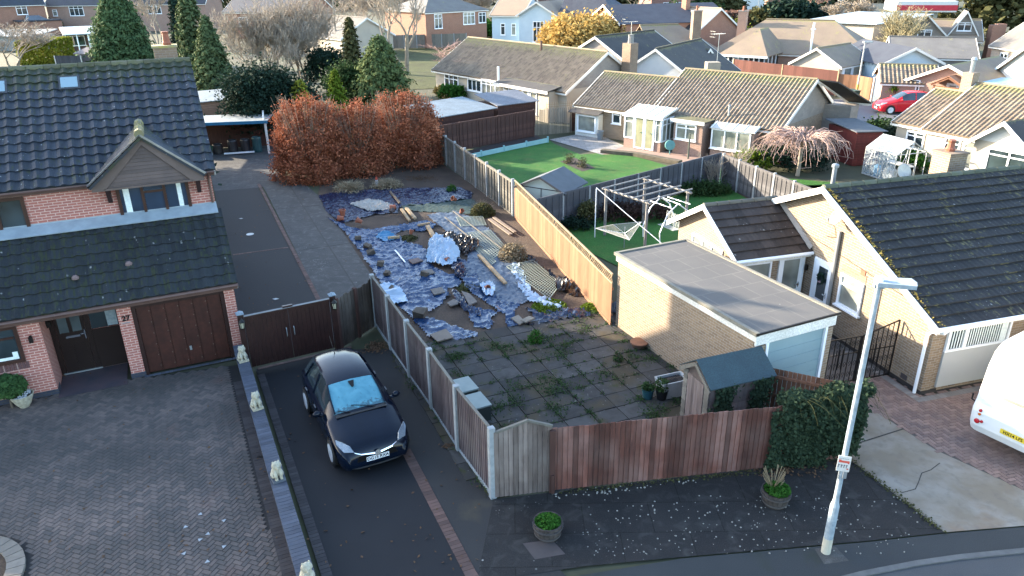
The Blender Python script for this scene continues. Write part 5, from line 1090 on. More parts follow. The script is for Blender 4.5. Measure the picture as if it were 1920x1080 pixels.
# ================================================================== THE PLOT: SHEETING AND RUBBISH
def poly_px(q): return [G(*p) for p in q]
def tarp(name, label, q, mat, amp=.05, seed=0, step=.075, lift=.03, fold=1.0, rag=.06, hole=None, group='sheets of plastic spread over the plot', dome=0):
    P = poly_px(q); x0 = min(p.x for p in P); x1 = max(p.x for p in P); y0 = min(p.y for p in P); y1 = max(p.y for p in P)
    nx = int((x1-x0)/step)+1; ny = int((y1-y0)/step)+1; vs = []; ok = {}; idx = {}
    H = [poly_px(h) for h in (hole or [])]
    gx, gy = sum(p.x for p in P)/len(P), sum(p.y for p in P)/len(P); gr = max((Vector((p.x-gx, p.y-gy)).length for p in P))
    def hz(x, y):
        v = Vector((x*1.3+seed*7.1, y*1.3, seed)); a = mn.noise(v*1.1); 
        an = seed*1.3+mn.noise(v*.25)*2.2; u_ = x*math.cos(an)+y*math.sin(an); w_ = -x*math.sin(an)+y*math.cos(an); r = 1-abs(mn.noise(Vector((u_*.4, w_*1.2, seed))))*3.6
        r2 = 1-abs(mn.noise(Vector((w_*.6, u_*1.7, seed+4))))*4.2
        return lift+dome*max(0, 1-((x-gx)**2+(y-gy)**2)/gr**2)**1.3*(.6+.5*mn.noise(Vector((x*2, y*2, seed))))+amp*(.5*a+.9*max(0, r)**2*fold+.2*max(0, r2)**2)
    fs = []
    for i in range(nx):
        for j in range(ny):
            x = x0+(i+.5)*step; y = y0+(j+.5)*step; w = (x+rag*mn.noise(Vector((x*3, y*3, seed))*1.2), y+rag*mn.noise(Vector((x*3, y*3, seed+9))*1.2))
            if not inside(w, P) or any(inside(w, h) for h in H): continue
            k = []
            for a, b in ((i, j), (i+1, j), (i+1, j+1), (i, j+1)):
                if (a, b) not in idx:
                    X = x0+a*step; Y = y0+b*step; idx[(a, b)] = len(vs); vs.append((X, Y, max(.015, hz(X, Y))))
                k.append(idx[(a, b)])
            fs.append(tuple(k))
    o = P[0]; cx = sum(v[0] for v in vs)/len(vs); cy = sum(v[1] for v in vs)/len(vs)
    me = bpy.data.meshes.new(name); me.from_pydata([(a-cx, b-cy, c) for a, b, c in vs], [], fs); me.update(); ob = finish(name, me, mat, None, True, True); ob.location = (cx, cy, 0)
    return tag(ob, label, 'plastic sheet', group)
def plastic(nm, c, c2, rough=.3, dirt=(.12,.09,.065), da=.35):
    n = NT(nm, rough, 0, .38); rd = n.ridged(.8, 2.2, .7); f = n.ramp(rd, .35, .8); col = n.mix(f, c, c2); col = n.mix(n.ramp(n.noise(1.0, 5), .55, .75, 0, da), col, dirt)
    n.inp(n.b, 'Roughness', n.ramp(n.noise(5, 3), .3, .7, rough*.7, rough*1.6)); n.bump(n.math('ADD', rd, n.math('MULTIPLY', n.ridged(2.6, 2, .8), .35)), .9, .12)
    return n.out(col)
PL_BLUE = plastic('blue_grey_sheeting', (.012,.035,.09), (.16,.38,.70), .20)  # lighter tone paints sky highlights along the folds, here and in the dark sheeting
PL_DARK = plastic('dark_blue_sheeting', (.010,.018,.05), (.045,.085,.19), .2)
PL_BLACK = plastic('black_sheeting', (.012,.013,.018), (.03,.032,.042), .25)
PL_PALE = plastic('pale_blue_sheeting', (.36,.46,.56), (.80,.82,.80), .4, (.3,.28,.24), .25)
PL_GREY = plastic('dusty_grey_sheeting', (.10,.14,.20), (.46,.46,.46), .45, (.24,.19,.14), .6)
PL_GREEN = plastic('dark_green_netting', (.02,.05,.045), (.035,.08,.065), .6)
tarp('plastic_sheet', 'dark navy plastic sheet spread at the far end before the copper hedge', [(598,368),(640,360),(735,356),(860,352),(886,362),(884,374),(800,384),(752,388),(745,400),(700,404),(672,412),(640,420),(612,398)], PL_DARK, .07, 1)
tarp('plastic_sheet', 'dark green netting lying beyond the lattice strips by the grey fence', [(752,386),(884,372),(905,392),(890,402),(800,398),(756,396)], PL_GREEN, .04, 2, lift=.02)
tarp('plastic_sheet', 'broad shiny blue sheet along the concrete path, left side of the plot', [(612,408),(655,428),(700,432),(745,424),(800,414),(820,424),(800,434),(760,440),(752,452),(790,462),(800,470),(812,500),(830,512),(860,520),(870,540),(838,540),(842,556),(830,570),(812,582),(795,590),(812,600),(850,612),(895,625),(893,634),(850,640),(812,640),(775,600),(745,572),(720,540),(680,480),(650,440)], PL_BLUE, .075, 3, hole=[[(700,412),(735,398),(790,400),(800,412),(745,424),(700,424)], [(740,440),(760,432),(810,438),(800,458),(770,455)]])
tarp('plastic_sheet', 'dusty pale blue grey sheet running down the middle of the plot', [(800,404),(850,396),(890,412),(930,440),(950,468),(960,500),(985,540),(996,560),(985,570),(955,575),(930,560),(905,552),(880,530),(872,500),(880,486),(842,440)], PL_GREY, .06, 4)
tarp('plastic_sheet', 'wide blue sheet in the centre between the white heap and the pale plank', [(862,486),(890,500),(902,540),(928,556),(950,566),(975,572),(960,590),(935,586),(900,560),(880,548),(860,520),(845,490)], PL_BLUE, .09, 5)
tarp('plastic_sheet', 'triangular blue sheet over bare soil near the first row of slabs', [(872,572),(905,582),(935,586),(920,600),(926,606),(918,618),(890,614),(880,598)], PL_BLUE, .09, 6, step=.06)
tarp('plastic_sheet', 'narrow blue sheet folded beside the small slabs near the patio', [(948,586),(962,588),(970,604),(973,612),(955,616),(948,606)], PL_BLUE, .10, 7, step=.06)
tarp('plastic_sheet', 'blue black sheet edge lying along the patio, right of the narrow folded one', [(985,578),(1010,586),(1040,582),(1090,580),(1108,594),(1060,600),(1010,610),(982,612),(1000,598)], PL_DARK, .10, 8)
tarp('plastic_sheet', 'black sheet crumpled along the trellis fence foot', [(985,480),(1002,486),(1010,500),(1050,528),(1070,540),(1110,545),(1105,556),(1075,556),(1052,548),(1020,505),(990,495)], PL_BLACK, .16, 9)
tarp('plastic_sheet', 'grey and black sheet scrap near the garage corner', [(1118,560),(1150,572),(1185,588),(1182,596),(1150,590),(1128,580)], PL_GREY, .18, 10, step=.06, fold=1.3)
tarp('plastic_sheet', 'bunched pale sheet trailing between the lattice strip and the green patch', [(955,480),(968,492),(985,525),(1000,552),(1035,566),(1070,582),(1030,580),(990,566),(972,540),(960,510)], PL_PALE, .13, 11, fold=1.2)
tarp('plastic_sheet', 'dark sheet folded over the small grassy hollow in the middle', [(848,545),(862,552),(880,575),(905,588),(900,596),(870,584),(852,566)], PL_DARK, .16, 12, step=.06)
def heap(name, label, q, mat, h, seed, cat='rubbish heap', group=None):
    o = tarp(name, label, q, mat, h*.42, seed, .05, .04, 1.2, .05, group=group, dome=h); o['category'] = cat; o.data.polygons.foreach_set('use_smooth', [False]*len(o.data.polygons))
heap('sheeting_heap', 'heap of crumpled white and blue sheeting in the middle of the plot', [(800,496),(806,452),(818,444),(845,456),(862,486),(852,502),(825,505)], PL_PALE, .36, 3)
heap('sheeting_heap', 'crumpled black sheeting bundle right of the white heap', [(820,446),(840,440),(870,450),(900,458),(897,470),(872,482),(850,465)], PL_BLACK, .3, 5)
heap('sheeting_heap', 'small dark blue bundle below the white heap', [(846,500),(868,498),(874,515),(866,526),(852,522)], PL_DARK, .3, 8)
heap('sheeting_heap', 'small black and grey bundle by the end of the lattice strip', [(1040,530),(1062,526),(1072,545),(1055,552),(1042,548)], PL_BLACK, .3, 9)
heap('sheeting_heap', 'grey crumpled bundle near the pale plank end', [(900,540),(918,528),(930,545),(925,560),(908,562)], PL_PALE, .22, 12)
heap('sheeting_heap', 'bright blue scrap bundle beside the first bare soil patch', [(705,446),(722,434),(742,446),(740,453),(718,455)], plastic('bright_blue_scrap', (.05,.22,.40), (.12,.36,.52), .35), .14, 14)
heap('sheeting_heap', 'pale bagged rubbish by the fence corner near the concrete path', [(708,540),(730,530),(762,560),(765,570),(735,575),(716,560)], PL_PALE, .18, 17)
heap('sheeting_heap', 'litter of pale rags and orange scraps on the navy sheet', [(655,384),(690,376),(712,380),(742,388),(735,396),(690,398),(668,390)], plastic('dirty_white_rags', (.62,.58,.52), (.50,.36,.25), .8), .14, 21)
heap('sheeting_heap', 'black sheeting end heap near the garage wall and patio', [(1150,585),(1170,578),(1186,584),(1178,598),(1158,598)], PL_BLACK, .25, 25)
# lattice strips
LATM = plain('green_grey_plastic_lattice', (.40,.45,.38), (.28,.33,.28), .6)
def lattice(label, q, n=22, m=9):
    P = [G(*p, .09) for p in q]; c = sum(P, Vector())/4; mb = MB()
    lerp = lambda a, b, t: a+(b-a)*t
    for i in range(n+1): t = i/n; mb.bar(lerp(P[0], P[1], t)-c, lerp(P[3], P[2], t)-c, .014, .02)
    for i in range(m+1): t = i/m; mb.bar(lerp(P[0], P[3], t)-c+Vector((0,0,.012)), lerp(P[1], P[2], t)-c+Vector((0,0,.012)), .03 if i in (0, m) else .015, .02)
    o = mb.build('lattice_strip', LATM); o.location = c; tag(o, label, 'lattice panel', 'lattice strips lying on the ground')
lattice('green lattice strip lying farthest away, near the grey fence', [(856,408),(905,406),(912,422),(864,424)], 8, 10)
lattice('green lattice strip in the middle, above the straw coloured bush', [(872,438),(920,432),(950,464),(926,484)], 8, 18)
lattice('long green lattice strip in front of the straw coloured bush', [(950,500),(1000,488),(1052,532),(1030,560)], 9, 24)
lattice('narrow green lattice strip laid along the dusty sheet', [(868,446),(876,442),(930,490),(922,496)], 2, 30)
# planks, boards, slabs, stones
def plank(label, a, b, w, t, mat, z=.10, cat='plank', nm='timber_plank', group='planks and boards lying on the sheeting', lift=0):
    A_ = G(*a); B_ = G(*b); mb = MB(); c = (A_+B_)/2; mb.bar(A_-c+Vector((0,0,0)), B_-c+Vector((0,0,lift)), w, t); o = mb.build(nm, mat); o.location = (c.x, c.y, z); tag(o, label, cat, group)
plank('long pale orange timber lying from the dusty sheet to the blue centre sheet', (898,484), (948,538), .13, .07, WOOD_PALE, .14)
plank('left one of two short thick timbers lying beside the bare soil oval', (753,397), (768,418), .12, .07, WOOD_PALE, .12)
plank('right one of two short thick timbers lying beside the bare soil oval', (762,395), (779,415), .14, .08, WOOD_PALE, .13)
plank('short fat timber just above the white sheeting heap', (802,430), (814,450), .17, .1, WOOD_PALE, .14)
plank('small wood block farthest from the heap, by the pale scraps', (784,428), (806,424), .1, .08, WOOD_PALE, .14)
plank('short pale batten across the edge of the broad blue sheet', (728,452), (750,450), .14, .08, WOOD_PALE, .14)
plank('left plank of the pair lying beside the grey fence', (918,414), (958,443), .16, .05, boards('grey_planks', (.30,.24,.19), (.2,.16,.13)), .08)
plank('right plank of the pair lying beside the grey fence', (926,412), (966,440), .14, .05, bpy.data.materials['grey_planks'], .11)
plank('thin white strip lying on the broad blue sheet', (741,475), (760,498), .05, .03, UPVC, .14)
plank('long dark batten by the foot of the trellis fence', (1084,532), (1120,556), .10, .06, WOOD_TAN, .1)
plank('long thin strip lying across the dusty sheet towards the fence', (835,412), (905,470), .05, .03, WOOD_OLD, .12)
plank('long thin strip crossing the dusty sheet nearest the grey fence', (850,400), (940,470), .05, .03, WOOD_OLD, .11)
plank('dark fallen branch lying across the navy sheet', (732,364), (750,386), .09, .07, BARK, .14, 'branch')
plank('short dark edging board against the garage foot', (1222,652), (1292,700), .10, .08, boards('black_wet_board', (.05,.045,.045), (.03,.03,.03)), .08)
plank('dark edging board nearest the garage foot', (1232,650), (1300,692), .10, .05, bpy.data.materials['black_wet_board'], .06)
def slabp(label, q, mat, z=.12, t=.04, nm='loose_slab', cat='slab', group='loose slabs lying on the sheeting'):
    P = [G(*p, z) for p in q]; c = sum(P, Vector())/len(P); mb = MB(); mb.extr([p-c for p in P], (0, 0, -t)); o = mb.build(nm, mat); o.location = c; tag(o, label, cat, group)
LS = plain('loose_slab_concrete', (.20,.18,.16), (.14,.13,.12), .9, ns=4)
slabp('buff square board lying on the sheet edge beside the patio corner', [(806,627),(836,616),(850,632),(820,640)], plain('buff_board', (.24,.19,.145), (.19,.15,.12)))
slabp('dark square slab on the broad blue sheet nearest the bare oval', [(807,542),(828,538),(835,547),(814,552)], LS)
slabp('small grey slab below the white sheeting heap', [(790,507),(808,504),(816,511),(797,515)], LS)
slabp('brown square slab left of the white sheeting heap', [(765,487),(783,483),(794,488),(774,494)], plain('brown_slab', (.16,.11,.10)))
slabp('grey slab on the edge of the bare soil hollow', [(838,567),(852,560),(864,568),(844,573)], LS)
slabp('left one of the two stacked slabs beside the first patio row', [(958,596),(972,590),(984,602),(974,608)], plain('buff_slab', (.25,.22,.18)))
slabp('right one of the two stacked slabs beside the first patio row', [(976,600),(992,592),(1003,596),(986,604)], plain('buff_slab_dry', (.27,.24,.19)), .14)
slabp('long slab tilted beside the dark folded sheet', [(865,545),(880,550),(895,565),(880,572)], LS)
ROCK = plain('brown_rubble', (.15,.12,.09), (.08,.065,.05), .95, vec='ob', ns=6)
for k, (q, r, l) in enumerate((((690,467), .15, 'brown stone block, first and farthest along the concrete path'), ((671,452), .14, 'dark clod beside the stack of orange pots'), ((697,478), .16, 'brown stone block, second along the concrete path'), ((713,500), .15, 'brown stone block, third along the concrete path'), ((727,518), .13, 'small stone block near the fence corner'), ((795,520), .14, 'mossy stone block below the small grey slab'), ((788,596), .22, 'large dark block lying on the sheet by the side fence'), ((736,547), .12, 'pale block beside the bagged rubbish'))):
    p = G(*q); o_ = MB(); vs = []; 
    for a, b, c in [(x, y, z) for z in (0, 1) for y in (-1, 1) for x in (-1, 1)]: vs.append((a*r*random.uniform(.7, 1.1), b*r*random.uniform(.6, .9), c*r*random.uniform(.9, 1.3)))
    o_.add(vs, [(0,2,3,1), (4,5,7,6), (0,1,5,4), (1,3,7,5), (3,2,6,7), (2,0,4,6)]); o = o_.build('rubble_block', ROCK); o.location = (p.x, p.y, .06); o.rotation_euler = (random.uniform(-.3,.3), random.uniform(-.3,.3), random.uniform(0, 3)); tag(o, l, 'stone block', 'stone blocks weighing down the sheeting')
for q, r, tip, l in (((643,408), .15, 0, 'orange clay pot standing stacked by the path edge'), ((645,416), .13, 90, 'orange clay pot lying in front of the stacked one'), ((679,423), .13, 60, 'broken orange pot left of the bare soil oval'), ((743,394), .14, 100, 'orange clay pot lying on its side above the bare soil oval'), ((733,404), .11, 80, 'small dark and white pot lying on the bare soil oval'), ((770,442), .09, 20, 'small orange pot on the lower bare soil patch'), ((855,381), .12, 60, 'orange clay pot lying far back near the grey fence'), ((830,495), .13, 90, 'orange clay pot tucked under the white sheeting heap'), ((864,402), .1, 40, 'small orange pot beside the farthest lattice strip'), ((910,548), .1, 70, 'broken orange pot near the grey bundle')):
    p = G(*q); P_ = thing('clay_pot', l, 'flower pot', (p.x, p.y, .08+(.09 if tip > 45 else 0)), random.uniform(0, 6), 'clay pots scattered over the plot'); P_.rotation_euler[1] = R(tip); mb = MB(); mb.lathe([(r*.65, 0), (r*.95, r*1.6), (r*1.08, r*1.6), (r*1.08, r*2), (r*.92, r*2), (r*.8, r*1.2), (r*.5, r*.2)], 12); mb.build('pot', plain('dark_pot', (.09,.07,.07)) if 'dark and white' in l else TERRA, P_)
# rusty lid, crates by the fence
c = G(1198, 652); D = thing('fire_pit_bowl', 'round rusty orange lidded bowl standing on the patio near the garage', 'fire pit', (c.x, c.y, .04)); mb = MB(); mb.lathe([(.2, 0), (.24, .10), (.25, .14)], 20); mb.build('bowl', plain('rust_dark', (.15,.09,.06), (.09,.06,.045)), D); mb = MB(); mb.lathe([(.27, .14), (.275, .16), (.26, .175), (.05, .185)], 22); mb.build('lid', plain('rust_lid', (.30,.13,.065), (.21,.10,.06), ns=5), D)
for k, (q, l) in enumerate((((872, 722), 'pale lidded cold frame box behind the side fence, farther one'), ((895, 752), 'pale lidded cold frame box behind the side fence, nearer one'))):
    c = G(q[0], q[1], .46); fd_ = (PA[1]-PA[0]).normalized(); B = thing('cold_frame', l, 'cold frame', (c.x, c.y, .03), math.atan2(fd_.y, fd_.x), 'cold frames behind the side fence'); mb = MB(); mb.box(-.33, .33, -.22, .22, 0, .42); mb.build('box', plain('dark_box', (.04,.05,.045)), B); mb = MB(); mb.box(-.35, .35, -.24, .24, .42, .46); mb.build('lid', plain('pale_green_lid', (.33,.38,.35), (.27,.32,.30), .6), B)
# ================================================================== LOW PLANTS
def tuft(name, label, q, r, h, mat, n=500, leaf=.06, cat='plant', group=None, blades=0, z=0, stalkmat=None):
    c = G(*q) if not isinstance(q, Vector) else q; T = thing(name, label, cat, (c.x, c.y, z), 0, group)
    u = rng.normal(size=(n, 3)); u /= np.linalg.norm(u, axis=1)[:, None]; u[:, 2] = np.abs(u[:, 2]); rr = (rng.uniform(.1, 1, n)**.45)[:, None]; P = u*rr*np.array([r, r, h])
    quads('foliage', P, leaf, mat, T, up=.6)
    if blades:
        mb = MB()
        for k in range(blades):
            a = random.uniform(0, 6.28); l = random.uniform(.5, 1.1); s = random.uniform(.2, 1)
            mb.tube([(r*.2*s*math.cos(a), r*.2*s*math.sin(a), 0), (r*.6*s*math.cos(a), r*.6*s*math.sin(a), h*.7*l), (r*1.05*s*math.cos(a), r*1.05*s*math.sin(a), h*l*1.05)], [.008, .006, .003], 3, cap=False)
        mb.build('stems', stalkmat or L_STRAW, T)
    return T
tuft('dry_bush', 'straw coloured dry bush between the lattice strips and the trellis fence', (962, 484), .62, .6, L_STRAW, 2600, .06, 'bush', blades=260)
tuft('grey_bush', 'grey green scruffy bush at the foot of the grey panel fence', (905, 402), .6, .55, L_OLIVE, 1800, .07, 'bush', blades=120)
tuft('self_sown_plant', 'upright fresh green weed standing on the first rows of slabs', (1004, 643), .26, .45, L_GREEN, 420, .05, 'weed', blades=40)
tuft('self_sown_plant', 'slender green weed on the slabs left of the rusty bowl', (1158, 678), .16, .38, L_MID, 170, .045, 'weed', blades=30)
tuft('silvery_shrub', 'silvery low shrub at the foot of the garage wall', (1238, 640), .42, .42, leafmat('silver_leaves', (.26,.27,.22), (.15,.16,.12)), 1100, .06, 'shrub', blades=50)
tuft('ground_weeds', 'wide lime green weed patch between the sheets, left one', (1030, 575), .62, .12, L_LIME, 1800, .05, 'weeds')
tuft('ground_weeds', 'lime green weed patch nearer to the garage corner', (1115, 578), .48, .13, L_LIME, 1300, .05, 'weeds')
tuft('ground_weeds', 'green weeds on the grassy hollow in the middle of the sheets', (880, 540), .5, .10, L_OLIVE, 900, .05, 'weeds')
tuft('ground_weeds', 'yellow tinged weeds on the lower bare soil patch', (765, 448), .5, .08, L_OLIVE, 500, .05, 'weeds')
tuft('dead_grass_clump', 'pale dead grass clump before the copper hedge, left of the gnome', (655, 357), .9, .45, L_STRAW, 1500, .05, 'grass clump', blades=200)
tuft('dead_grass_clump', 'pale dead grass clump before the copper hedge, right of the gnome', (725, 350), .9, .4, L_STRAW, 1400, .05, 'grass clump', blades=180)
tuft('fresh_plant', 'small fresh green plant by the grey fence behind the navy sheet', (846, 358), .3, .35, L_GREEN, 300, .06, 'plant')
tuft('edge_weeds', 'pale green weeds under the silvery shrub side of the garage wall', (1222, 628), .3, .12, L_LIME, 400, .045, 'weeds')
tuft('edge_weeds', 'green ivy weeds at the garage foot behind the shed', (1300, 680), .35, .3, L_IVY, 600, .05, 'weeds')
gn = G(707, 350); GN = thing('garden_gnome', 'small figure with a red hat standing before the copper hedge', 'gnome', (gn.x, gn.y, 0)); mb = MB(); mb.lathe([(.10, 0), (.12, .08), (.09, .25), (.07, .30), (.075, .36), (.06, .40)], 10); mb.build('body', plain('pale_gnome', (.6,.6,.62)), GN); mb = MB(); mb.lathe([(.08, .38), (.04, .5), (.005, .56)], 10); mb.build('hat', plain('red_hat', (.5,.08,.04)), GN)
# weeds in the joints of the slabs (nobody could count them)
pts = []
for k in range(6500):
    i = random.randint(-8, 16); j = random.uniform(-16, 10)
    jj = random.randint(-16, 10); c = po+(pu*(i*.76)+pv*((jj+random.random())*.61) if random.random() < .4 else pu*(j*.9)+pv*(jj*.61))
    if not inside(c, SLAB_POLY) or mn.noise(Vector((c.x*.9, c.y*.9, 4))) < -.12: continue
    for q in range(random.randint(3, 16)): pts.append((c.x+random.gauss(0, .055), c.y+random.gauss(0, .055), .045+abs(random.gauss(0, .02))))
for k in range(110):
    c = po+pu*random.uniform(-3, 8)+pv*random.uniform(-8, 3)
    if inside(c, SLAB_POLY):
        rr = random.uniform(.08, .2)
        for q in range(int(90*rr/.12)): pts.append((c.x+random.gauss(0, rr), c.y+random.gauss(0, rr), .045+abs(random.gauss(0, .04))))
tag(quads('joint_weeds', pts, .032, L_MID, up=.8), 'moss and tiny weeds growing in the joints of the patio slabs', 'weeds', kind='stuff')
pts = []
for a, b, n in ((G(925, 940), G(735, 665), 500), (G(1040, 926), G(1430, 884), 500), (G(1592, 862), G(1765, 995), 420)):
    for k in range(n): p = a+(b-a)*random.random(); pts.append((p.x+random.gauss(0, .05), p.y+random.gauss(0, .05), .02+abs(random.gauss(0, .015))))
tag(quads('edge_moss', pts, .03, L_OLIVE, up=.8), 'moss and leaf litter along the foot of the fences and drive edge', 'moss', kind='stuff')
pts = []
for (x, y, r, n) in ((712, 648, .35, 260), (845, 838, .16, 60), (700, 657, .3, 150), (1445, 880, .5, 220), (600, 330, .8, 500), (790, 335, .9, 500), (1500, 872, .5, 200)):
    c = G(x, y)
    for k in range(n): pts.append((c.x+random.gauss(0, r*.6), c.y+random.gauss(0, r*.4), .022+random.random()*.03))
for k in range(420):
    p = G(random.uniform(40, 900), random.uniform(690, 1075)) if k < 260 else G(random.uniform(440, 720), random.uniform(350, 640))
    pts.append((p.x, p.y, .03))
tag(quads('fallen_leaves', pts, .042, L_DEAD, up=2), 'brown fallen leaves gathered in corners and under the hedge', 'leaves', kind='stuff')
# pale stones and lichen flakes on the frontage
mb = MB()
for k in range(300):
    if k < 50: t = random.random(); p = G(1040, 932)+(G(1300, 903)-G(1040, 932))*t+Vector((random.gauss(0, .06), random.gauss(-.02, .05), 0)); r = random.uniform(.008, .022)
    else: p = G(random.uniform(1100, 1720), random.uniform(930, 1040)); r = random.uniform(.004, .016)
    a = random.uniform(0, 6); mb.lathe([(r, .0), (r*.9, .012+r*.5), (r*.3, .014+r*.8)], 5, (0, 0)); 
    nn = 15
    for i in range(len(mb.v)-nn, len(mb.v)): x, y, z = mb.v[i]; mb.v[i] = (x*1.3+p.x, y+p.y, z+.008)
frp = [G(925, 937), G(1420, 878), G(1592, 862), G(1771, 999), G(1625, 1015), G(1280, 1045), G(1100, 1062)]
tag(mb.build('gravel_scatter', plain('pale_pebble', (.38,.37,.34), (.26,.25,.23), .9)), 'pale pebbles and chips scattered on the dark frontage', 'gravel', kind='stuff')
# ================================================================== TREES AND SHRUBS
def hgt(P, ypx):
    """height above P at which the sight line of photo row ypx passes"""
    k = (ypx-540)/F_PX; d0 = Vector((P.x, P.y, 0))-CAM; U_ = CU; Fw = fwd
    # k*(d.F) = -(d.U), d = d0 + z*e
    return -(d0.dot(U_)+k*d0.dot(Fw))/(U_.z+k*Fw.z)
def limb_mesh(name, segs, mat, parent, n=3):
    """segs: list of (p0, p1, r0, r1)"""
    S = np.array([[*a, *b, r0, r1] for a, b, r0, r1 in segs]); A = S[:, :3]; B = S[:, 3:6]; D = B-A; L = np.linalg.norm(D, axis=1)[:, None]+1e-9; D = D/L
    up = np.where(np.abs(D[:, 2:3]) < .9, np.array([[0, 0, 1.]]), np.array([[1., 0, 0]])); X = np.cross(D, up); X /= np.linalg.norm(X, axis=1)[:, None]; Y = np.cross(X, D); V = []
    for k in range(n):
        a = 2*math.pi*k/n; o = X*math.cos(a)+Y*math.sin(a); V.append(A+o*S[:, 6:7]); V.append(B+o*S[:, 7:8])
    V = np.stack(V, 1).reshape(-1, 3); m = len(S); F = []
    base = np.arange(m)*(2*n)
    for k in range(n): k2 = (k+1) % n; F.append(np.stack([base+2*k, base+2*k2, base+2*k2+1, base+2*k+1], 1))
    F = np.concatenate(F); me = bpy.data.meshes.new(name); me.vertices.add(len(V)); me.vertices.foreach_set('co', V.ravel()); me.loops.add(len(F)*4); me.loops.foreach_set('vertex_index', F.ravel().astype(np.int32)); me.polygons.add(len(F)); me.polygons.foreach_set('loop_start', np.arange(len(F))*4); me.update(calc_edges=True)
    return finish(name, me, mat, parent, False)
TLV = [4]
def grow(p, d, r, l, lv, segs, spread, up, kids, rng_, shrink=.72, droop=0, wig=.12, trunkout=None):
    n = 3; q = Vector(p); dd = Vector(d)
    for i in range(n):
        dd = (dd+Vector((rng_.gauss(0, wig), rng_.gauss(0, wig), rng_.gauss(0, wig)+up*.12-droop*.25))).normalized(); q2 = q+dd*(l/n); r2 = r*(1-.25*(i+1)/n)
        (trunkout if trunkout is not None and lv >= TLV[0] else segs).append((q[:], q2[:], r*(1-.25*i/n), r2)); q = q2
        if lv > 0 and i >= (1 if lv > 3 else 0):
            for k in range(kids if i == n-1 else max(1, kids-1)):
                a = rng_.uniform(0, 6.28); side = Vector((math.cos(a), math.sin(a), rng_.uniform(-.2, .4))); nd = (dd*(1-spread)+side*spread+Vector((0, 0, up*.25))).normalized()
                grow(q, nd, r2*.62, l*shrink*rng_.uniform(.75, 1.15), lv-1, segs, spread, up, kids, rng_, shrink, droop, wig, trunkout)
def bare_tree(name, label, px, top, cat='tree', lv=4, r=.13, stems=1, spread=.5, up=.5, kids=2, mat=TWIG, bark=BARK_PALE, lean=(0, 0), seed=1, wig=.12, width=None, group=None, P=None, shrink=.72, fat=1, tr=.0045):
    P = P or G(*px); h = hgt(P, top); rg = random.Random(seed); T = thing(name, label, cat, (P.x, P.y, 0), 0, group); segs = []; tk = []; TLV[0] = lv-1 if lv > 3 else lv
    for s in range(stems):
        a = rg.uniform(0, 6.28); d = Vector((lean[0]+(math.cos(a)*.35 if stems > 1 else 0), lean[1]+(math.sin(a)*.35 if stems > 1 else 0), 1)).normalized()
        grow((math.cos(a)*.1*(stems > 1), math.sin(a)*.1*(stems > 1), 0), d, r, 1.0, lv, segs, spread, up, kids, rg, shrink, 0, wig, trunkout=tk)
    A = segs+tk; zm = max(s[1][2] for s in A); k = h/zm; w_ = k if width is None else width/(max(abs(s[1][0]) for s in A)+1e-6)
    f = lambda s: ((s[0][0]*w_, s[0][1]*w_, s[0][2]*k), (s[1][0]*w_, s[1][1]*w_, s[1][2]*k), max(tr*fat, s[2]), max(tr*fat*.8, s[3]))
    limb_mesh('crown', [f(s) for s in segs], mat, T); limb_mesh('trunk', [f(s) for s in tk], bark, T, 6); return T
def crown_pts(blobs, n, hollow=.45, clump=.22, nc=60):
    """leaf centres gathered in clumps over the surface of several ellipsoids"""
    C = []; tot = sum(b[3]*b[4]+b[4]*b[5] for b in blobs)
    for cx, cy, cz, rx, ry, rz in blobs:
        m = max(4, int(nc*(rx*ry+ry*rz)/tot)); u = rng.normal(size=(m, 3)); u /= np.linalg.norm(u, axis=1)[:, None]; u[:, 2] = np.where(u[:, 2] < -.5, -u[:, 2], u[:, 2]); rr = rng.uniform(hollow, 1.0, m)[:, None]**.4
        C.append(u*rr*np.array([rx, ry, rz])+np.array([cx, cy, cz]))
    C = np.concatenate(C); k = rng.integers(0, len(C), n); P = C[k]+rng.normal(size=(n, 3))*clump*rng.uniform(.4, 1.2, (n, 1)); P[:, 2] = np.maximum(P[:, 2], .02); return P
def leafy(name, label, px, top, rx, ry, mat, n=3000, leaf=.1, cat='tree', blobs=None, nc=80, clump=None, group=None, P=None, z0=.0, hollow=.5, twigs=0, box=False):
    P = P or G(*px); h = hgt(P, top) if top is not None else rx; T = thing(name, label, cat, (P.x, P.y, 0), 0, group)
    if box:
        q = rng.uniform(-1, 1, (n, 3)); f = rng.integers(0, 3, n); q[np.arange(n), f] = np.sign(q[np.arange(n), f])*rng.uniform(.85, 1.03, n); pts = q*np.array([rx, ry, h/2])+np.array([0, 0, h/2])
    else:
        if blobs is None: blobs = [(0, 0, z0+(h-z0)*.5, rx, ry, (h-z0)*.5), (rx*.35, -ry*.2, z0+(h-z0)*.4, rx*.6, ry*.6, (h-z0)*.38), (-rx*.3, ry*.2, z0+(h-z0)*.58, rx*.6, ry*.6, (h-z0)*.38)]
        else: blobs = [(a*rx, b*ry, c*h, d*rx, e*ry, f*h) for a, b, c, d, e, f in blobs]
        pts = crown_pts(blobs, n, hollow, clump or max(rx, h)*.1, nc)
    quads('crown', pts, leaf, mat, T, up=.4)
    mb = MB(); mb.tube([(0, 0, 0), (0, 0, h*.35), (0.03, 0, h*.7)], [max(.04, h*.02), max(.03, h*.015), .02], 6); mb.build('trunk', BARK, T)
    if twigs:
        rg = random.Random(n); segs = []
        for k in range(twigs): a = rg.uniform(0, 6.28); l = rg.uniform(.7, 1.15); segs.append(((rx*.3*math.cos(a), ry*.3*math.sin(a), h*.3), (rx*l*.8*math.cos(a), ry*l*.8*math.sin(a), h*rg.uniform(.7, 1.12)), .01, .005))
        limb_mesh('twigs', segs, TWIG, T)
    return T
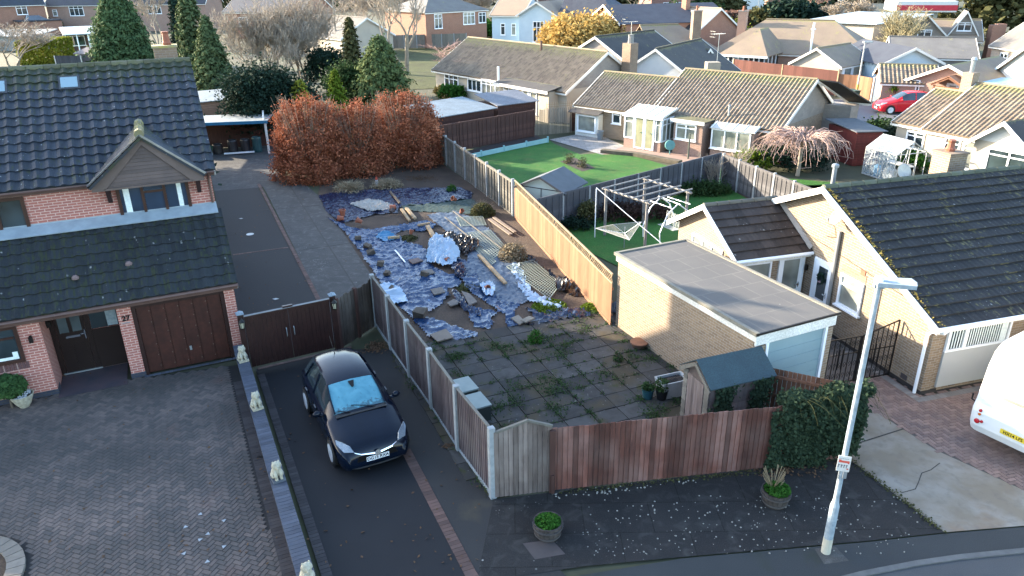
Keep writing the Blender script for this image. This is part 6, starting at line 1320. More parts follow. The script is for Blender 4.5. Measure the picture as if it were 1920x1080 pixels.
def conifer(name, label, px, top, r, mat, n=9000, leaf=.13, P=None, powr=.75, group=None, base=.0, top_r=.05, tiers=1.0):
    P = P or G(*px); h = hgt(P, top); T = thing(name, label, 'conifer tree', (P.x, P.y, 0), 0, group)
    nb = int(130*h/6); C = []
    for k in range(nb):
        t = (k+.5)/nb; t = t**.85; rad = (r*(1-t)**powr+top_r)*random.uniform(.78, 1.12); a = k*2.399963; z = base+(h-base)*t; m = max(12, int(n/nb*(1.5-t)))
        s = rng.uniform(.15, 1, m)**.55; sp = .10+.12*s*rad/r*1.2
        C.append(np.stack([math.cos(a)*rad*s+rng.normal(0, 1, m)*sp*r*.38, math.sin(a)*rad*s+rng.normal(0, 1, m)*sp*r*.38, z+.10*h*.12*s+rng.normal(0, 1, m)*.10*r*.5-.10*s*rad], 1))
    C = np.concatenate(C); C[:, 2] = np.maximum(C[:, 2], .02)
    nr = np.stack([C[:, 0], C[:, 1], np.full(len(C), .3)], 1); nr /= np.linalg.norm(nr, axis=1)[:, None]
    quads('crown', C, leaf, mat, T, up=.2, nor=nr, aspect=1.8)
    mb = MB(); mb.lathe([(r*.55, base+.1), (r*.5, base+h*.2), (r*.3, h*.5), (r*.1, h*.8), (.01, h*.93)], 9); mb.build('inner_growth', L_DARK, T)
    mb = MB(); mb.tube([(0, 0, 0), (0, 0, h*.5)], [.05*h*.5, .05], 7); mb.build('trunk', BARK, T); return T
# copper beech hedge: three plants
for px, top, rx, ry, l, s in (((584, 332), 196, 1.85, 1.9, 'copper leaved beech mass, leftmost of the hedge, glowing in the sun', 1), ((672, 322), 205, 1.7, 1.6, 'copper leaved beech mass in the middle of the hedge', 2), ((762, 308), 185, 2.0, 1.6, 'copper leaved beech mass at the right end by the grey fence', 3)):
    leafy('copper_beech', l, px, top, rx, ry, L_BEECH, 34000, .07, 'hedge', nc=420, clump=.22, group='copper beech hedge', hollow=.75, twigs=240, blobs=[(-.55, 0, .88, .22, .3, .16), (.15, 0, .96, .2, .3, .14), (.6, 0, .86, .2, .3, .14), (-.5, 0, .1, .6, 1, .16), (.4, 0, .1, .65, 1, .16), (0, 0, .12, 1, 1, .2), (0, 0, .22, 1, 1, .3), (.05, 0, .42, 1, .95, .34), (.1, 0, .66, .82, .8, .36), (-.45, .1, .5, .5, .6, .36), (.5, -.1, .45, .5, .6, .4)])
pts = []
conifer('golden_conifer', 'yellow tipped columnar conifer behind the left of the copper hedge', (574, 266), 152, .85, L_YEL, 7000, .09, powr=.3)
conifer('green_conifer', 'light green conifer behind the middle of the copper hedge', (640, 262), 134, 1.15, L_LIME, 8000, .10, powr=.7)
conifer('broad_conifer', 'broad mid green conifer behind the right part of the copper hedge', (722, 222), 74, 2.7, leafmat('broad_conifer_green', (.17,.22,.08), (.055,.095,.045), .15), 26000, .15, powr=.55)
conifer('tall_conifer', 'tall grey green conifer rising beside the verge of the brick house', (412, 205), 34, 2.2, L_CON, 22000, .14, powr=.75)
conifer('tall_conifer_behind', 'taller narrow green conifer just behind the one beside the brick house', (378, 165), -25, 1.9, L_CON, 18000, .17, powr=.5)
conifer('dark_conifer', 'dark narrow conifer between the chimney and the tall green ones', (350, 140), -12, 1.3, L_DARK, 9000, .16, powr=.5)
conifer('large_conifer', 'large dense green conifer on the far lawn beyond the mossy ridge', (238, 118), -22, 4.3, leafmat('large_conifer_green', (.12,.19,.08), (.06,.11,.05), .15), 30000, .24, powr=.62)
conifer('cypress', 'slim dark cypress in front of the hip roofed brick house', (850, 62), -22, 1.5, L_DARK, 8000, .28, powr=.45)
conifer('cypress', 'very narrow pale conifer standing left of the tall bare tree', (668, 190), 35, 1.2, L_OLIVE, 6000, .16, powr=.5)
for k, (x, y, l) in enumerate(((-15.2, 30.6, 'tall evergreen hedge plant behind the brick house, against its rear corner'), (-17.3, 34.5, 'tall evergreen hedge plant behind the brick house, nearest the yard'), (-19.6, 38.6, 'tall evergreen hedge plant behind the brick house, second from the yard'), (-22.0, 42.8, 'tall evergreen hedge plant behind the brick house, farthest from the yard'))):
    P_ = Vector((x, y, 0)); T_ = thing('unseen_shade_hedge', l, 'hedge', P_, 0, 'tall hedge behind the brick house'); quads('crown', crown_pts([(0, 0, 2.7, 1.9, 2.3, 2.7), (0, .8, 3.0, 1.8, 1.8, 2.4), (0, -.8, 2.8, 1.8, 1.8, 2.5)], 7000, .5, .3, 140), .18, L_DARK, T_); mb = MB(); mb.lathe([(1.3, .1), (1.5, 2.5), (1.1, 4.4), (.2, 5)], 9); mb.build('inner_growth', L_DARK, T_)  # hedge added out of view to shade the rear drive and path
# dark leylandii hedge behind the yard
for i, (px, top, rx) in enumerate((((478, 268), 140, 1.7), ((508, 264), 130, 1.9), ((536, 262), 138, 1.7), ((560, 235), 160, 1.6))):
    leafy('dark_hedge_tree', ('dark evergreen behind the open sheds, '+('leftmost', 'second from left', 'second from right', 'rightmost')[i]+' of four'), px, top, rx, rx, L_DARK, 9000, .12, 'hedge', group='dark evergreen screen behind the yard', nc=160, hollow=.7)
leafy('laurel', 'mid green shrub left of the broad conifer', (660, 215), 125, 1.9, 1.6, L_MID, 7000, .13, 'shrub', nc=90)
leafy('laurel', 'dark round evergreen between the pale conifer and the hazel thicket', (620, 175), 95, 2.2, 2, L_DARK, 7000, .16, 'shrub', nc=90)
bare_tree('hazel_thicket', 'wide bare many stemmed thicket with a haze of pale twigs behind the dark hedge', (505, 175), -28, lv=5, stems=12, r=.08, spread=.5, up=.5, kids=2, wig=.2, mat=TWIG, width=6.0, seed=3, fat=4)
bare_tree('hazel_thicket', 'bare twiggy thicket right of the widest one', (575, 170), -22, lv=5, stems=9, r=.07, spread=.5, up=.5, kids=2, wig=.2, mat=TWIG, width=4.4, seed=4, fat=4)
bare_tree('bare_tree', 'tall pale bare tree standing alone above the broad conifer', (768, 140), -75, lv=5, r=.26, spread=.45, up=.45, kids=2, wig=.16, mat=plain('pale_twigs', (.50,.44,.36), (.36,.31,.25), .9, vec='ob'), width=5.5, seed=11, fat=5, stems=2)
bare_tree('red_twig_tree', 'low spreading bare tree with pinkish twigs against the mossy bungalow roof', (835, 165), 76, lv=5, r=.13, spread=.5, up=.35, kids=2, mat=TWIG_PINK, width=4.6, seed=6, fat=2.4, lean=(.6, -.1))
bare_tree('bare_tree', 'grey bare shrub tree in front of the open blue sheds far left', (30, 130), 30, lv=5, r=.12, spread=.5, up=.4, kids=2, width=6.5, seed=8, fat=5, stems=3)
bare_tree('bare_tree', 'bare hazy tree between the large conifer and the dark narrow one', (300, 90), -60, lv=5, r=.12, spread=.5, up=.5, kids=2, wig=.16, width=7, seed=9, fat=4.5, stems=3)
bare_tree('bare_tree', 'bare twiggy tree far behind the thicket, left of the tall pale one', (690, 95), -40, lv=5, r=.12, spread=.5, up=.5, kids=2, wig=.16, width=6, seed=10, fat=4.5, stems=3)
bare_tree('bare_tree', 'faint bare tree top centre beside the hip roofed brick house', (735, 70), -60, lv=5, r=.12, spread=.5, up=.6, kids=2, wig=.16, width=6, seed=12, fat=5, stems=3)
bare_tree('bare_tree', 'bare thin tree behind the small greenhouse roof left of the brick house', (215, 45), -60, lv=5, r=.12, spread=.5, up=.6, kids=2, wig=.16, width=7, seed=22, fat=5, stems=2)
leafy('shrub', 'green shrub at the top left corner', (15, 62), 2, 4, 3, L_OLIVE, 5000, .35, 'shrub', nc=60)
leafy('shrub', 'rounded yellow green shrub left of the clipped hedge', (60, 88), 62, 2.6, 2.2, L_OLIVE, 4000, .25, 'shrub', nc=60)
leafy('shrub', 'rounded dark green shrub right behind the clipped hedge', (97, 62), 38, 2.6, 2.2, L_MID, 4000, .25, 'shrub', nc=60)
leafy('clipped_hedge', 'rectangular clipped hedge with a yellow top in the far left garden', (92, 116), 73, 1.9, 3.2, L_YEL, 9000, .2, 'hedge', box=True)
leafy('shrub', 'bright green hedge below the cypress', (890, 72), 43, 4.5, 3, L_GREEN, 6000, .3, 'hedge', nc=80)
leafy('shrub', 'pale winter shrub mass right of the bright green hedge', (945, 68), 40, 4.5, 3, L_STRAW, 6000, .28, 'shrub', nc=80)
leafy('golden_tree', 'broad dense golden yellow tree behind the mossy bungalow', (1098, 118), 36, 5.2, 5, L_GOLD, 26000, .26, 'tree', nc=260, hollow=.8, twigs=120)
leafy('shrub', 'small dark green bush on the ridge line left of the golden tree', (1028, 95), 68, 2.0, 1.6, L_MID, 3000, .2, 'shrub', nc=50)
leafy('shrub', 'brown winter scrub left of the dark green bush', (990, 92), 64, 2.6, 1.6, L_STRAW, 3000, .22, 'shrub', nc=50)
leafy('columnar_shrub', 'small yellow green shrub in front of the white rendered house', (1083, 48), 17, 1.6, 1.6, L_LIME, 2500, .3, 'shrub', nc=40)
leafy('shrub', 'bright shrub by the left bay window of the mossy bungalow', (848, 190), 160, 1.3, 1.0, L_GREEN, 2600, .13, 'shrub', nc=50)
leafy('shrub', 'golden brown shrub left of the bright one by the mossy bungalow', (832, 187), 163, 1.0, .9, L_GOLD, 1500, .13, 'shrub', nc=30)
# right gardens
leafy('bright_bush', 'pair of lime tipped bushes right of the hipped tan roof', (1335, 92), 42, 2.2, 1.8, L_YEL, 4000, .26, 'shrub', nc=50, group='lime tipped bushes')
leafy('bright_bush', 'lime tipped bush beside the chimney of the hip roofed bungalow', (1368, 92), 40, 2.2, 1.8, L_YEL, 4000, .26, 'shrub', nc=50, group='lime tipped bushes')
leafy('long_brown_hedge', 'long pinkish brown clipped hedge behind the lime tipped bushes', (1375, 48), 22, 14, 3, leafmat('brown_hedge', (.30,.17,.13), (.18,.11,.085)), 9000, .5, 'hedge', box=True)
leafy('cedar', 'dark spreading cedar beyond the hip roofed bungalow', (1485, 52), 8, 6.0, 4.5, L_DARK, 8000, .5, 'tree', nc=110)
leafy('pale_fir', 'pale green bushy tree left of the dark cedar', (1445, 52), 18, 4.0, 3.5, L_OLIVE, 6000, .45, 'tree', nc=80)
leafy('far_tree', 'round green tree before the white building at the top', (1352, 24), -4, 5.5, 4, L_OLIVE, 4000, .7, 'tree', nc=60)
leafy('far_tree', 'round green tree at the top, left of its neighbour by the white building', (1325, 24), -6, 5, 4, L_MID, 4000, .7, 'tree', nc=60)
leafy('garden_hedge', 'golden topped dark hedge behind the tan tiled house', (1292, 36), 16, 7, 3, L_MID, 4000, .45, 'hedge', nc=60)
bare_tree('corkscrew_tree', 'large pale bare tree with drooping twigs before the dormer bungalow', (1655, 130), -2, lv=4, r=.28, spread=.45, up=.6, kids=3, wig=.2, mat=plain('olive_twigs', (.46,.40,.24), (.33,.29,.17), .9, vec='ob'), width=4.5, seed=15, fat=4.5)
bare_tree('willow_clump', 'upright fan of bare pale stems in front of the hip roofed bungalow', (1550, 140), 68, lv=3, r=.06, stems=10, spread=.28, up=1.0, kids=3, mat=TWIG, width=2.7, seed=16, fat=3)
leafy('golden_bush', 'yellow bush behind the long brown fence', (1477, 140), 113, 2.4, 1.6, L_GOLD, 3500, .2, 'shrub', nc=60)
leafy('lime_hedge', 'lime green spreading hedge beside the estate lamp post', (1588, 146), 108, 3.2, 2, L_LIME, 5000, .22, 'hedge', nc=80)
leafy('shrub', 'dark green shrub right of the lime hedge under the bare tree', (1625, 130), 92, 2.2, 2, L_MID, 4000, .24, 'shrub', nc=60)
leafy('shrub', 'dark shrub behind the estate lamp post', (1612, 150), 128, 1.8, 1.5, L_DARK, 2500, .2, 'shrub', nc=40)
for px, top, rx, mt, l in (((1668, 262), 232, 2.0, L_MID, 'mid green shrub left of two beside the estate road'), ((1712, 268), 228, 2.0, leafmat('bluegreen_leaves', (.08,.12,.08), (.04,.065,.045)), 'rounded grey green shrub between the road and the buff bungalow')):
    leafy('shrub', l, px, top, rx, 1.5, mt, 6000, .13, 'shrub', nc=100, hollow=.7)
leafy('garden_hedge', 'bright green hedge behind the greenhouse', (1752, 318), 286, 2.0, .9, L_GREEN, 4500, .1, 'hedge', nc=100)
leafy('garden_hedge', 'yellow green hedge right of the brick chimney', (1872, 318), 304, 2.2, .6, L_LIME, 3000, .1, 'hedge', nc=70)
leafy('big_conifer', 'huge dark cedar spreading across the top right', (1850, 68), -60, 11, 8, L_OLIVE, 14000, .6, 'tree', nc=160)
leafy('big_conifer', 'dark conifer at the extreme top right corner', (1925, 62), -60, 7, 6, L_DARK, 8000, .6, 'tree', nc=100)
# ================================================================== YARD BEHIND THE BRICK HOUSE
def frame_at(a, b): return math.atan2(b.y-a.y, b.x-a.x)
ca, cb = G(385, 292), G(503, 287); CP = thing('open_store', 'open fronted store with a pale roof and blue edge, full of dark clutter', 'shed', (cb.x, cb.y, 0), frame_at(ca, cb)); Wc = 6.5
mb = MB(); mb.box(-Wc, .25, -.3, 2.4, 2.0, 2.06); mb.build('roof', PALE_ROOF, CP); mb = MB(); mb.box(-Wc, .27, -.34, -.302, 1.9, 2.08); mb.build('blue_edge', plain('blue_trim', (.03,.20,.36), None, .5), CP)
mb = MB(); mb.box(-Wc, 0, 2.2, 2.3, 0, 2); mb.box(-.05, 0, .1, 2.2, 0, 2.0) if False else None; mb.build('back_wall', WOOD_BRN, CP)
mb = MB(); mb.bar((.08, -.1, 0), (.08, -.1, 2.0), .12); mb.bar((.0, -.25, 1.95), (-.25, 1.6, 2.35), .10, .05); mb.build('corner_post', BARGE, CP)
mb = MB(); mb.bar((-2.6, -.2, .12), (-.8, -.15, .16), .10, .08); mb.build('white_rail', UPVC, CP)
heap_m = MB()
for k, (x, y, w_, d_, h_, mt, l) in enumerate(((-.9, .6, .35, .35, .9, L_DARK, ''), (-1.5, .9, .4, .4, .75, None, ''), (-2.1, .7, .45, .4, .95, None, ''), (-3.9, .5, .8, .6, .9, None, ''))):
    pass
def at_local(T, x, y, z=0):
    c, s = math.cos(T.rotation_euler[2]), math.sin(T.rotation_euler[2]); return Vector((T.location.x+x*c-y*s, T.location.y+x*s+y*c, z))
for k, (x, y, r, h, c_, l) in enumerate(((-.7, .5, .28, .95, (.03,.10,.11), 'teal barrel at the right end inside the open store'), (-1.4, .5, .3, .85, (.03,.03,.035), 'black barrel beside the teal one in the open store'), (-2.2, .6, .3, .8, (.04,.04,.045), 'dark barrel left of the black one in the open store'), (-3.1, .5, .32, .6, (.03,.03,.03), 'low black drum farthest left in the open store'))):
    p = at_local(CP, x, y); D = MB(); D.lathe([(r*.9, 0), (r, h*.1), (r*.97, h*.5), (r, h*.9), (r*.9, h), (r*.8, h-.05)], 14); o = D.build('barrel', plain('barrel_plastic_'+str(k), c_, None, .45)); o.location = p; tag(o, l, 'barrel', 'barrels in the open store')
p0_ = [at_local(CP, x, y) for x, y in ((-5.3, -.5), (-3.3, -.4), (-3.4, .7), (-5.2, .8))]
me_ = MB(); vs = []; n_ = 14
for i in range(n_):
    for j in range(n_):
        u_, v_ = i/(n_-1), j/(n_-1); q = (p0_[0]*(1-u_)+p0_[1]*u_)*(1-v_)+(p0_[3]*(1-u_)+p0_[2]*u_)*v_; e_ = math.sin(math.pi*u_)*math.sin(math.pi*v_); vs.append((q.x, q.y, .02+1.1*e_**.6*(1-.4*u_)+.15*mn.noise(Vector((u_*7, v_*7, 1)))))
me_.add(vs, [(i*n_+j, (i+1)*n_+j, (i+1)*n_+j+1, i*n_+j+1) for i in range(n_-1) for j in range(n_-1)]); tag(me_.build('covered_heap', plastic('dirty_tarpaulin', (.25,.28,.28), (.10,.11,.12), .5)), 'heap under dirty grey tarpaulin at the left of the open store', 'covered heap')
sa_, sb_ = G(370, 252), G(474, 240); SD = thing('timber_shed', 'orange timber shed with a pale flat roof behind the open store', 'shed', (sb_.x, sb_.y, 0), frame_at(sa_, sb_)); mb = MB(); 
for i in range(14): mb.box(-6.3, .1, -.02-(i % 2)*.006, .02, .05+i*.15, .05+(i+1)*.15-.01)
mb.box(.1, .14, 0, 3, 0, 2.1); mb.box(-6.3, .1, .021, 3, 0, 2.12); mb.build('wall', plain('orange_boards', (.42,.25,.17), (.34,.20,.13), .8, ns=2, isl=.2), SD); mb = MB(); mb.extr([(-6.5, -.15, 2.15), (.25, -.15, 2.15), (.25, 3.2, 2.45), (-6.5, 3.2, 2.45)], (0, 0, .06)); mb.build('roof', PALE_ROOF, SD)
p = HL(.35, 4.6); 
# ================================================================== MIDDLE GARDEN
sheet('middle_lawn', [G(862, 300), G(1028, 262), G(1040, 270), G(1088, 290), G(1160, 284), G(1265, 315), G(1003, 392), G(968, 400)], .006, LAWN)
sheet('lawn', [G(980, 410), G(1300, 305), G(1400, 330), G(1540, 385), G(1500, 420), G(1290, 470), G(1160, 500)], .004, LAWN)
sheet('lawn', [G(1400, 370), G(1480, 335), G(1600, 345), G(1720, 360), G(1640, 380), G(1540, 380), G(1440, 350)], .006, LAWN)
sheet('far_lawn', [G(125, 96), G(232, 92), G(240, 118), G(130, 125)], .004, LAWN)
sheet('meadow_grass', [G(760, 90), G(860, 88), G(830, 165), G(730, 170), G(700, 110)], .004, ROUGH_GR)
sheet('front_garden_soil', [G(845, 292), G(1000, 250), G(1020, 262), G(862, 302)], .008, plain('dark_bed_soil', (.06,.045,.04), (.04,.03,.03), .95, ns=3, bump=.6))
sheet('patio', [G(1030, 262), G(1110, 247), G(1172, 274), G(1128, 290)], .010, lichened('pale_patio_slabs', (.40,.38,.35), (.30,.28,.27), .3, .1, (.6, .6), lc=(.45,.43,.4)))
sheet('patio', [G(1128, 290), G(1172, 274), G(1240, 283), G(1345, 290), G(1300, 308), G(1180, 288)], .008, plain('pink_patio', (.42,.28,.22), (.34,.23,.19), .9, ns=1))
mb = MB(); pa_, pb_, pc_ = G(1128, 286), G(1190, 292), G(1275, 308); mb.bar(pa_+Vector((0,0,.1)), pb_+Vector((0,0,.1)), .45, .22); mb.bar(pb_+Vector((0,0,.1)), pc_+Vector((0,0,.1)), .45, .22); tag(mb.build('rockery_edging', plain('mossy_stone', (.17,.14,.10), (.09,.08,.055), .95, ns=3, bump=.8, bd=.05)), 'low mossy stone edging between the lawn and the conservatory patio', 'edging')
# teal low concrete edging
e0_, e1_, e2_ = G(858, 303), G(945, 284), G(1027, 267)
T_ = thing('teal_edging_wall', 'low pale teal concrete panel wall along the dark flower bed', 'wall', (e0_.x, e0_.y, 0)); TEAL = plain('pale_teal_paint', (.33,.58,.58), (.28,.50,.51), .7, ns=2)
pt = [e0_, e0_+(e1_-e0_)*.5, e1_, e1_+(e2_-e1_)*.5, e2_]
for a, b in zip(pt, pt[1:]): mb = MB(); mb.bar(a-e0_+Vector((0,0,.15)), b-e0_+Vector((0,0,.15)), .05, .28); mb.build('panel', TEAL, T_)
for a in pt: mb = MB(); q = a-e0_; mb.box(q.x-.06, q.x+.06, q.y-.06, q.y+.06, 0, .38); mb.build('post', TEAL, T_)
# dark brown fence, bamboo screen, brown gate panel
b0_, b1_ = G(826, 290), G(1000, 256); fp = [b0_+(b1_-b0_)*(i/5) for i in range(6)]
fence('dark_panel_fence', 'dark brown panel fence in front of the two felt roofed sheds', fp, 1.75, WOOD_BRN, WOOD_BRN, 'lap', group=None)
bm0, bm1 = G(1000, 254), G(1072, 248); BS = thing('bamboo_screen', 'pale weathered split bamboo screen between the dark fence and the small brown gate', 'screen', (bm0.x, bm0.y, 0)); d_ = bm1-bm0; mb = MB(); n_ = 46
for i in range(n_): q = d_*((i+.5)/n_); mb.bar((q.x, q.y, 0), (q.x+random.gauss(0, .02), q.y, 1.75+random.gauss(0, .06)), d_.length/n_*.85, .03)
mb.build('canes', boards('bamboo', (.34,.30,.24), (.22,.19,.16), .35), BS); mb = MB()
for i in range(14): q = d_*((i+7)/20.5); mb.bar((q.x, q.y, 1.75), (q.x, q.y, 2.15), .02); 
for z in (1.85, 2.0): mb.bar((d_*.33)+Vector((0,0,z)), d_*1.0+Vector((0,0,z)), .02)
mb.build('trellis', WOOD_PALE, BS)
m0, m1 = G(1070, 247), G(1108, 246)
fence('brown_gate_panel', 'small dark brown board gate between the bamboo screen and the white side porch', [m0, m1], 1.55, WOOD_BRN, WOOD_BRN, cap=False)
# two felt sheds
for (fa, fb, dp, zf, zb, lab, rf) in ((G(822, 272), G(926, 252), 3.4, 1.75, 2.0, 'wide dark timber shed with a pale bluish felt roof, left behind the dark fence', (.26, .33, .38)), (G(934, 248), G(1004, 238), 2.6, 1.8, 2.15, 'smaller dark timber shed with a grey felt roof, right of two behind the dark fence', (.24, .26, .30))):
    S_ = thing('felt_roof_shed', lab, 'shed', (fa.x, fa.y, 0), frame_at(fa, fb), 'felt roofed sheds behind the dark fence'); l_ = (fb-fa).length; mb = MB(); mb.box(0, l_, 0, dp, 0, zf); 
    for i in range(12): mb.box(-.01, l_+.01, -.02, 0, .02+i*.145, .155+i*.145)
    mb.build('wall', WOOD_BRN, S_); mb = MB(); mb.extr([(-.2, -.25, zf+.02), (l_+.2, -.25, zf+.02), (l_+.2, dp+.2, zb+.1), (-.2, dp+.2, zb+.1)], (0, 0, .05)); mb.build('roof', plain('bluish_felt_'+lab[:5].strip(), rf, mul(rf, .65), .7, ns=1.2, fine=9), S_)
# cream shed with grey roof on the lawn
c0_, c1_ = G(973, 374), G(1078, 372); 
zc = 1.6; q0_, q1_ = G(973, 347, zc), G(1058, 360, zc)
CS = thing('cream_shed', 'cream panelled garden shed with grey pitched roof on the lawn', 'shed', (q0_.x, q0_.y, 0), frame_at(q0_, q1_)); Lf = (q1_-q0_).length; Dp = 1.9; zr_ = zc+.5
mb = MB(); mb.extr([(.04, 0, .02), (Lf-.04, 0, .02), (Lf-.04, 0, zc), (Lf/2, 0, zr_-.05), (.04, 0, zc)], (0, Dp, 0)); mb.build('wall', plain('cream_panel', (.60,.66,.60), (.54,.60,.55), .6, ns=1), CS)
mb = MB(); mb.extr([(-.12, -.15, zc-.08), (Lf/2, -.15, zr_), (Lf/2, Dp+.15, zr_), (-.12, Dp+.15, zc-.08)], (0, 0, .05)); mb.extr([(Lf+.12, -.15, zc-.08), (Lf/2, -.15, zr_), (Lf/2, Dp+.15, zr_), (Lf+.12, Dp+.15, zc-.08)], (0, 0, .05)); mb.build('roof', FELT_GREY, CS)
mb = MB(); mb.bar((-.14, -.17, zc-.08), (Lf/2, -.17, zr_+.02), .03, .08); mb.bar((Lf+.14, -.17, zc-.08), (Lf/2, -.17, zr_+.02), .03, .08); mb.box(.04, Lf-.04, -.012, 0, zc-.03, zc+.01); mb.box(Lf/2-.015, Lf/2+.015, -.02, 0, .7, zc); mb.build('trim', plain('dark_trim', (.06,.065,.075)), CS)
# diamond bed with two roses
bd = [G(1062, 300), G(1080, 314), G(1115, 318), G(1100, 310), G(1070, 298)]; sheet('rose_bed', [G(1050, 303), G(1078, 296), G(1116, 315), G(1092, 322)], .012, bpy.data.materials['dark_bed_soil'])
for q, l in (((1068, 306), 'small leafless rose bush on the left of the diamond bed'), ((1092, 314), 'small rose bush with dry leaves on the right of the diamond bed')): tuft('rose_bush', l, q, .4, .6, L_OLIVE, 180, .06, 'rose bush', 'roses in the lawn bed', blades=40)
p = G(1125, 262); pp = thing('tall_planter', 'tall blue grey planter pot at the back of the slab patio', 'planter', (p.x, p.y, 0)); mb = MB(); mb.lathe([(.16, 0), (.24, .55), (.25, .58), (.22, .58), (.2, .5)], 14); mb.build('pot', plain('blue_grey_pot', (.20,.25,.30), None, .5), pp)
# ================================================================== PERGOLA GARDEN
f0, f1, f2, f3 = G(1003, 397), G(1300, 330), G(1390, 318), G(1528, 395)
def lerp(a, b, n): return [a+(b-a)*(i/n) for i in range(n+1)]
fa0 = G(1003, 375, 1.5); fa1 = G(1345, 290, 1.5)
fence('blue_grey_fence', 'dark blue grey panel fence behind the white pergola', lerp(G(1003, 375, 1.6), G(1352, 287, 1.6), 8), 1.6, WOOD_DK, CONC_POST, 'lap', ph=1.62, pw=.08)
fence('corner_fence', 'dark grey panel fence with concrete posts running towards the brown tiled extension', lerp(G(1358, 290, 1.6), G(1530, 357, 1.6), 5), 1.6, boards('grey_boards', (.12,.115,.12), (.08,.078,.08)), CONC_POST, 'lap', ph=1.68)
zp = 2.0; PW = plain('white_painted_pergola', (.50,.48,.46), (.30,.28,.27), .6, ns=6, vec='ob')
pq = [G(1137, 355, zp), G(1214, 380, zp), G(1290, 360, zp), G(1210, 336, zp)]; PG = thing('pergola', 'white painted rustic pole pergola over a bed in the lawn', 'pergola', (pq[0].x, pq[0].y, 0)); o_ = Vector((pq[0].x, pq[0].y, 0))
for q in pq: mb = MB(); q = q-o_; mb.tube([(q.x, q.y, 0), (q.x, q.y, zp+.08)], .06, 8); mb.build('post', PW, PG)
for a, b in ((pq[0], pq[1]), (pq[3], pq[2])): mb = MB(); mb.tube([a-o_+(a-b).normalized()*.2, b-o_+(b-a).normalized()*.2], .05, 7); mb.build('beam', PW, PG)
for i in range(5):
    t = i/4; a = pq[0]+(pq[1]-pq[0])*t-o_; b = pq[3]+(pq[2]-pq[3])*t-o_; e = (b-a).normalized()*.25; mb = MB(); mb.tube([a-e+Vector((0,0,.08)), b+e+Vector((0,0,.08))], .035, 6); mb.build('rafter', PW, PG)
# rotary dryer with slack lines, washing pole, swing seat, leaning trellis
rb = G(1170, 465); RD = thing('rotary_dryer', 'folded out white rotary washing line like an upturned fan on the lawn', 'washing line', (rb.x, rb.y, 0)); mb = MB(); mb.tube([(0, 0, 0), (0, 0, .9)], .02, 6); mb.build('pole', METAL, RD)
tips = [G(1117, 428, 1.1)-rb, G(1203, 416, 1.35)-rb, G(1180, 450, .95)-rb, G(1150, 421, 1.3)-rb]; tips = [Vector((t.x, t.y, t.z)) for t in tips]; hub = Vector((0, 0, .62)); mb = MB()
for t in tips: mb.tube([hub, t], .014, 5)
mb.build('arms', UPVC, RD); mb = MB()
for k in range(1, 9):
    f = .25+.75*k/8; P4 = [hub+(t-hub)*f for t in (tips[0], tips[2], tips[1], tips[3])]
    for a, b in zip(P4, P4[1:]+P4[:1]): mb.tube([a, b], .007 if k < 8 else .013, 4, cap=False)
mb.build('lines', plain('cream_line', (.70,.68,.60)), RD)
wa = G(1115, 445); PO = thing('washing_pole', 'thin white washing line pole with its prop line beside the blue grey fence', 'pole', (wa.x, wa.y, 0)); mb = MB(); mb.tube([(0, 0, 0), (0, 0, 2.1)], .022, 6); mb.build('pole', UPVC, PO); mb = MB(); q = G(1240, 456, .6)-wa; mb.tube([(0, 0, 2.15), (q.x*.5, q.y*.5, 1.36), (q.x, q.y, q.z)], .015, 5); mb.build('line', UPVC, PO)
sg = G(1250, 445); SW_ = thing('swing_seat', 'white framed garden swing seat beside the pergola', 'swing seat', (sg.x, sg.y, 0), R(28)); mb = MB()
for y in (-.55, .55):
    mb.tube([(-.8, y, 0), (-.85, y, .5), (-.5, y, 1.25), (0, y, 1.6)], .025, 6); mb.tube([(.8, y, 0), (.85, y, .5), (.5, y, 1.25), (0, y, 1.6)], .025, 6)
mb.tube([(0, -.7, 1.6), (0, .7, 1.6)], .025, 6); mb.tube([(-.5, -.7, 1.55), (-.5, .7, 1.5)], .02, 6); mb.tube([(.5, -.7, 1.55), (.5, .7, 1.5)], .02, 6); mb.build('frame', UPVC, SW_); mb = MB()
for i in range(8): mb.bar((-.1+i*.05, -.5, .45), (-.1+i*.05, .5, .45), .03, .015)
for i in range(9): mb.bar((.3, -.5, .48+i*.06), (.38, .5, .48+i*.06), .025, .012)
for i in range(7): mb.bar((.3, -.5+i*.166, .45), (.36, -.5+i*.166, 1.0), .02, .02)
mb.build('seat', plain('pale_grey_slats', (.45,.48,.46)), SW_)
tr = G(1040, 402); TL = thing('fan_trellis', 'fan shaped trellis leaning on the dark fence left of the pergola', 'trellis', (tr.x, tr.y, 0), R(20)); mb = MB()
for i in range(4): mb.bar((-.1+i*.1, 0, .5), (-.45+i*.32, .05, 1.6), .03)
for z in (1.0, 1.3): mb.bar((-.38, .03, z), (.4, .03, z), .025)
mb.build('laths', WOOD_OLD, TL)
leafy('climber', 'columnar climber at the post between the trellis and the pergola', (1100, 425), 380, .35, .3, L_OLIVE, 1600, .07, 'shrub', nc=60)
leafy('border_plants', 'dark red brown border shrubs under the pergola', (1190, 410), 385, 1.6, .7, leafmat('redbrown_leaves', (.10,.06,.05), (.05,.035,.03)), 4000, .07, 'shrub', nc=120)
leafy('border_plants', 'low green border shrubs right of the pergola', (1310, 362), 345, 1.6, .7, L_MID, 4000, .07, 'shrub', nc=120)
leafy('border_plants', 'dark low shrubs along the fence foot behind the trellis top', (1075, 428), 410, 1.0, .5, L_DARK, 2000, .07, 'shrub', nc=60)
bare_tree('small_bare_tree', 'small bare grey tree before the fence corner, nearer one', (1335, 355), 288, lv=3, r=.035, stems=4, spread=.4, up=.8, kids=2, width=.9, seed=31, fat=1.6)
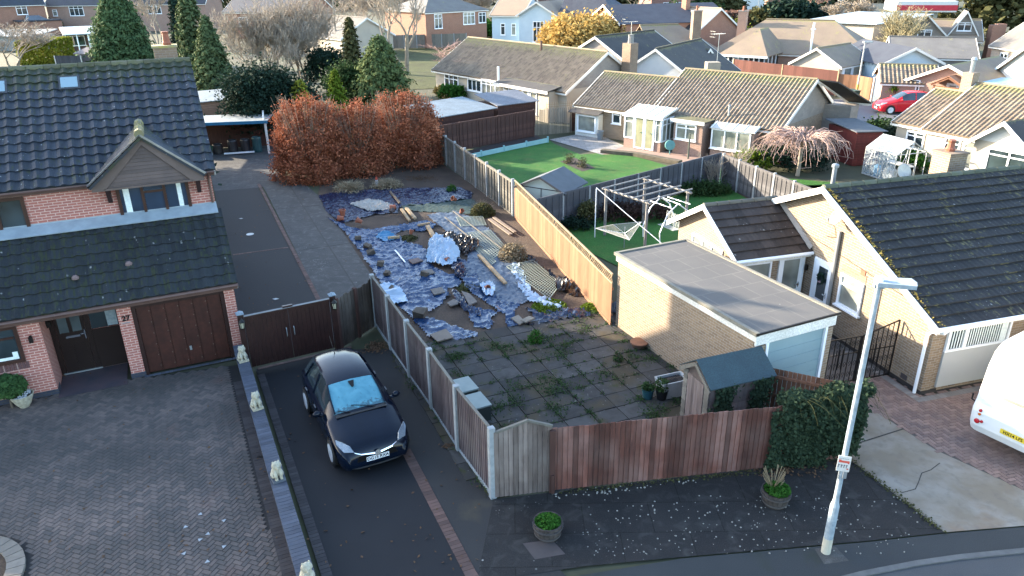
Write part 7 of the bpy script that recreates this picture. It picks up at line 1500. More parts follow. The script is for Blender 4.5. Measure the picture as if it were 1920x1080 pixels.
bare_tree('small_bare_tree', 'small bare tree in the fence corner, farther one', (1385, 335), 262, lv=3, r=.04, stems=3, spread=.5, up=.6, kids=2, width=1.5, seed=32, fat=1.8)
g_ = G(1374, 352); SF = thing('sunflower_ornament', 'small yellow flower ornament on the dark bed by the fence corner', 'ornament', (g_.x, g_.y, 0)); mb = MB(Matrix.Translation((0, 0, .15)) @ Matrix.Rotation(R(70), 4, 'X')); mb.lathe([(.05, 0), (.11, .02), (.12, .03), (.04, .03)], 12); mb.build('flower', plain('yellow_flower', (.7,.45,.08)), SF)
sheet('corner_bed', [G(1350, 345), G(1400, 330), G(1460, 375), G(1400, 372)], .014, plain('reddish_bed', (.11,.05,.04), (.08,.04,.035), .95))
# ================================================================== WEEPING TREE GARDEN
wp0 = G(1495, 330); WT = thing('weeping_tree', 'weeping tree with an umbrella of pale pink bare twigs on the lawn', 'tree', (wp0.x, wp0.y, 0)); hT = hgt(wp0, 240); mb = MB(); mb.tube([(0, 0, 0), (.02, 0, .7), (0, 0, hT*.62)], [.12, .1, .11], 8); mb.build('trunk', BARK_PALE, WT); segs = []
for k in range(170):
    a = random.uniform(0, 6.28); rr = random.uniform(.45, 1.0)*2.5; p = Vector((0, 0, hT*.6)); z1 = hT*random.uniform(.82, 1.0); n_ = 9; prev = p; dr = rr*(1+.1*random.random())
    for i in range(1, n_+1):
        t = i/n_; x = dr*t**.9; z = p.z+(z1-p.z)*math.sin(min(1, t*1.6)*math.pi/2)*1.0-(max(0, t-.45)/.55)**1.7*hT*random.uniform(.2, .46); q = Vector((math.cos(a)*x+random.gauss(0, .04), math.sin(a)*x+random.gauss(0, .04), z)); segs.append((prev[:], q[:], .028*(1-t)+.011, .026*(1-t)+.009)); 
        if i > 3 and random.random() < .5: e = q+Vector((random.gauss(0, .2), random.gauss(0, .2), random.uniform(-.35, .1))); segs.append((q[:], e[:], .010, .007))
        prev = q
limb_mesh('crown', segs, plain('pinkish_pale_twigs', (.52,.36,.30), (.42,.29,.25), .9, vec='ob'), WT, 4)
r0, r1 = G(1590, 311), G(1645, 290); RS = thing('red_shed', 'dark red timber shed with a black felt roof right of the weeping tree', 'shed', (r0.x+1.75, r0.y+.3, 0), R(12)); mb = MB(); mb.box(-1.6, 0, 0, 2.6, 0, 1.9)
mb.box(-1.6, 0, -.001, 0, 0, 1.9) if False else None
for i in range(13): mb.box(-1.61, .01, -.02-(i%2)*.006, 0, i*.145, i*.145+.138); mb.box(0, .02+(i%2)*.006, .0, 2.6, i*.145, i*.145+.138)
mb.build('wall', WOOD_RDK, RS); mb = MB(); mb.extr([(-1.8, -.2, 1.92), (.2, -.2, 1.86), (.2, 2.8, 2.05), (-1.8, 2.8, 2.12)], (0, 0, .05)); mb.build('roof', FELT_GREY, RS)
# greenhouse
h0 = G(1672, 343); h1 = G(1616, 325); ha = math.atan2(h0.y-h1.y, h0.x-h1.x); GH = thing('greenhouse', 'small aluminium greenhouse with clear panes beside the dark red shed', 'greenhouse', (h1.x, h1.y, 0), ha); gl = (h0-h1).length; gw_ = 1.95; ze_, zr_ = 1.45, 2.05
ALU = plain('aluminium', (.66,.68,.68), None, .4, .3); mb = MB(); T_ = .035
for i in range(5):
    x = gl*i/4; mb.bar((x, 0, 0), (x, 0, ze_), T_); mb.bar((x, gw_, 0), (x, gw_, ze_), T_); mb.bar((x, 0, ze_), (x, gw_/2, zr_), T_); mb.bar((x, gw_, ze_), (x, gw_/2, zr_), T_)
for y, z in ((0, 0.02), (gw_, 0.02), (0, ze_), (gw_, ze_), (gw_/2, zr_), (gw_/4, (ze_+zr_)/2)): mb.bar((0, y, z), (gl, y, z), T_+.015)
for x in (0, gl):
    mb.bar((x, 0, .02), (x, gw_, .02), T_); mb.bar((x, 0, ze_), (x, gw_, ze_), T_); mb.bar((x, .65, 0), (x, .65, 1.75), T_); mb.bar((x, 1.3, 0), (x, 1.3, 1.75), T_); mb.bar((x, 0, 0), (x, .65, ze_), .02); mb.bar((x, .65, .9), (x, 1.3, .9), .02)
mb.bar((0, 0, 0), (gl/4, 0, ze_), .02); mb.bar((gl*.75, 0, ze_), (gl, 0, 0), .02); mb.build('frame', ALU, GH)
gn_ = NT('greenhouse_panes', .03, 0, .8); gn_.b.inputs['Transmission Weight'].default_value = 0; gn_.b.inputs['Alpha'].default_value = .28; GPM = gn_.out((.55,.66,.75))
mb = MB()
for i in range(4):
    x0, x1 = gl*i/4+.02, gl*(i+1)/4-.02; mb.add([(x0, .005, ze_+.02), (x1, .005, ze_+.02), (x1, gw_/2, zr_+.02), (x0, gw_/2, zr_+.02)], [(0,1,2,3)]); mb.add([(x0, gw_-.005, ze_+.02), (x1, gw_-.005, ze_+.02), (x1, gw_/2, zr_+.02), (x0, gw_/2, zr_+.02)], [(3,2,1,0)]); mb.add([(x0, 0, .03), (x1, 0, .03), (x1, 0, ze_-.02), (x0, 0, ze_-.02)], [(0,1,2,3)])
mb.build('panes', GPM, GH, fix=False)
mb = MB(); mb.box(.3, gl-.3, 1.2, 1.75, .6, .64); [mb.bar((x, y, 0), (x, y, .6), .04) for x in (.35, gl-.35) for y in (1.25, 1.7)]; mb.build('staging', ALU, GH)
for k, (x, y, c_, l) in enumerate(((.55, .45, (.15,.40,.60), 'blue tray stand inside the left of the greenhouse'), (1.2, .5, (.6,.58,.5), 'white sack in the middle of the greenhouse'), (1.7, .45, (.55,.5,.42), 'cream sack beside the white one in the greenhouse'))):
    p = at_local(GH, x, y); mb = MB(); mb.lathe([(.16, 0), (.2, .2), (.17, .5), (.08, .58), (.06, .6)], 9); o = mb.build('compost_sack' if k else 'blue_stand', plain('sack_%d' % k, c_)); o.location = p; tag(o, l, 'sack' if k else 'stand', 'things kept in the greenhouse')
# bird table, bird bath on chimney side, low brick wall
p = G(1752, 345); BT = thing('bird_table', 'wooden bird table on a red post before the bright green hedge', 'bird table', (p.x, p.y, 0)); hb = hgt(p, 305); mb = MB(); mb.tube([(0, 0, 0), (0, 0, hb-.2)], .035, 6); mb.build('post', WOOD_RED, BT); mb = MB(); mb.box(-.2, .2, -.15, .15, hb-.2, hb-.17); mb.extr([(-.22, -.18, hb-.05), (0, -.18, hb+.08), (.22, -.18, hb-.05)], (0, .36, 0)); [mb.bar((x, y, hb-.17), (x, y, hb-.05), .02) for x in (-.17, .17) for y in (-.12, .12)]; mb.build('house', WOOD_PALE, BT)
leafy('low_hedge', 'dark green shrubs behind the weeping tree beside the red shed', (1475, 318), 278, 2.4, .8, L_DARK, 5000, .09, 'shrub', nc=120)
leafy('low_hedge', 'pale green bush at the fence corner left of the weeping tree', (1410, 320), 285, 1.2, .8, L_LIME, 2500, .08, 'shrub', nc=60)
mb = MB(); a_, b_ = G(1420, 292), G(1475, 312); mb.bar(a_+Vector((0,0,.6)), b_+Vector((0,0,.6)), .12, 1.2); tag(mb.build('red_fence_panel', WOOD_RDK), 'dark red fence panel behind the weeping tree', 'fence')
# ================================================================== HOUSES BEYOND
class Fr:
    """surveyed house frame: eave line fixed by two photo points at eave height"""
    def __init__(s, eL, eR, ze):
        a, b = G(*eL, ze), G(*eR, ze); s.o = Vector((a.x, a.y, 0)); s.L = (b-a).length; s.a = math.atan2(b.y-a.y, b.x-a.x); s.A = Vector((math.cos(s.a), math.sin(s.a), 0)); s.B = Vector((-s.A.y, s.A.x, 0)); s.ze = ze
    def w(s, x, y, z=0): return s.o+s.A*x+s.B*y+Vector((0, 0, z))
    def on(s, q, x=None, y=None, z=None):
        d = G(q[0], q[1], 0)-CAM
        if x is not None: n, c = s.A, x+s.o.dot(s.A)
        elif y is not None: n, c = s.B, y+s.o.dot(s.B)
        else: n, c = Vector((0, 0, 1)), z
        P = CAM+d*((c-CAM.dot(n))/d.dot(n)); e = P-s.o; return Vector((e.dot(s.A), e.dot(s.B), P.z))
    def h(s, x, y, py): p = s.w(x, y); return hgt(p, py)
def house(name, label, F, W, zr, wall, roof, hip=(0, 0), x0=0, x1=None, near=False, cat='house', oh=.3, wins=(), barge=BARGE, base=0, gable_mat=None, prof='roman', tw=.3, chim=(), y0=0, mirror=False, T=None, zfoot=0, rear=True, ridge_mat=None, group=None, tail=''):
    """ridge along x; front faces -y; y0 = front wall line"""
    x1 = F.L if x1 is None else x1; ze = F.ze; ym = y0+W/2
    if T is None: T = thing(name, label, cat, F.o, F.a, group)
    mb = MB(); mb.box(x0+.02, x1-.02, y0+.0, y0+W, zfoot-.3, ze-.02); mb.build('wall'+tail, wall, T)
    if hip == (0, 0):
        mb = MB(); mb.extr([(x0+.02, y0, ze-.02), (x0+.02, y0+W, ze-.02), (x0+.02, ym, zr-.1)], (x1-x0-.04, 0, 0)); mb.build('gable'+tail, gable_mat or wall, T)
    e = oh; dz = (zr-ze)/(W/2)*e; a0, a1 = x0-(.2 if not hip[0] else e), x1+(.2 if not hip[1] else e); S = Vector((0, W/2+e, zr-ze+dz)); mb = MB()
    if hip == (0, 0) and near:
        slope(mb, (a0, y0-e, ze-dz), (1, 0, 0), S, a1-a0, S.length, tw=tw, tc=.36, prof='pan', n=6, amp=.06, step=.02, jitter=.002)
        mb.extr([(a0, y0+W+e, ze-dz), (a0, ym, zr), (a1, ym, zr), (a1, y0+W+e, ze-dz)], (0, 0, -.06))
    else:
        z0 = ze-dz; rL, rR = a0+hip[0], a1-hip[1]
        for poly in ([(a0, y0-e, z0), (a1, y0-e, z0), (rR, ym, zr), (rL, ym, zr)], [(a1, y0+W+e, z0), (a0, y0+W+e, z0), (rL, ym, zr), (rR, ym, zr)]): mb.extr(poly, (0, 0, -.08))
        if hip[0]: mb.extr([(a0, y0+W+e, z0), (a0, y0-e, z0), (rL, ym, zr)], (0, 0, -.08))
        if hip[1]: mb.extr([(a1, y0-e, z0), (a1, y0+W+e, z0), (rR, ym, zr)], (0, 0, -.08))
    mb.build('roof'+tail, roof, T, fix=not (near and hip == (0, 0)))
    mb = MB(); mb.box(a0+.05, a1-.05, y0-e+.02, y0-e+.06, ze-dz-.2, ze-dz-.09); mb.build('fascia'+tail, barge, T)
    if hip == (0, 0):
        for x, s in ((a0, -1), (a1, 1)):
            mb = MB(); mb.extr([(x, y0-e, ze-dz-.2), (x, ym, zr-.18), (x, ym, zr+.03), (x, y0-e, ze-dz+.03)], (s*.04, 0, 0)); mb.extr([(x, y0+W+e, ze-dz-.2), (x, ym, zr-.18), (x, ym, zr+.03), (x, y0+W+e, ze-dz+.03)], (s*.04, 0, 0)); mb.build('bargeboard'+tail, barge, T)
    mb = MB(); 
    rl = a0+(hip[0] or 0); rr_ = a1-(hip[1] or 0); mb.tube([(rl, ym, zr+.02), (rr_, ym, zr+.02)], .09, 6); mb.build('ridge_tiles'+tail, ridge_mat or roof, T)
    for k, wdw in enumerate(wins):
        kind, wx, wz, ww, wh, cols = wdw[:6]; face = wdw[6] if len(wdw) > 6 else 'f'; off = wdw[7] if len(wdw) > 7 else 0
        M = {'f': WM(wx, y0-off, wz, 0), 'r': WM(x1+off, y0+wx, wz, R(90)), 'l': WM(x0-off, y0+wx, wz, R(-90))}[face]
        if kind == 'w': window(T, M, ww, wh, cols, UPVC, GLASS_L if k % 2 else GLASS, .09, .7, d=.05)
        elif kind == 'd': door(T, M, ww, wh)
    for cx, cy, cw, cz, m in chim:
        mb = MB(); mb.box(cx, cx+cw, cy, cy+cw*.8, ze, cz); c = mb.build('chimney', m, T); mb = MB(); mb.box(cx-.05, cx+cw+.05, cy-.05, cy+cw*.8+.05, cz, cz+.1); mb.build('cap', CONCRETE, c); mb = MB(); mb.lathe([(.13, cz+.1), (.11, cz+.5), (.13, cz+.55)], 8, (cx+cw/2, cy+cw*.4)); mb.build('chimney_pot', TERRA, c)
    return T
def gable_front(name, label, F, D, zr, wall, roof, wins=(), cat='house', oh=.35, gable_mat=None, barge=BARGE, near=False, T=None, y0=0, zfoot=0, tail='', x0=0, x1=None, roofL=None, roofR=None):
    """gable faces the viewer (front, -y), ridge runs back"""
    x1 = F.L if x1 is None else x1; ze = F.ze; xm = (x0+x1)/2
    if T is None: T = thing(name, label, cat, F.o, F.a)
    mb = MB(); mb.box(x0, x1, y0, y0+D, zfoot-.3, ze); mb.build('wall'+tail, wall, T); mb = MB(); mb.extr([(x0, y0, ze+.002), (x1, y0, ze+.002), (xm, y0, zr-.08)], (0, D, 0)); mb.build('gable'+tail, gable_mat or wall, T)
    dz = (zr-ze)/((x1-x0)/2)*oh; mb = MB(); Ls = Vector(((x1-x0)/2+oh, 0, zr-ze+dz))
    if near:
        slope(mb, (x0-oh, y0+D, ze-dz), (0, -1, 0), Vector((xm-x0+oh, 0, zr-ze+dz)), D+oh, Ls.length, tw=.3, tc=.36, prof='roman', n=5, amp=.035); slope(mb, (x1+oh, y0-oh, ze-dz), (0, 1, 0), Vector((xm-x1-oh, 0, zr-ze+dz)), D+oh, Ls.length, tw=.3, tc=.36, prof='roman', n=5, amp=.035)
    else:
        mb.extr([(x0-oh, y0-oh, ze-dz), (xm, y0-oh, zr), (xm, y0+D, zr), (x0-oh, y0+D, ze-dz)], (0, 0, .06)); mb.extr([(x1+oh, y0-oh, ze-dz), (x1+oh, y0+D, ze-dz), (xm, y0+D, zr), (xm, y0-oh, zr)], (0, 0, .06))
    mb.build('roof'+tail, roof, T, fix=not near)
    for a, b in (((x0-oh, ze-dz), (xm, zr)), ((x1+oh, ze-dz), (xm, zr))): mb = MB(); mb.extr([(a[0], y0-oh-.01, a[1]-.14), (b[0], y0-oh-.01, b[1]-.14), (b[0], y0-oh-.01, b[1]+.08), (a[0], y0-oh-.01, a[1]+.08)], (0, -.04, 0)); mb.build('bargeboard'+tail, barge, T)
    for k, wdw in enumerate(wins):
        kind, wx, wz, ww, wh, cols = wdw[:6]; M = WM(wx, y0, wz, 0)
        if kind == 'w': window(T, M, ww, wh, cols, UPVC, GLASS_L if k % 2 else GLASS, .09, .7, d=.05)
        elif kind == 'd': door(T, M, ww, wh)
    return T
# --- mossy roofed bungalow
F1 = Fr((853, 133), (1063, 168), 2.4); z1 = F1.h(F1.L, 3.8, 106)
B1 = house('mossy_roof_bungalow', 'long cream bungalow with a mossy tan tiled roof, white windows along its front', F1, 7.6, 4.75, RENDER_C, BUNG_TILE, near=True, cat='bungalow', gable_mat=STONE, tw=.26, x0=-3.2,
    wins=(('w', 1.9, 1.0, 2.0, 1.25, 3), ('w', 4.3, .75, 2.6, 1.5, 4, 'f', .25), ('w', -1.7, .3, 2.2, 1.9, 3), ('w', 8.2, .9, 1.9, 1.2, 3, 'f', .9), ('d', 10.5, .1, .9, 2.0, 1, 'f', .9), ('w', 11.5, .4, .8, 1.6, 1, 'f', .9)))
mb = MB(); mb.box(7.6, 13.6, -.9, 0, -.2, 2.2); mb.build('front_extension', RENDER_C, B1); mb = MB(); mb.extr([(7.3, -1.25, 2.24), (13.9, -1.25, 2.24), (13.9, .1, 2.5), (7.3, .1, 2.5)], (0, 0, .06)); mb.build('extension_roof', BUNG_DARK, B1)
mb = MB(); mb.box(7.3, 13.9, -1.3, -1.251, 2.1, 2.3); mb.build('extension_fascia', BARGE, B1); mb = MB(); mb.box(4.2, 7.0, -.26, -.001, .0, .74); mb.build('bay_base', RENDER_C, B1)
mb = MB(); mb.tube([(6.9, -.45, 2.0), (6.9, -.45, 3.4)], .09, 8); mb.build('flue', UPVC, B1); mb = MB(); mb.lathe([(.1, 4.3), (.09, 5.1), (.12, 5.15)], 8, (7.8, 3.2)); mb.build('roof_pipe', plain('brown_pipe', (.16,.09,.07)), B1)
mb = MB(); mb.box(F1.L+.35, F1.L+1.2, 5.1, 5.9, 0, 5.3); c = mb.build('chimney', BUFF_DARK, B1); mb = MB(); mb.lathe([(.22, 5.3), (.19, 5.8), (.21, 5.9)], 8, (F1.L+.8, 5.5)); mb.build('chimney_pot', plain('grey_pot', (.33,.32,.30)), c)
def aerial(label, T_or_pos, h, rz=0, z=0, parent=None):
    mb = MB(Matrix.Translation((0, 0, z)))
    mb.tube([(0, 0, 0), (0, 0, h)], .022, 5); mb.tube([(-.7, 0, h), (.5, 0, h)], .014, 4)
    for i in range(9): mb.bar((-.6+i*.12, -.22, h), (-.6+i*.12, .22, h), .012)
    for a in (-.18, .18): mb.bar((-.62, -.25, h+a), (-.62, .25, h+a), .015)
    o = mb.build('tv_aerial', METAL); o.location = T_or_pos; o.rotation_euler = (0, 0, rz); tag(o, label, 'aerial', 'television aerials on the roofs'); return o
aerial('television aerial above the chimney between the mossy roof and the dark one', F1.w(F1.L+.8, 5.5, 5.2), 1.6, .3)
# --- linked bungalow behind the conservatory
F2 = Fr((1143, 200), (1462, 240), 2.05)
B2 = house('conservatory_bungalow', 'buff bungalow with ribbed tan roof, white conservatory and pebbledashed gable end', F2, 8.4, 4.25, BUFF_BRICK, BUNG_TILE, near=True, cat='bungalow', gable_mat=STONE, tw=.24, x0=3.2, oh=.25, wins=(('w', 5.2, .95, 1.8, 1.0, 2),))
house('', '', F2, 6.6, 3.75, BUFF_BRICK, BUNG_TILE, near=True, T=B2, x0=-2.6, x1=3.0, tail='_lower', oh=.25, tw=.24, wins=(('w', .25, 1.0, .7, .8, 1),))
W2 = F2.on((1172, 274), z=0); W3 = F2.on((1237, 286), z=0); cy = min(W2.y, W3.y)
cx0, cx1 = W2.x, W3.x; CV2 = thing('white_conservatory', 'white framed lean-to conservatory with pale blinds on the buff bungalow', 'conservatory', F2.w(cx0, cy), F2.a); cw = cx1-cx0; cd_ = -cy+.0
mb = MB(); mb.box(0, cw, 0, cd_, 0, .6); mb.build('dwarf_wall', PINK_BRICK, CV2); mb = MB(); mb.extr([(-.12, -.12, 2.02), (cw+.12, -.12, 2.02), (cw+.12, cd_+.1, 2.4), (-.12, cd_+.1, 2.4)], (0, 0, .05)); mb.build('roof', plain('cream_polycarbonate', (.66,.62,.50), (.58,.55,.46), .4), CV2)
mb = MB()
for i in range(5): mb.bar((cw*i/4, -.1, 2.09), (cw*i/4, cd_+.1, 2.47), .05, .03)
mb.box(-.12, cw+.12, -.16, -.121, 1.95, 2.12); mb.build('glazing_bars', UPVC, CV2)
mb = MB(); mb.box(.03, cw-.03, .03, cd_, .6, 1.98); mb.build('blinds', plain('cream_blinds', (.52,.52,.34), (.44,.46,.32), .8, ns=3), CV2)
window(CV2, WM(0, .0, .6, 0), cw*.27, 1.4, 1, UPVC, GLASS_L, .08, .72, sill=False); window(CV2, WM(cw*.85, .0, .6, 0), cw*.15, 1.4, 1, UPVC, GLASS_L, .06, .72, sill=False); door(CV2, WM(cw*.29, -.02, .05, 0), cw*.27, 1.95, glass=plain('cream_blind_glass', (.42,.42,.26), None, .3), gl=(.1, .05, .9, .97)); door(CV2, WM(cw*.56, -.02, .05, 0), cw*.27, 1.95, glass=bpy.data.materials['cream_blind_glass'], gl=(.1, .05, .9, .97)); window(CV2, WM(cw, .05, .6, R(90)), cd_-.1, 1.4, 3, UPVC, GLASS_L, .08, .72, sill=False)
W4 = F2.on((1313, 295), z=0); mb = MB(); mb.box(W4.x-1.9, W4.x, W4.y, .0, -.2, 2.0); mb.build('brick_extension', PINK_BRICK, B2); mb = MB(); mb.box(W4.x-2.1, W4.x+.15, W4.y-.15, .3, 2.0, 2.08); mb.build('flat_roof', BUNG_DARK, B2); mb = MB(); mb.box(W4.x-2.1, W4.x+.15, W4.y-.19, W4.y-.151, 1.9, 2.1); mb.build('flat_roof_fascia', BARGE, B2); window(B2, WM(W4.x-1.75, W4.y, .9, 0), 1.35, .95, 2, UPVC, GLASS_L, .08, .7)
W5 = F2.on((1336, 290), z=0); L5 = min(2.6, F2.L-W5.x+.3); LP2 = thing('lean_to_porch', 'white lean-to sun porch with a clear roof right of the brick extension', 'porch', F2.w(W5.x+.2, min(-.9, W5.y)), F2.a); d5 = -min(-.9, W5.y); mb = MB(); mb.box(0, L5, 0, d5-.01, 0, .6); mb.box(L5-.15, L5, 0, d5-.01, .6, 1.7); mb.build('dwarf_wall', PINK_BRICK, LP2); mb = MB(); mb.extr([(-.1, -.12, 1.75), (L5+.1, -.12, 1.75), (L5+.1, d5-.28, 2.0), (-.1, d5-.28, 2.0)], (0, 0, .04)); mb.build('roof', plain('cloudy_polycarbonate', (.60,.58,.52), (.5,.49,.45), .4), LP2)
mb = MB(); 
for i in range(5): mb.bar((L5*i/4, -.1, 1.81), (L5*i/4, d5-.28, 2.06), .04, .03)
mb.build('glazing_bars', UPVC, LP2); window(LP2, WM(0, 0, .6, 0), L5-.16, 1.15, 3, UPVC, GLASS_L, .08, None)
for q, l in (((1255, 289), 'teal round garden reel standing by the brick extension'),): p = G(*q); o = MB(Matrix.Translation((0, 0, .55)) @ Matrix.Rotation(R(80), 4, 'X')); o.lathe([(.1, -.1), (.3, -.08), (.3, .08), (.1, .1)], 16); o.bar((0, -.3, 0), (0, -.55, 0), .05); o = o.build('hose_reel', plain('teal_plastic', (.16,.42,.40), None, .5)); o.location = p; tag(o, l, 'hose reel')
p = G(1290, 298); mb = MB(); mb.tube([(0, 0, 0), (0, 0, 1.5)], .05, 6); mb.build('x', WOOD_GREY) if False else None; o = mb.build('timber_post', boards('greenish_post', (.15,.17,.13), (.1,.11,.09))); o.location = p; tag(o, 'greenish timber post standing in front of the brick extension', 'post')
mb = MB(); p = F2.w(6.3, .9, 2.6); mb.lathe([(.06, 0), (.06, .55), (.09, .57), (.09, .63), (.03, .66)], 8); o = mb.build('roof_vent_pipe', METAL, None); o.location = F2.w(8.2, .4, 2.3); tag(o, 'grey vent pipe near the gutter of the ribbed tan roof', 'vent pipe')
# rear wing of the same bungalow, dark roof slope
mb = MB(); q = F2.L; mb.extr([(q+.2, 4.3, 4.2), (q+1.3, 4.6, 4.1), (q+2.2, 8.4, 2.5), (q+.9, 8.2, 2.5)], (0, 0, .08)); mb.build('rear_wing_roof', BUNG_DARK, B2); mb = MB(); mb.bar((q+.9, 8.2, 2.48), (q+2.2, 8.4, 2.48), .06, .18); mb.bar((q+.2, 4.3, 4.18), (q+.9, 8.2, 2.5), .06, .18); mb.build('rear_wing_board', BARGE, B2); mb = MB(); mb.box(q-.02, q+1.6, 6.6, 8.0, 0, 2.5); mb.build('rear_wing_wall', STONE, B2)
# side porch left of the conservatory
p = F2.on((1115, 240), z=0); mb = MB(); mb.box(-2.4, -.5, -.5, 0, -.2, 1.5); mb.build('side_porch', BARGE, B2); mb = MB(); mb.extr([(-2.8, -.8, 1.5), (-.3, -.8, 1.5), (-.3, .2, 1.9), (-2.8, .2, 1.9)], (0, 0, .06)); mb.build('side_porch_roof', BUNG_DARK, B2); window(B2, WM(-2.2, -.5, .3, 0), 1.5, 1.1, 1, UPVC, GLASS_L, .08)
# --- buff bungalow on the right behind the chimney
F3 = Fr((1751, 239), (1840, 255), 2.4); FP = F3
B3 = house('buff_bungalow', 'buff bungalow with ribbed tan roof and a white gabled wing at the right edge', F3, 7.6, 4.35, RENDER_C, BUNG_TILE, near=True, cat='bungalow', tw=.24, x0=-.3, x1=9, oh=.25, wins=(('w', .75, .95, .9, 1.1, 1), ('w', 1.8, .6, 1.3, 1.5, 2)))
house('', '', F3, 6.2, 3.85, RENDER_C, BUNG_TILE, near=True, T=B3, x0=-2.4, x1=-.3, tail='_lower', oh=.25, tw=.24, y0=.35, wins=(('w', -1.7, 1.0, 1.1, .95, 2),))
q = F3.on((1822, 258), y=-.9); qa = F3.on((1892, 229), y=-.9); F3b = F3
gx0 = q.x+.2; gable_front('', '', F3, 4.5, max(3.2, qa.z), RENDER_C, BUNG_DARK, T=B3, x0=gx0, x1=gx0+2*(qa.x-gx0), y0=-.9, tail='_wing', gable_mat=RENDER_W, near=False, wins=(('w', gx0+.75, 1.0, 2.1, 1.15, 2),))
# --- estate road, red brick house with timber porch
sheet('estate_road', [G(1560, 186), G(1640, 186), G(1760, 196), G(1830, 212), G(1740, 228), G(1690, 222), G(1640, 236), G(1595, 246), G(1570, 228)], .006, FARROAD)
sheet('verge_grass', [G(1590, 246), G(1640, 238), G(1650, 244), G(1600, 252)], .01, LAWN)
F4 = Fr((1698, 150), (1860, 166), 1.95); z4 = F4.on((1780, 122), y=0).z
B4 = gable_front('timber_porch_house', 'brick house with wide shallow gable, timber porch and small white windows behind the red car', F4, 9, z4, FAR_BRICK if False else PINK_BRICK, PLAIN_TILE, cat='house', wins=(('w', F4.on((1680, 180), y=0).x+.6, 1.05, 1.1, 1.0, 2), ('w', F4.L*.85, .8, .7, 1.1, 1), ('d', F4.L*.5, .05, .9, 2.0, 1)))
xm = F4.L*.58; mb = MB(); 
for x in (xm-.95, xm+.95): mb.bar((x, -1.1, 0), (x, -1.1, 1.95), .12)
mb.bar((xm-1.15, -1.15, 1.95), (xm, -1.15, 2.55), .12); mb.bar((xm+1.15, -1.15, 1.95), (xm, -1.15, 2.55), .12); mb.bar((xm-.95, -1.1, 1.85), (xm+.95, -1.1, 1.85), .1); mb.build('timber_porch', plain('oak_porch', (.24,.10,.05), (.18,.075,.04)), B4); mb = MB()
for s in (-1, 1): mb.extr([(xm+s*1.25, -1.25, 1.98), (xm, -1.25, 2.66), (xm, 0, 2.66), (xm+s*1.25, 0, 1.98)], (0, 0, .05))
mb.build('porch_roof', plain('orange_shingles', (.40,.20,.12), (.32,.15,.09)), B4)
F4b = Fr((1655, 153), (1718, 155), 1.85); B4b = house('garage_wing', 'low brick wing with ribbed tan roof left of the timber porch house', F4b, 5.5, F4b.on((1690, 121), y=2.75).z, PINK_BRICK, BUNG_TILE, near=True, cat='house', wins=(('w', 2.4, .85, 2.0, 1.05, 3),), oh=.2, x1=F4b.L+1.5)
p = F4b.w(.9, -.15, 1.2); HB = thing('hanging_basket', 'hanging basket with yellow green leaves on the brick wing', 'hanging basket', p); mb = MB(); mb.lathe([(.05, -.2), (.2, 0)], 10); mb.build('basket', BARK, HB); quads('leaves', rng.normal(size=(150, 3))*np.array([.16, .1, .13])+np.array([0, 0, .12]), .1, L_LIME, HB)
a_, b_ = G(1632, 190), G(1650, 192); fence('white_gate', 'tall pale blue white board gate left of the brick wing', [a_, b_], 1.9, plain('pale_blue_paint', (.55,.66,.70)), BARGE, cap=False, group=None)
mb = MB(); mb.box(0, .6, 0, .6, 3.4, 4.9); o = mb.build('brick_chimney', BUFF_BRICK); o.location = F3.on((1800, 160), y=3.4).x*F3.A+F3.o+F3.B*3.4; o.rotation_euler = (0, 0, F3.a); tag(o, 'buff chimney with a pale cowl behind the buff bungalow ridge', 'chimney'); mb = MB(); mb.lathe([(.1, 4.9), (.12, 5.5), (.16, 5.55), (.1, 5.7)], 8, (.3, .3)); c = mb.build('chimney_cowl', METAL); c.parent = o
# long brown fence, orange fence, bins, lamp
a_, b_ = G(1372, 152), G(1566, 180); fence('long_brown_fence', 'long tall dark red brown board fence with one pale post beyond the ribbed roof', lerp(a_, b_, 2), 2.1, WOOD_BRN if False else boards('far_brown_fence', (.16,.06,.045), (.12,.048,.04), .2), WOOD_PALE, cap=False, bw=.3)
a_, b_, c_ = G(1568, 180), G(1600, 183), G(1633, 190); fence('orange_fence', 'orange brown board fence between the estate lamp and the pale gate', [a_, b_, c_], 1.85, WOOD_TAN, WOOD_TAN, cap=False, bw=.2)
for i, q in enumerate(((1591, 192), (1600, 194))): 
    p = G(*q); B_ = thing('wheelie_bin', ('dark green wheelie bin beside the estate lamp, left one', 'dark green wheelie bin beside the estate lamp, right one')[i], 'bin', (p.x, p.y, 0), .2, 'wheelie bins by the estate road'); mb = MB(); mb.extr([(-.22, -.22, .05), (.22, -.22, .05), (.28, -.28, 1.0), (-.28, -.28, 1.0)], (0, .5, 0)); mb.build('body', plain('bin_green', (.03,.08,.05), None, .5), B_); mb = MB(); mb.box(-.3, .3, -.32, .28, 1.0, 1.07); mb.build('lid', bpy.data.materials['bin_green'], B_)
p = G(1604, 188); EL = thing('estate_lamp', 'slim grey street lamp beside the orange fence and the bins', 'street lamp', (p.x, p.y, 0)); hh = hgt(p, 80); mb = MB(); mb.tube([(0, 0, 0), (0, 0, hh)], [.09, .05], 8); mb.build('pole', METAL, EL); mb = MB(); mb.box(-.15, .55, -.15, .15, hh, hh+.12); mb.build('lamp_head', METAL, EL); mb = MB(); mb.lathe([(.095, .9), (.095, 1.3)], 8); mb.build('yellow_band', plain('yellow_band', (.6,.45,.1)), EL)
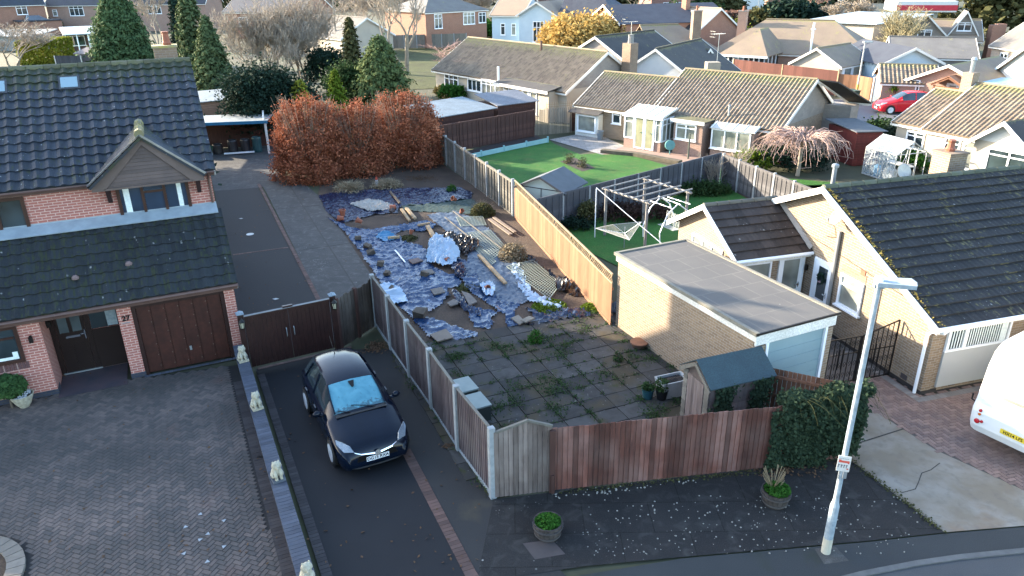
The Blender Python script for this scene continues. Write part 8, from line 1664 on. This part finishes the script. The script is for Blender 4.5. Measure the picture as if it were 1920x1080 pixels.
# --- dark roofed bungalow chain
F5 = Fr((1248, 136), (1345, 118), 2.3)
D1 = thing('dark_roof_bungalow', 'bungalow with long black tiled roof, pale blue gable and stone side', 'bungalow', F5.o, F5.a)
F5 = Fr((1205, 138), (1320, 118), 2.3); zz = F5.on((1290, 68), y=5).z
house('', '', F5, 10, 5.0, STONE, BUNG_DARK, T=D1, tail='_main', x0=0, x1=F5.L-1.2, gable_mat=STONE); D1.location = F5.o; D1.rotation_euler = (0, 0, F5.a)
g = F5.on((1283, 138), y=-1.2); ga_ = F5.on((1268, 106), y=-1.2)
mb = MB(); 
gable_front('', '', F5, 4.5, 3.9, RENDER_B, BUNG_DARK, T=D1, tail='_wing', x0=F5.L*.42, x1=F5.L*.42+4.2, y0=-2.2, gable_mat=RENDER_B)
F6 = Fr((1342, 142), (1382, 128), 2.3); house('white_end_bungalow', 'white ended bungalow with small black roof and blue white window', F6, 7, 4.6, RENDER_W, BUNG_DARK, cat='bungalow', x0=-4.2, wins=(('w', -3.2, .6, 1.2, 1.4, 2), ('w', 1.2, .8, .8, 1.0, 1)))
p = G(1300, 118); c6 = MB(); c6.box(-.45, .45, -.4, .4, 0, 4.35); o = c6.build('stone_chimney', plain('buff_stone', (.42,.35,.26), (.3,.26,.2))); o.location = F2.w(3.0, 8.0); tag(o, 'squat buff chimney rising behind the ribbed tan roof', 'chimney')
aerial('television aerial with stacked plates above the squat buff chimney', F2.w(3.2, 8.2, 4.2), 2.0, .5)
# --- hipped tan roof with chimney at left of the big hip bungalow
F7 = Fr((1225, 98), (1335, 95), 2.4); house('hip_end_house', 'brick gabled house with tan roof, one hipped dark end and a white chimney', F7, 9, F7.on((1290, 45), y=4.5).z, FAR_BRICK, PLAIN_TILE, hip=(0, 3.5), chim=((4.5, 1.2, .9, 6.2, BUFF_DARK),), x1=F7.L+1)
F8 = Fr((1168, 66), (1262, 76), 2.6); house('tan_roof_house', 'orange brick house with a broad tan roof and small dark gabled wing', F8, 10, F8.on((1275, 30), y=5).z if False else 6.0, FAR_BRICK, TAN_TILE, x0=-.5, x1=F8.L+2, chim=((6.0, 4.0, .8, 6.9, FAR_BRICK),)); 
B8 = bpy.data.objects['tan_roof_house']; gable_front('', '', F8, 5, 5.4, FAR_BRICK, BUNG_DARK, T=B8, tail='_wing', x0=-.8, x1=4.0, y0=-1.5)
for k in range(3): mb = MB(); x = 5.5+k*2; mb.extr([(x, 1.2, 3.45), (x+.7, 1.2, 3.45), (x+.7, 2.3, 4.2), (x, 2.3, 4.2)], (0, 0, .1)); mb.build('rooflight', GLASS, B8)
# --- big hip roofed bungalow with glazed wing
F9 = Fr((1458, 97), (1572, 101), 2.4); H9 = house('hip_roof_bungalow', 'long hip roofed tan bungalow whose glazed wing has white posts', F9, 9.5, 5.2, PINK_BRICK, PLAIN_TILE, hip=(4.5, 4.5), cat='bungalow', x0=-6.5, x1=F9.L+3, chim=((-5.0, 3.4, .9, 6.0, PINK_BRICK),), wins=(('w', 2.4, 1.3, 2.6, .8, 3), ('w', 7.5, .6, 1.8, 1.6, 2)))
F9b = Fr((1357, 101), (1434, 105), 2.4); W9 = thing('glazed_wing', 'hip roofed sun room with tall white posts left of the long bungalow', 'sun room', F9b.o, F9b.a); mb = MB(); z0 = 2.4; a1 = F9b.L; zt = 4.6; ap = (a1*.55, 3.4, zt)
mb.extr([(-.4, -.4, z0), (a1+.4, -.4, z0), ap], (0, 0, -.08)); mb.extr([(a1+.4, -.4, z0), (a1+.4, 6, z0), (a1*.55, 6, zt), ap], (0, 0, -.08)); mb.extr([(-.4, 6, z0), (-.4, -.4, z0), ap, (a1*.55, 6, zt)], (0, 0, -.08)); mb.build('roof', PLAIN_TILE, W9)
mb = MB(); mb.box(.0, a1, .05, 5.5, 0, 2.3); mb.build('glazing', GLASS, W9); mb = MB()
for i in range(9): mb.bar((a1*i/8, 0, 0), (a1*i/8, 0, 2.3), .12)
for i in range(4): mb.bar((a1, i*1.2, 0), (a1, i*1.2, 2.3), .12)
mb.box(-.4, a1+.4, -.45, -.4, 2.2, 2.4); mb.build('white_posts', UPVC, W9)
for k, x in enumerate((1.1, 1.9)): mb = MB(); mb.box(a1*.125*(k+2)+.1, a1*.125*(k+3)-.1, .02, .045, .1, 2.2); mb.build('blue_curtain', plain('light_blue_curtain', (.35,.5,.6)), W9)
p = F9.w(3.2, -.6, 0); o = MB(); o.tube([(0, 0, 0), (0, 0, 5.3)], .1, 8); o.lathe([(.2, 4.6), (.25, 4.7), (.1, 4.8)], 8); o = o.build('steel_flue', UPVC); o.location = p; tag(o, 'tall white flue pipe on the front of the long hip roofed bungalow', 'flue')
F10 = Fr((1575, 122), (1628, 112), 2.3); house('tan_garage', 'garage with a tan roof and pale door right of the bare willow stems', F10, 4.5, 3.6, RENDER_C, PLAIN_TILE, cat='garage', x1=F10.L+.5, wins=(('d', .6, .1, 2.2, 1.9, 1),))
# --- houses at upper right
F11 = Fr((1655, 118), (1762, 116), 2.5); gable_front('blue_gable_house', 'wide house with a pale blue painted gable and blue slate right slope', F11, 9, F11.on((1722, 90), y=0).z, RENDER_B, FAR_SLATE, cat='house')
F12 = Fr((1672, 104), (1832, 108), 2.6); house('grey_roof_house', 'long low house with a plain grey tiled roof behind the pale blue gable', F12, 8, F12.on((1760, 70), y=4).z, STONE, GREY_TILE)
F13 = Fr((1690, 72), (1840, 75), 2.8); D13 = house('dormer_bungalow', 'large grey brown roofed bungalow with two small white dormers', F13, 9, F13.on((1770, 36), y=4.5).z, STONE, PLAIN_TILE)
for x, s in ((F13.L*.28, 2.6), (F13.L*.78, 1.7)): gable_front('', '', F13, 3.2, 5.3 if s > 2 else 5.6, STONE, GREY_TILE, T=D13, tail='_dormer', x0=x-s, x1=x+s, y0=-.4 if s > 2 else 1.2, wins=(('w', x-.7, 2.9 if s > 2 else 3.6, 1.4, .9, 2),), zfoot=2.7)
F14 = Fr((1862, 82), (1990, 100), 2.8); house('far_right_house', 'grey roofed house with a pale gable end at the right edge', F14, 8, 5.6, STONE, GREY_TILE, wins=(('w', 1.5, .5, 1.2, 1.6, 2),))
F15 = Fr((1868, 135), (1990, 165), 2.5); gable_front('white_gable_house', 'white boarded gable with pale blue verge at the right edge above the blue flat roof', F15, 8, 5.0, RENDER_W, TAN_TILE, cat='house', barge=RENDER_B)
p = G(1862, 170, 2.2); q = G(1960, 172, 2.2); BR = thing('blue_flat_roof', 'light blue flat garage roof right of the dark slate slope', 'garage', (p.x, p.y, 0), math.atan2(q.y-p.y, q.x-p.x)); mb = MB(); mb.box(.1, 9, .1, 6, 0, 2.15); mb.build('wall', PINK_BRICK, BR); mb = MB(); mb.box(0, 9.2, 0, 6.2, 2.16, 2.35); mb.build('roof', plain('light_blue_roof', (.25,.45,.62), (.22,.40,.56), .6), BR)
for q, l in (((1860, 118), 'orange brick chimney standing between the roofs, right one'), ((1849, 121), 'orange brick chimney standing between the roofs, left one')): p = G(*q); o = MB(); o.box(-.45, .45, -.4, .4, 0, 4.2); o = o.build('brick_stack', FAR_BRICK); o.location = p; tag(o, l, 'chimney', 'orange chimneys between the roofs')
# --- centre top
F16 = Fr((797, 22), (912, 16), 5.0); house('hip_brick_house', 'two storey red brick house with hip roof and white windows behind the cypress', F16, 11, F16.on((870, -14), y=5).z, FAR_BRICK, GREY_TILE, hip=(5, 5), x0=0, wins=(('w', 1.5, 2.6, 1.4, 2.0, 2), ('w', F16.L*.6, 2.9, 2.2, 1.7, 3), ('w', F16.L*.86, 3.0, 1.4, 1.5, 2)))
p = F16.w(F16.L*.6, -2); 
F17 = Fr((973, 27), (1043, 28), 5.0); WH = gable_front('white_gabled_house', 'white rendered house with front gable and tall dark window', F17, 11, F17.on((1008, 4), y=0).z, RENDER_B, TAN_TILE, cat='house', wins=(('w', 2.0, 1.6, 1.6, 2.6, 3),))
house('', '', F17, 7, 7.2, RENDER_B, TAN_TILE, T=WH, tail='_left', x0=-4.5, x1=-.05, y0=1.0, wins=(('w', -3.2, 2.3, .7, 1.5, 1), ('w', -1.6, 2.3, .7, 1.5, 1))); house('', '', F17, 8, 8.0, RENDER_B, SLATE if False else FAR_SLATE, T=WH, tail='_right', x0=F17.L+.05, x1=F17.L+7.5, y0=.8, hip=(0, 4), wins=(('w', F17.L+1.2, 3.4, 1.4, 1.1, 2),))
F18 = Fr((1010, 76), (1210, 82), 2.5); house('tan_hip_bungalow', 'low bungalow with a tan hip roof and dark blue right slope behind the golden tree', F18, 12, F18.on((1100, 42), y=6).z, FAR_BRICK, PLAIN_TILE, hip=(5, 9), x0=0)
F19 = Fr((1118, 36), (1166, 44), 4.6); OG = gable_front('orange_gable_house', 'orange brick gabled house with a long slate roof and two small hipped dormers', F19, 14, F19.on((1129, 9), y=0).z, plain('orange_wall', (.50,.25,.16), (.44,.22,.14)), FAR_SLATE, cat='house', x0=-2)
F20 = Fr((1235, 26), (1345, 24), 0); F20.ze = 6.5; FB = house('long_brick_block', 'long red brick block with rows of white windows at the top of the view', F20, 12, 9.0, brick('far_red_brick', (.30,.14,.11), (.26,.12,.1), (.4,.3,.26)), FAR_SLATE, x0=-2, wins=tuple(('w', 1+i*3.2, z, 1.8, 1.6, 2) for i in range(5) for z in (1.0, 4.0)))
F21 = Fr((1362, 24), (1432, 20), 0); F21.ze = 7; house('white_block', 'white rendered building with a row of small windows at the top', F21, 10, 9, RENDER_W, FAR_SLATE, wins=tuple(('w', 1+i*2.2, 4.2, 1.0, 1.4, 1) for i in range(5)))
F22 = Fr((1438, 16), (1510, 15), 0); F22.ze = 6; house('shop_row', 'row of small shops in brick and white at the top right of the white block', F22, 9, 8, FAR_BRICK, FAR_SLATE, wins=tuple(('w', 1+i*3, 3.2, 1.6, 1.6, 2) for i in range(4)))
p0 = G(1510, 40, 4); p1 = G(1640, 46, 4); WHs = thing('metal_warehouse', 'low warehouse with pale blue metal roof beyond the dark cedar', 'warehouse', (p0.x, p0.y, 0), math.atan2(p1.y-p0.y, p1.x-p0.x)); l_ = (p1-p0).length; mb = MB(); mb.box(0, l_, 0, 12, 0, 3.9); mb.build('wall', RENDER_C, WHs); mb = MB(); mb.extr([(-.5, -.5, 4), (l_+.5, -.5, 4), (l_+.5, 14, 4.5), (-.5, 14, 4.5)], (0, 0, .1)); mb.build('roof', plain('blue_metal_roof', (.42,.52,.60), (.36,.45,.53), .5, ns=.3), WHs)
p0 = G(1682, 14, 5); p1 = G(1795, 14, 5); PS = thing('red_banded_canopy', 'white forecourt canopy with a bright red band at the top right', 'canopy', (p0.x, p0.y, 0), math.atan2(p1.y-p0.y, p1.x-p0.x)); l_ = (p1-p0).length; mb = MB(); mb.box(0, l_, 0, 9, 4.4, 5.8); mb.build('roof', RENDER_W, PS); mb = MB(); mb.box(-.05, l_+.05, -.08, -.01, 4.6, 5.3); mb.build('red_band', plain('red_band', (.65,.03,.06), None, .5), PS)
for x in (2, l_-2): mb = MB(); mb.box(x, x+.5, 3, 3.5, 0, 4.4); mb.build('column', METAL, PS)
p0 = G(1575, 30); p1 = G(1660, 30); fence('palisade_fence', 'pale vertical bar fence above the metal warehouse', [p0, p1], 2.6, RENDER_C, METAL, cap=False, style='rail', bw=.6)
# --- left top
F23 = Fr((-40, 10), (82, 6), 5.5); LBk = house('far_brick_house', 'large red brick house at the top left with a black glazed roof lantern', F23, 9, 8.5, FAR_BRICK, SLATE, x0=-3, wins=(('w', F23.on((28, 10), y=0).x, 3.6, 1.8, 1.6, 2),))
mb = MB(); q = F23.on((45, 40), y=-3.5); mb.box(q.x-1, q.x+6, -4.5, 0, 0, 2.5); mb.build('flat_extension', FAR_BRICK, LBk); mb = MB(); mb.box(q.x-1.2, q.x+6.2, -4.7, 0, 2.5, 2.7); mb.build('flat_roof', plain('black_roof', (.05,.05,.06)), LBk); mb = MB(); mb.extr([(q.x, -4, 2.72), (q.x+4, -4, 2.72), (q.x+2.8, -2.6, 3.5), (q.x+1.2, -2.6, 3.5)], (0, 2.4, 0)); mb.build('roof_lantern', GLASS, LBk)
F24 = Fr((85, 8), (250, 6), 5.2); PBk = house('pink_brick_house', 'long pale brick two storey house behind the white pergola', F24, 9, 8.5, PINK_BRICK, SLATE, wins=(('w', F24.on((130, 20), y=0).x, 3.0, 2.8, 1.9, 3), ('w', F24.on((98, 20), y=0).x, 3.0, .9, 1.2, 1), ('w', F24.on((276, 10), y=0).x, 3.2, 2.6, 1.9, 3)), x1=F24.L+14)
p0 = G(122, 66, 2.5); p1 = G(205, 62, 2.5); WP = thing('white_veranda', 'white lean-to veranda with slender posts on the far left lawn', 'veranda', (p0.x, p0.y, 0), math.atan2(p1.y-p0.y, p1.x-p0.x)); l_ = (p1-p0).length; mb = MB(); mb.extr([(-.3, -.3, 2.5), (l_+.3, -.3, 2.5), (l_+.3, 4.2, 3.3), (-.3, 4.2, 3.3)], (0, 0, .1)); mb.build('roof', plain('white_blue_roof', (.62,.72,.76), None, .5), WP)
for i in range(5): mb = MB(); mb.bar((l_*i/4, 0, 0), (l_*i/4, 0, 2.5), .14); mb.build('post', UPVC, WP)
mb = MB(); mb.box(0, l_, 4, 4.2, 0, 3); mb.build('back_wall', brick('dark_red_far', (.14,.08,.07), (.12,.07,.06), (.2,.15,.13)), WP); window(WP, WM(l_*.12, 4.0, .7, 0), 2, 1.4, 2); door(WP, WM(l_*.55, 4.0, .1, 0), 1.1, 2.1); door(WP, WM(l_*.75, 4.0, .1, 0), 1.1, 2.1)
p0 = G(183, 118); mb = MB(); mb.extr([(-2.2, -1.2, 1.2), (2.2, -1.5, 1.0), (2.3, 1.4, 1.5), (-1.8, 1.5, 1.7)], (0, 0, .12)); mb.box(-1.8, 1.8, -1.1, 1.2, 0, 1.1); o = mb.build('low_shed', plain('mauve_felt', (.26,.22,.22), (.2,.17,.17))); o.location = p0; tag(o, 'low shed with mauve grey roof on the far left lawn', 'shed')
for q0_, q1_, l in (((106, 122), (155, 122), 'dark low fence with white rail behind the mossy ridge'),): fence('low_dark_fence', l, [G(*q0_), G(*q1_)], 1.1, WOOD_DK, BARGE)
p0 = G(35, 92); o = MB(); o.extr([(-5, -3, 2), (5, -3, 2), (5, 3, 2.6), (-5, 3, 2.6)], (0, 0, .1)); o.box(-4.6, 4.6, -2.6, 2.6, 0, 2); o = o.build('grey_outbuilding', PALE_ROOF); o.location = p0; tag(o, 'pale grey roofed outbuilding half hidden by the bare shrub tree far left', 'outbuilding')
F25 = Fr((560, 62), (640, 70), 2.6); house('hidden_bungalow', 'greenish roofed bungalow glimpsed behind the bare thicket', F25, 8, 4.8, RENDER_C, GREY_TILE, x0=-2)
F26 = Fr((420, 20), (560, 22), 4.5); house('background_house', 'slate roofed house glimpsed behind the widest bare thicket', F26, 9, 7.5, FAR_BRICK, FAR_SLATE, wins=(('w', 3, 2, 2, 1.5, 2), ('w', 9, 2, 2, 1.5, 2)))
a_, b_ = G(735, 92), G(875, 88); fence('far_fence', 'grey board fence across the rough grass beyond the tall bare tree', lerp(a_, b_, 6), 1.9, WOOD_OLD, CONC_POST, cap=False, bw=.4)
p0 = G(805, 62); GZ = thing('garden_pavilion', 'small octagonal garden pavilion with a grey blue roof', 'pavilion', (p0.x, p0.y, 0)); mb = MB(); mb.lathe([(2.6, 2.3), (.1, 4.6)], 8); mb.build('roof', GREY_TILE if False else plain('blue_grey_shingle', (.22,.27,.33)), GZ); mb = MB(); mb.lathe([(2.2, 0), (2.2, 2.3)], 8); mb.build('wall', BUFF_DARK, GZ)
p0 = G(598, 108); mb = MB(); mb.extr([(-.5, 0, 0), (.5, 0, 0), (0, 0, 7)], (0, .4, 0)) if False else mb.tube([(0, 0, 0), (0, 0, hgt(p0, -20))], .12, 6); o = mb.build('telegraph_pole', BARK_PALE); o.location = G(634, 105); tag(o, 'thin pale telegraph pole rising beside the bare thicket', 'pole')
for i, (x, y, t) in enumerate(((1718, 30, -20), (1568, 60, 2), (1850, 45, 10), (1420, 30, -8))):
    p0 = G(x, y); mb = MB(); h_ = hgt(p0, t); mb.tube([(0, 0, 0), (0, 0, h_)], .1, 6); mb.box(-.5, .5, -.12, .12, h_, h_+.12); o = mb.build('distant_lamp', METAL); o.location = p0; tag(o, ('distant lamp column before the red banded canopy', 'distant lamp column right of the dark cedar', 'distant lamp column before the huge cedar', 'distant lamp column near the white block')[i], 'street lamp', 'distant lamp columns')
for i, (x, y, t, l) in enumerate(((905, 62, -30, 'bare tree above the bright green hedge'), (985, 45, -40, 'bare tree beside the white gabled house'), (1195, 30, -40, 'bare tree behind the orange gabled house'), (1530, 34, -40, 'bare tree beside the palisade fence'), (1600, 66, -10, 'bare tree left of the corkscrew tree'), (1745, 40, -40, 'bare tree below the red banded canopy'), (560, 50, -60, 'tall bare tree behind the thicket'), (130, 50, -60, 'bare tree before the pale brick house'), (640, 60, -50, 'bare tree beside the telegraph pole'))):
    bare_tree('background_tree', l, (x, y), t, lv=5, r=.14, spread=.5, up=.5, kids=2, wig=.16, width=6, seed=40+i, fat=10, stems=3, mat=TWIG_PINK if i % 2 else TWIG)
# hedges and trees closing the far view so that no empty plain shows
for i, (x, y, t, rx, mt, l) in enumerate(((470, 20, -30, 12, L_OLIVE, 'distant olive tree mass, leftmost behind the bare thicket'), (600, 18, -30, 11, L_MID, 'distant green tree mass behind the telegraph pole'), (700, 14, -30, 11, L_OLIVE, 'distant olive tree mass behind the tall bare tree'), (960, 8, -30, 14, L_MID, 'distant green tree mass behind the white gabled house'), (1560, 12, -30, 14, L_OLIVE, 'distant tree mass behind the palisade fence'), (1640, 14, -30, 9, L_STRAW, 'distant brown tree mass left of the canopy'), (1180, 5, -30, 16, L_OLIVE, 'distant tree mass behind the orange gabled house'), (150, 2, -30, 14, L_MID, 'distant tree mass behind the pale brick house'))):
    leafy('distant_trees', l, (x, y), t, rx, 6, mt, 5000, 1.1, 'trees', nc=90, group='distant trees closing the view')
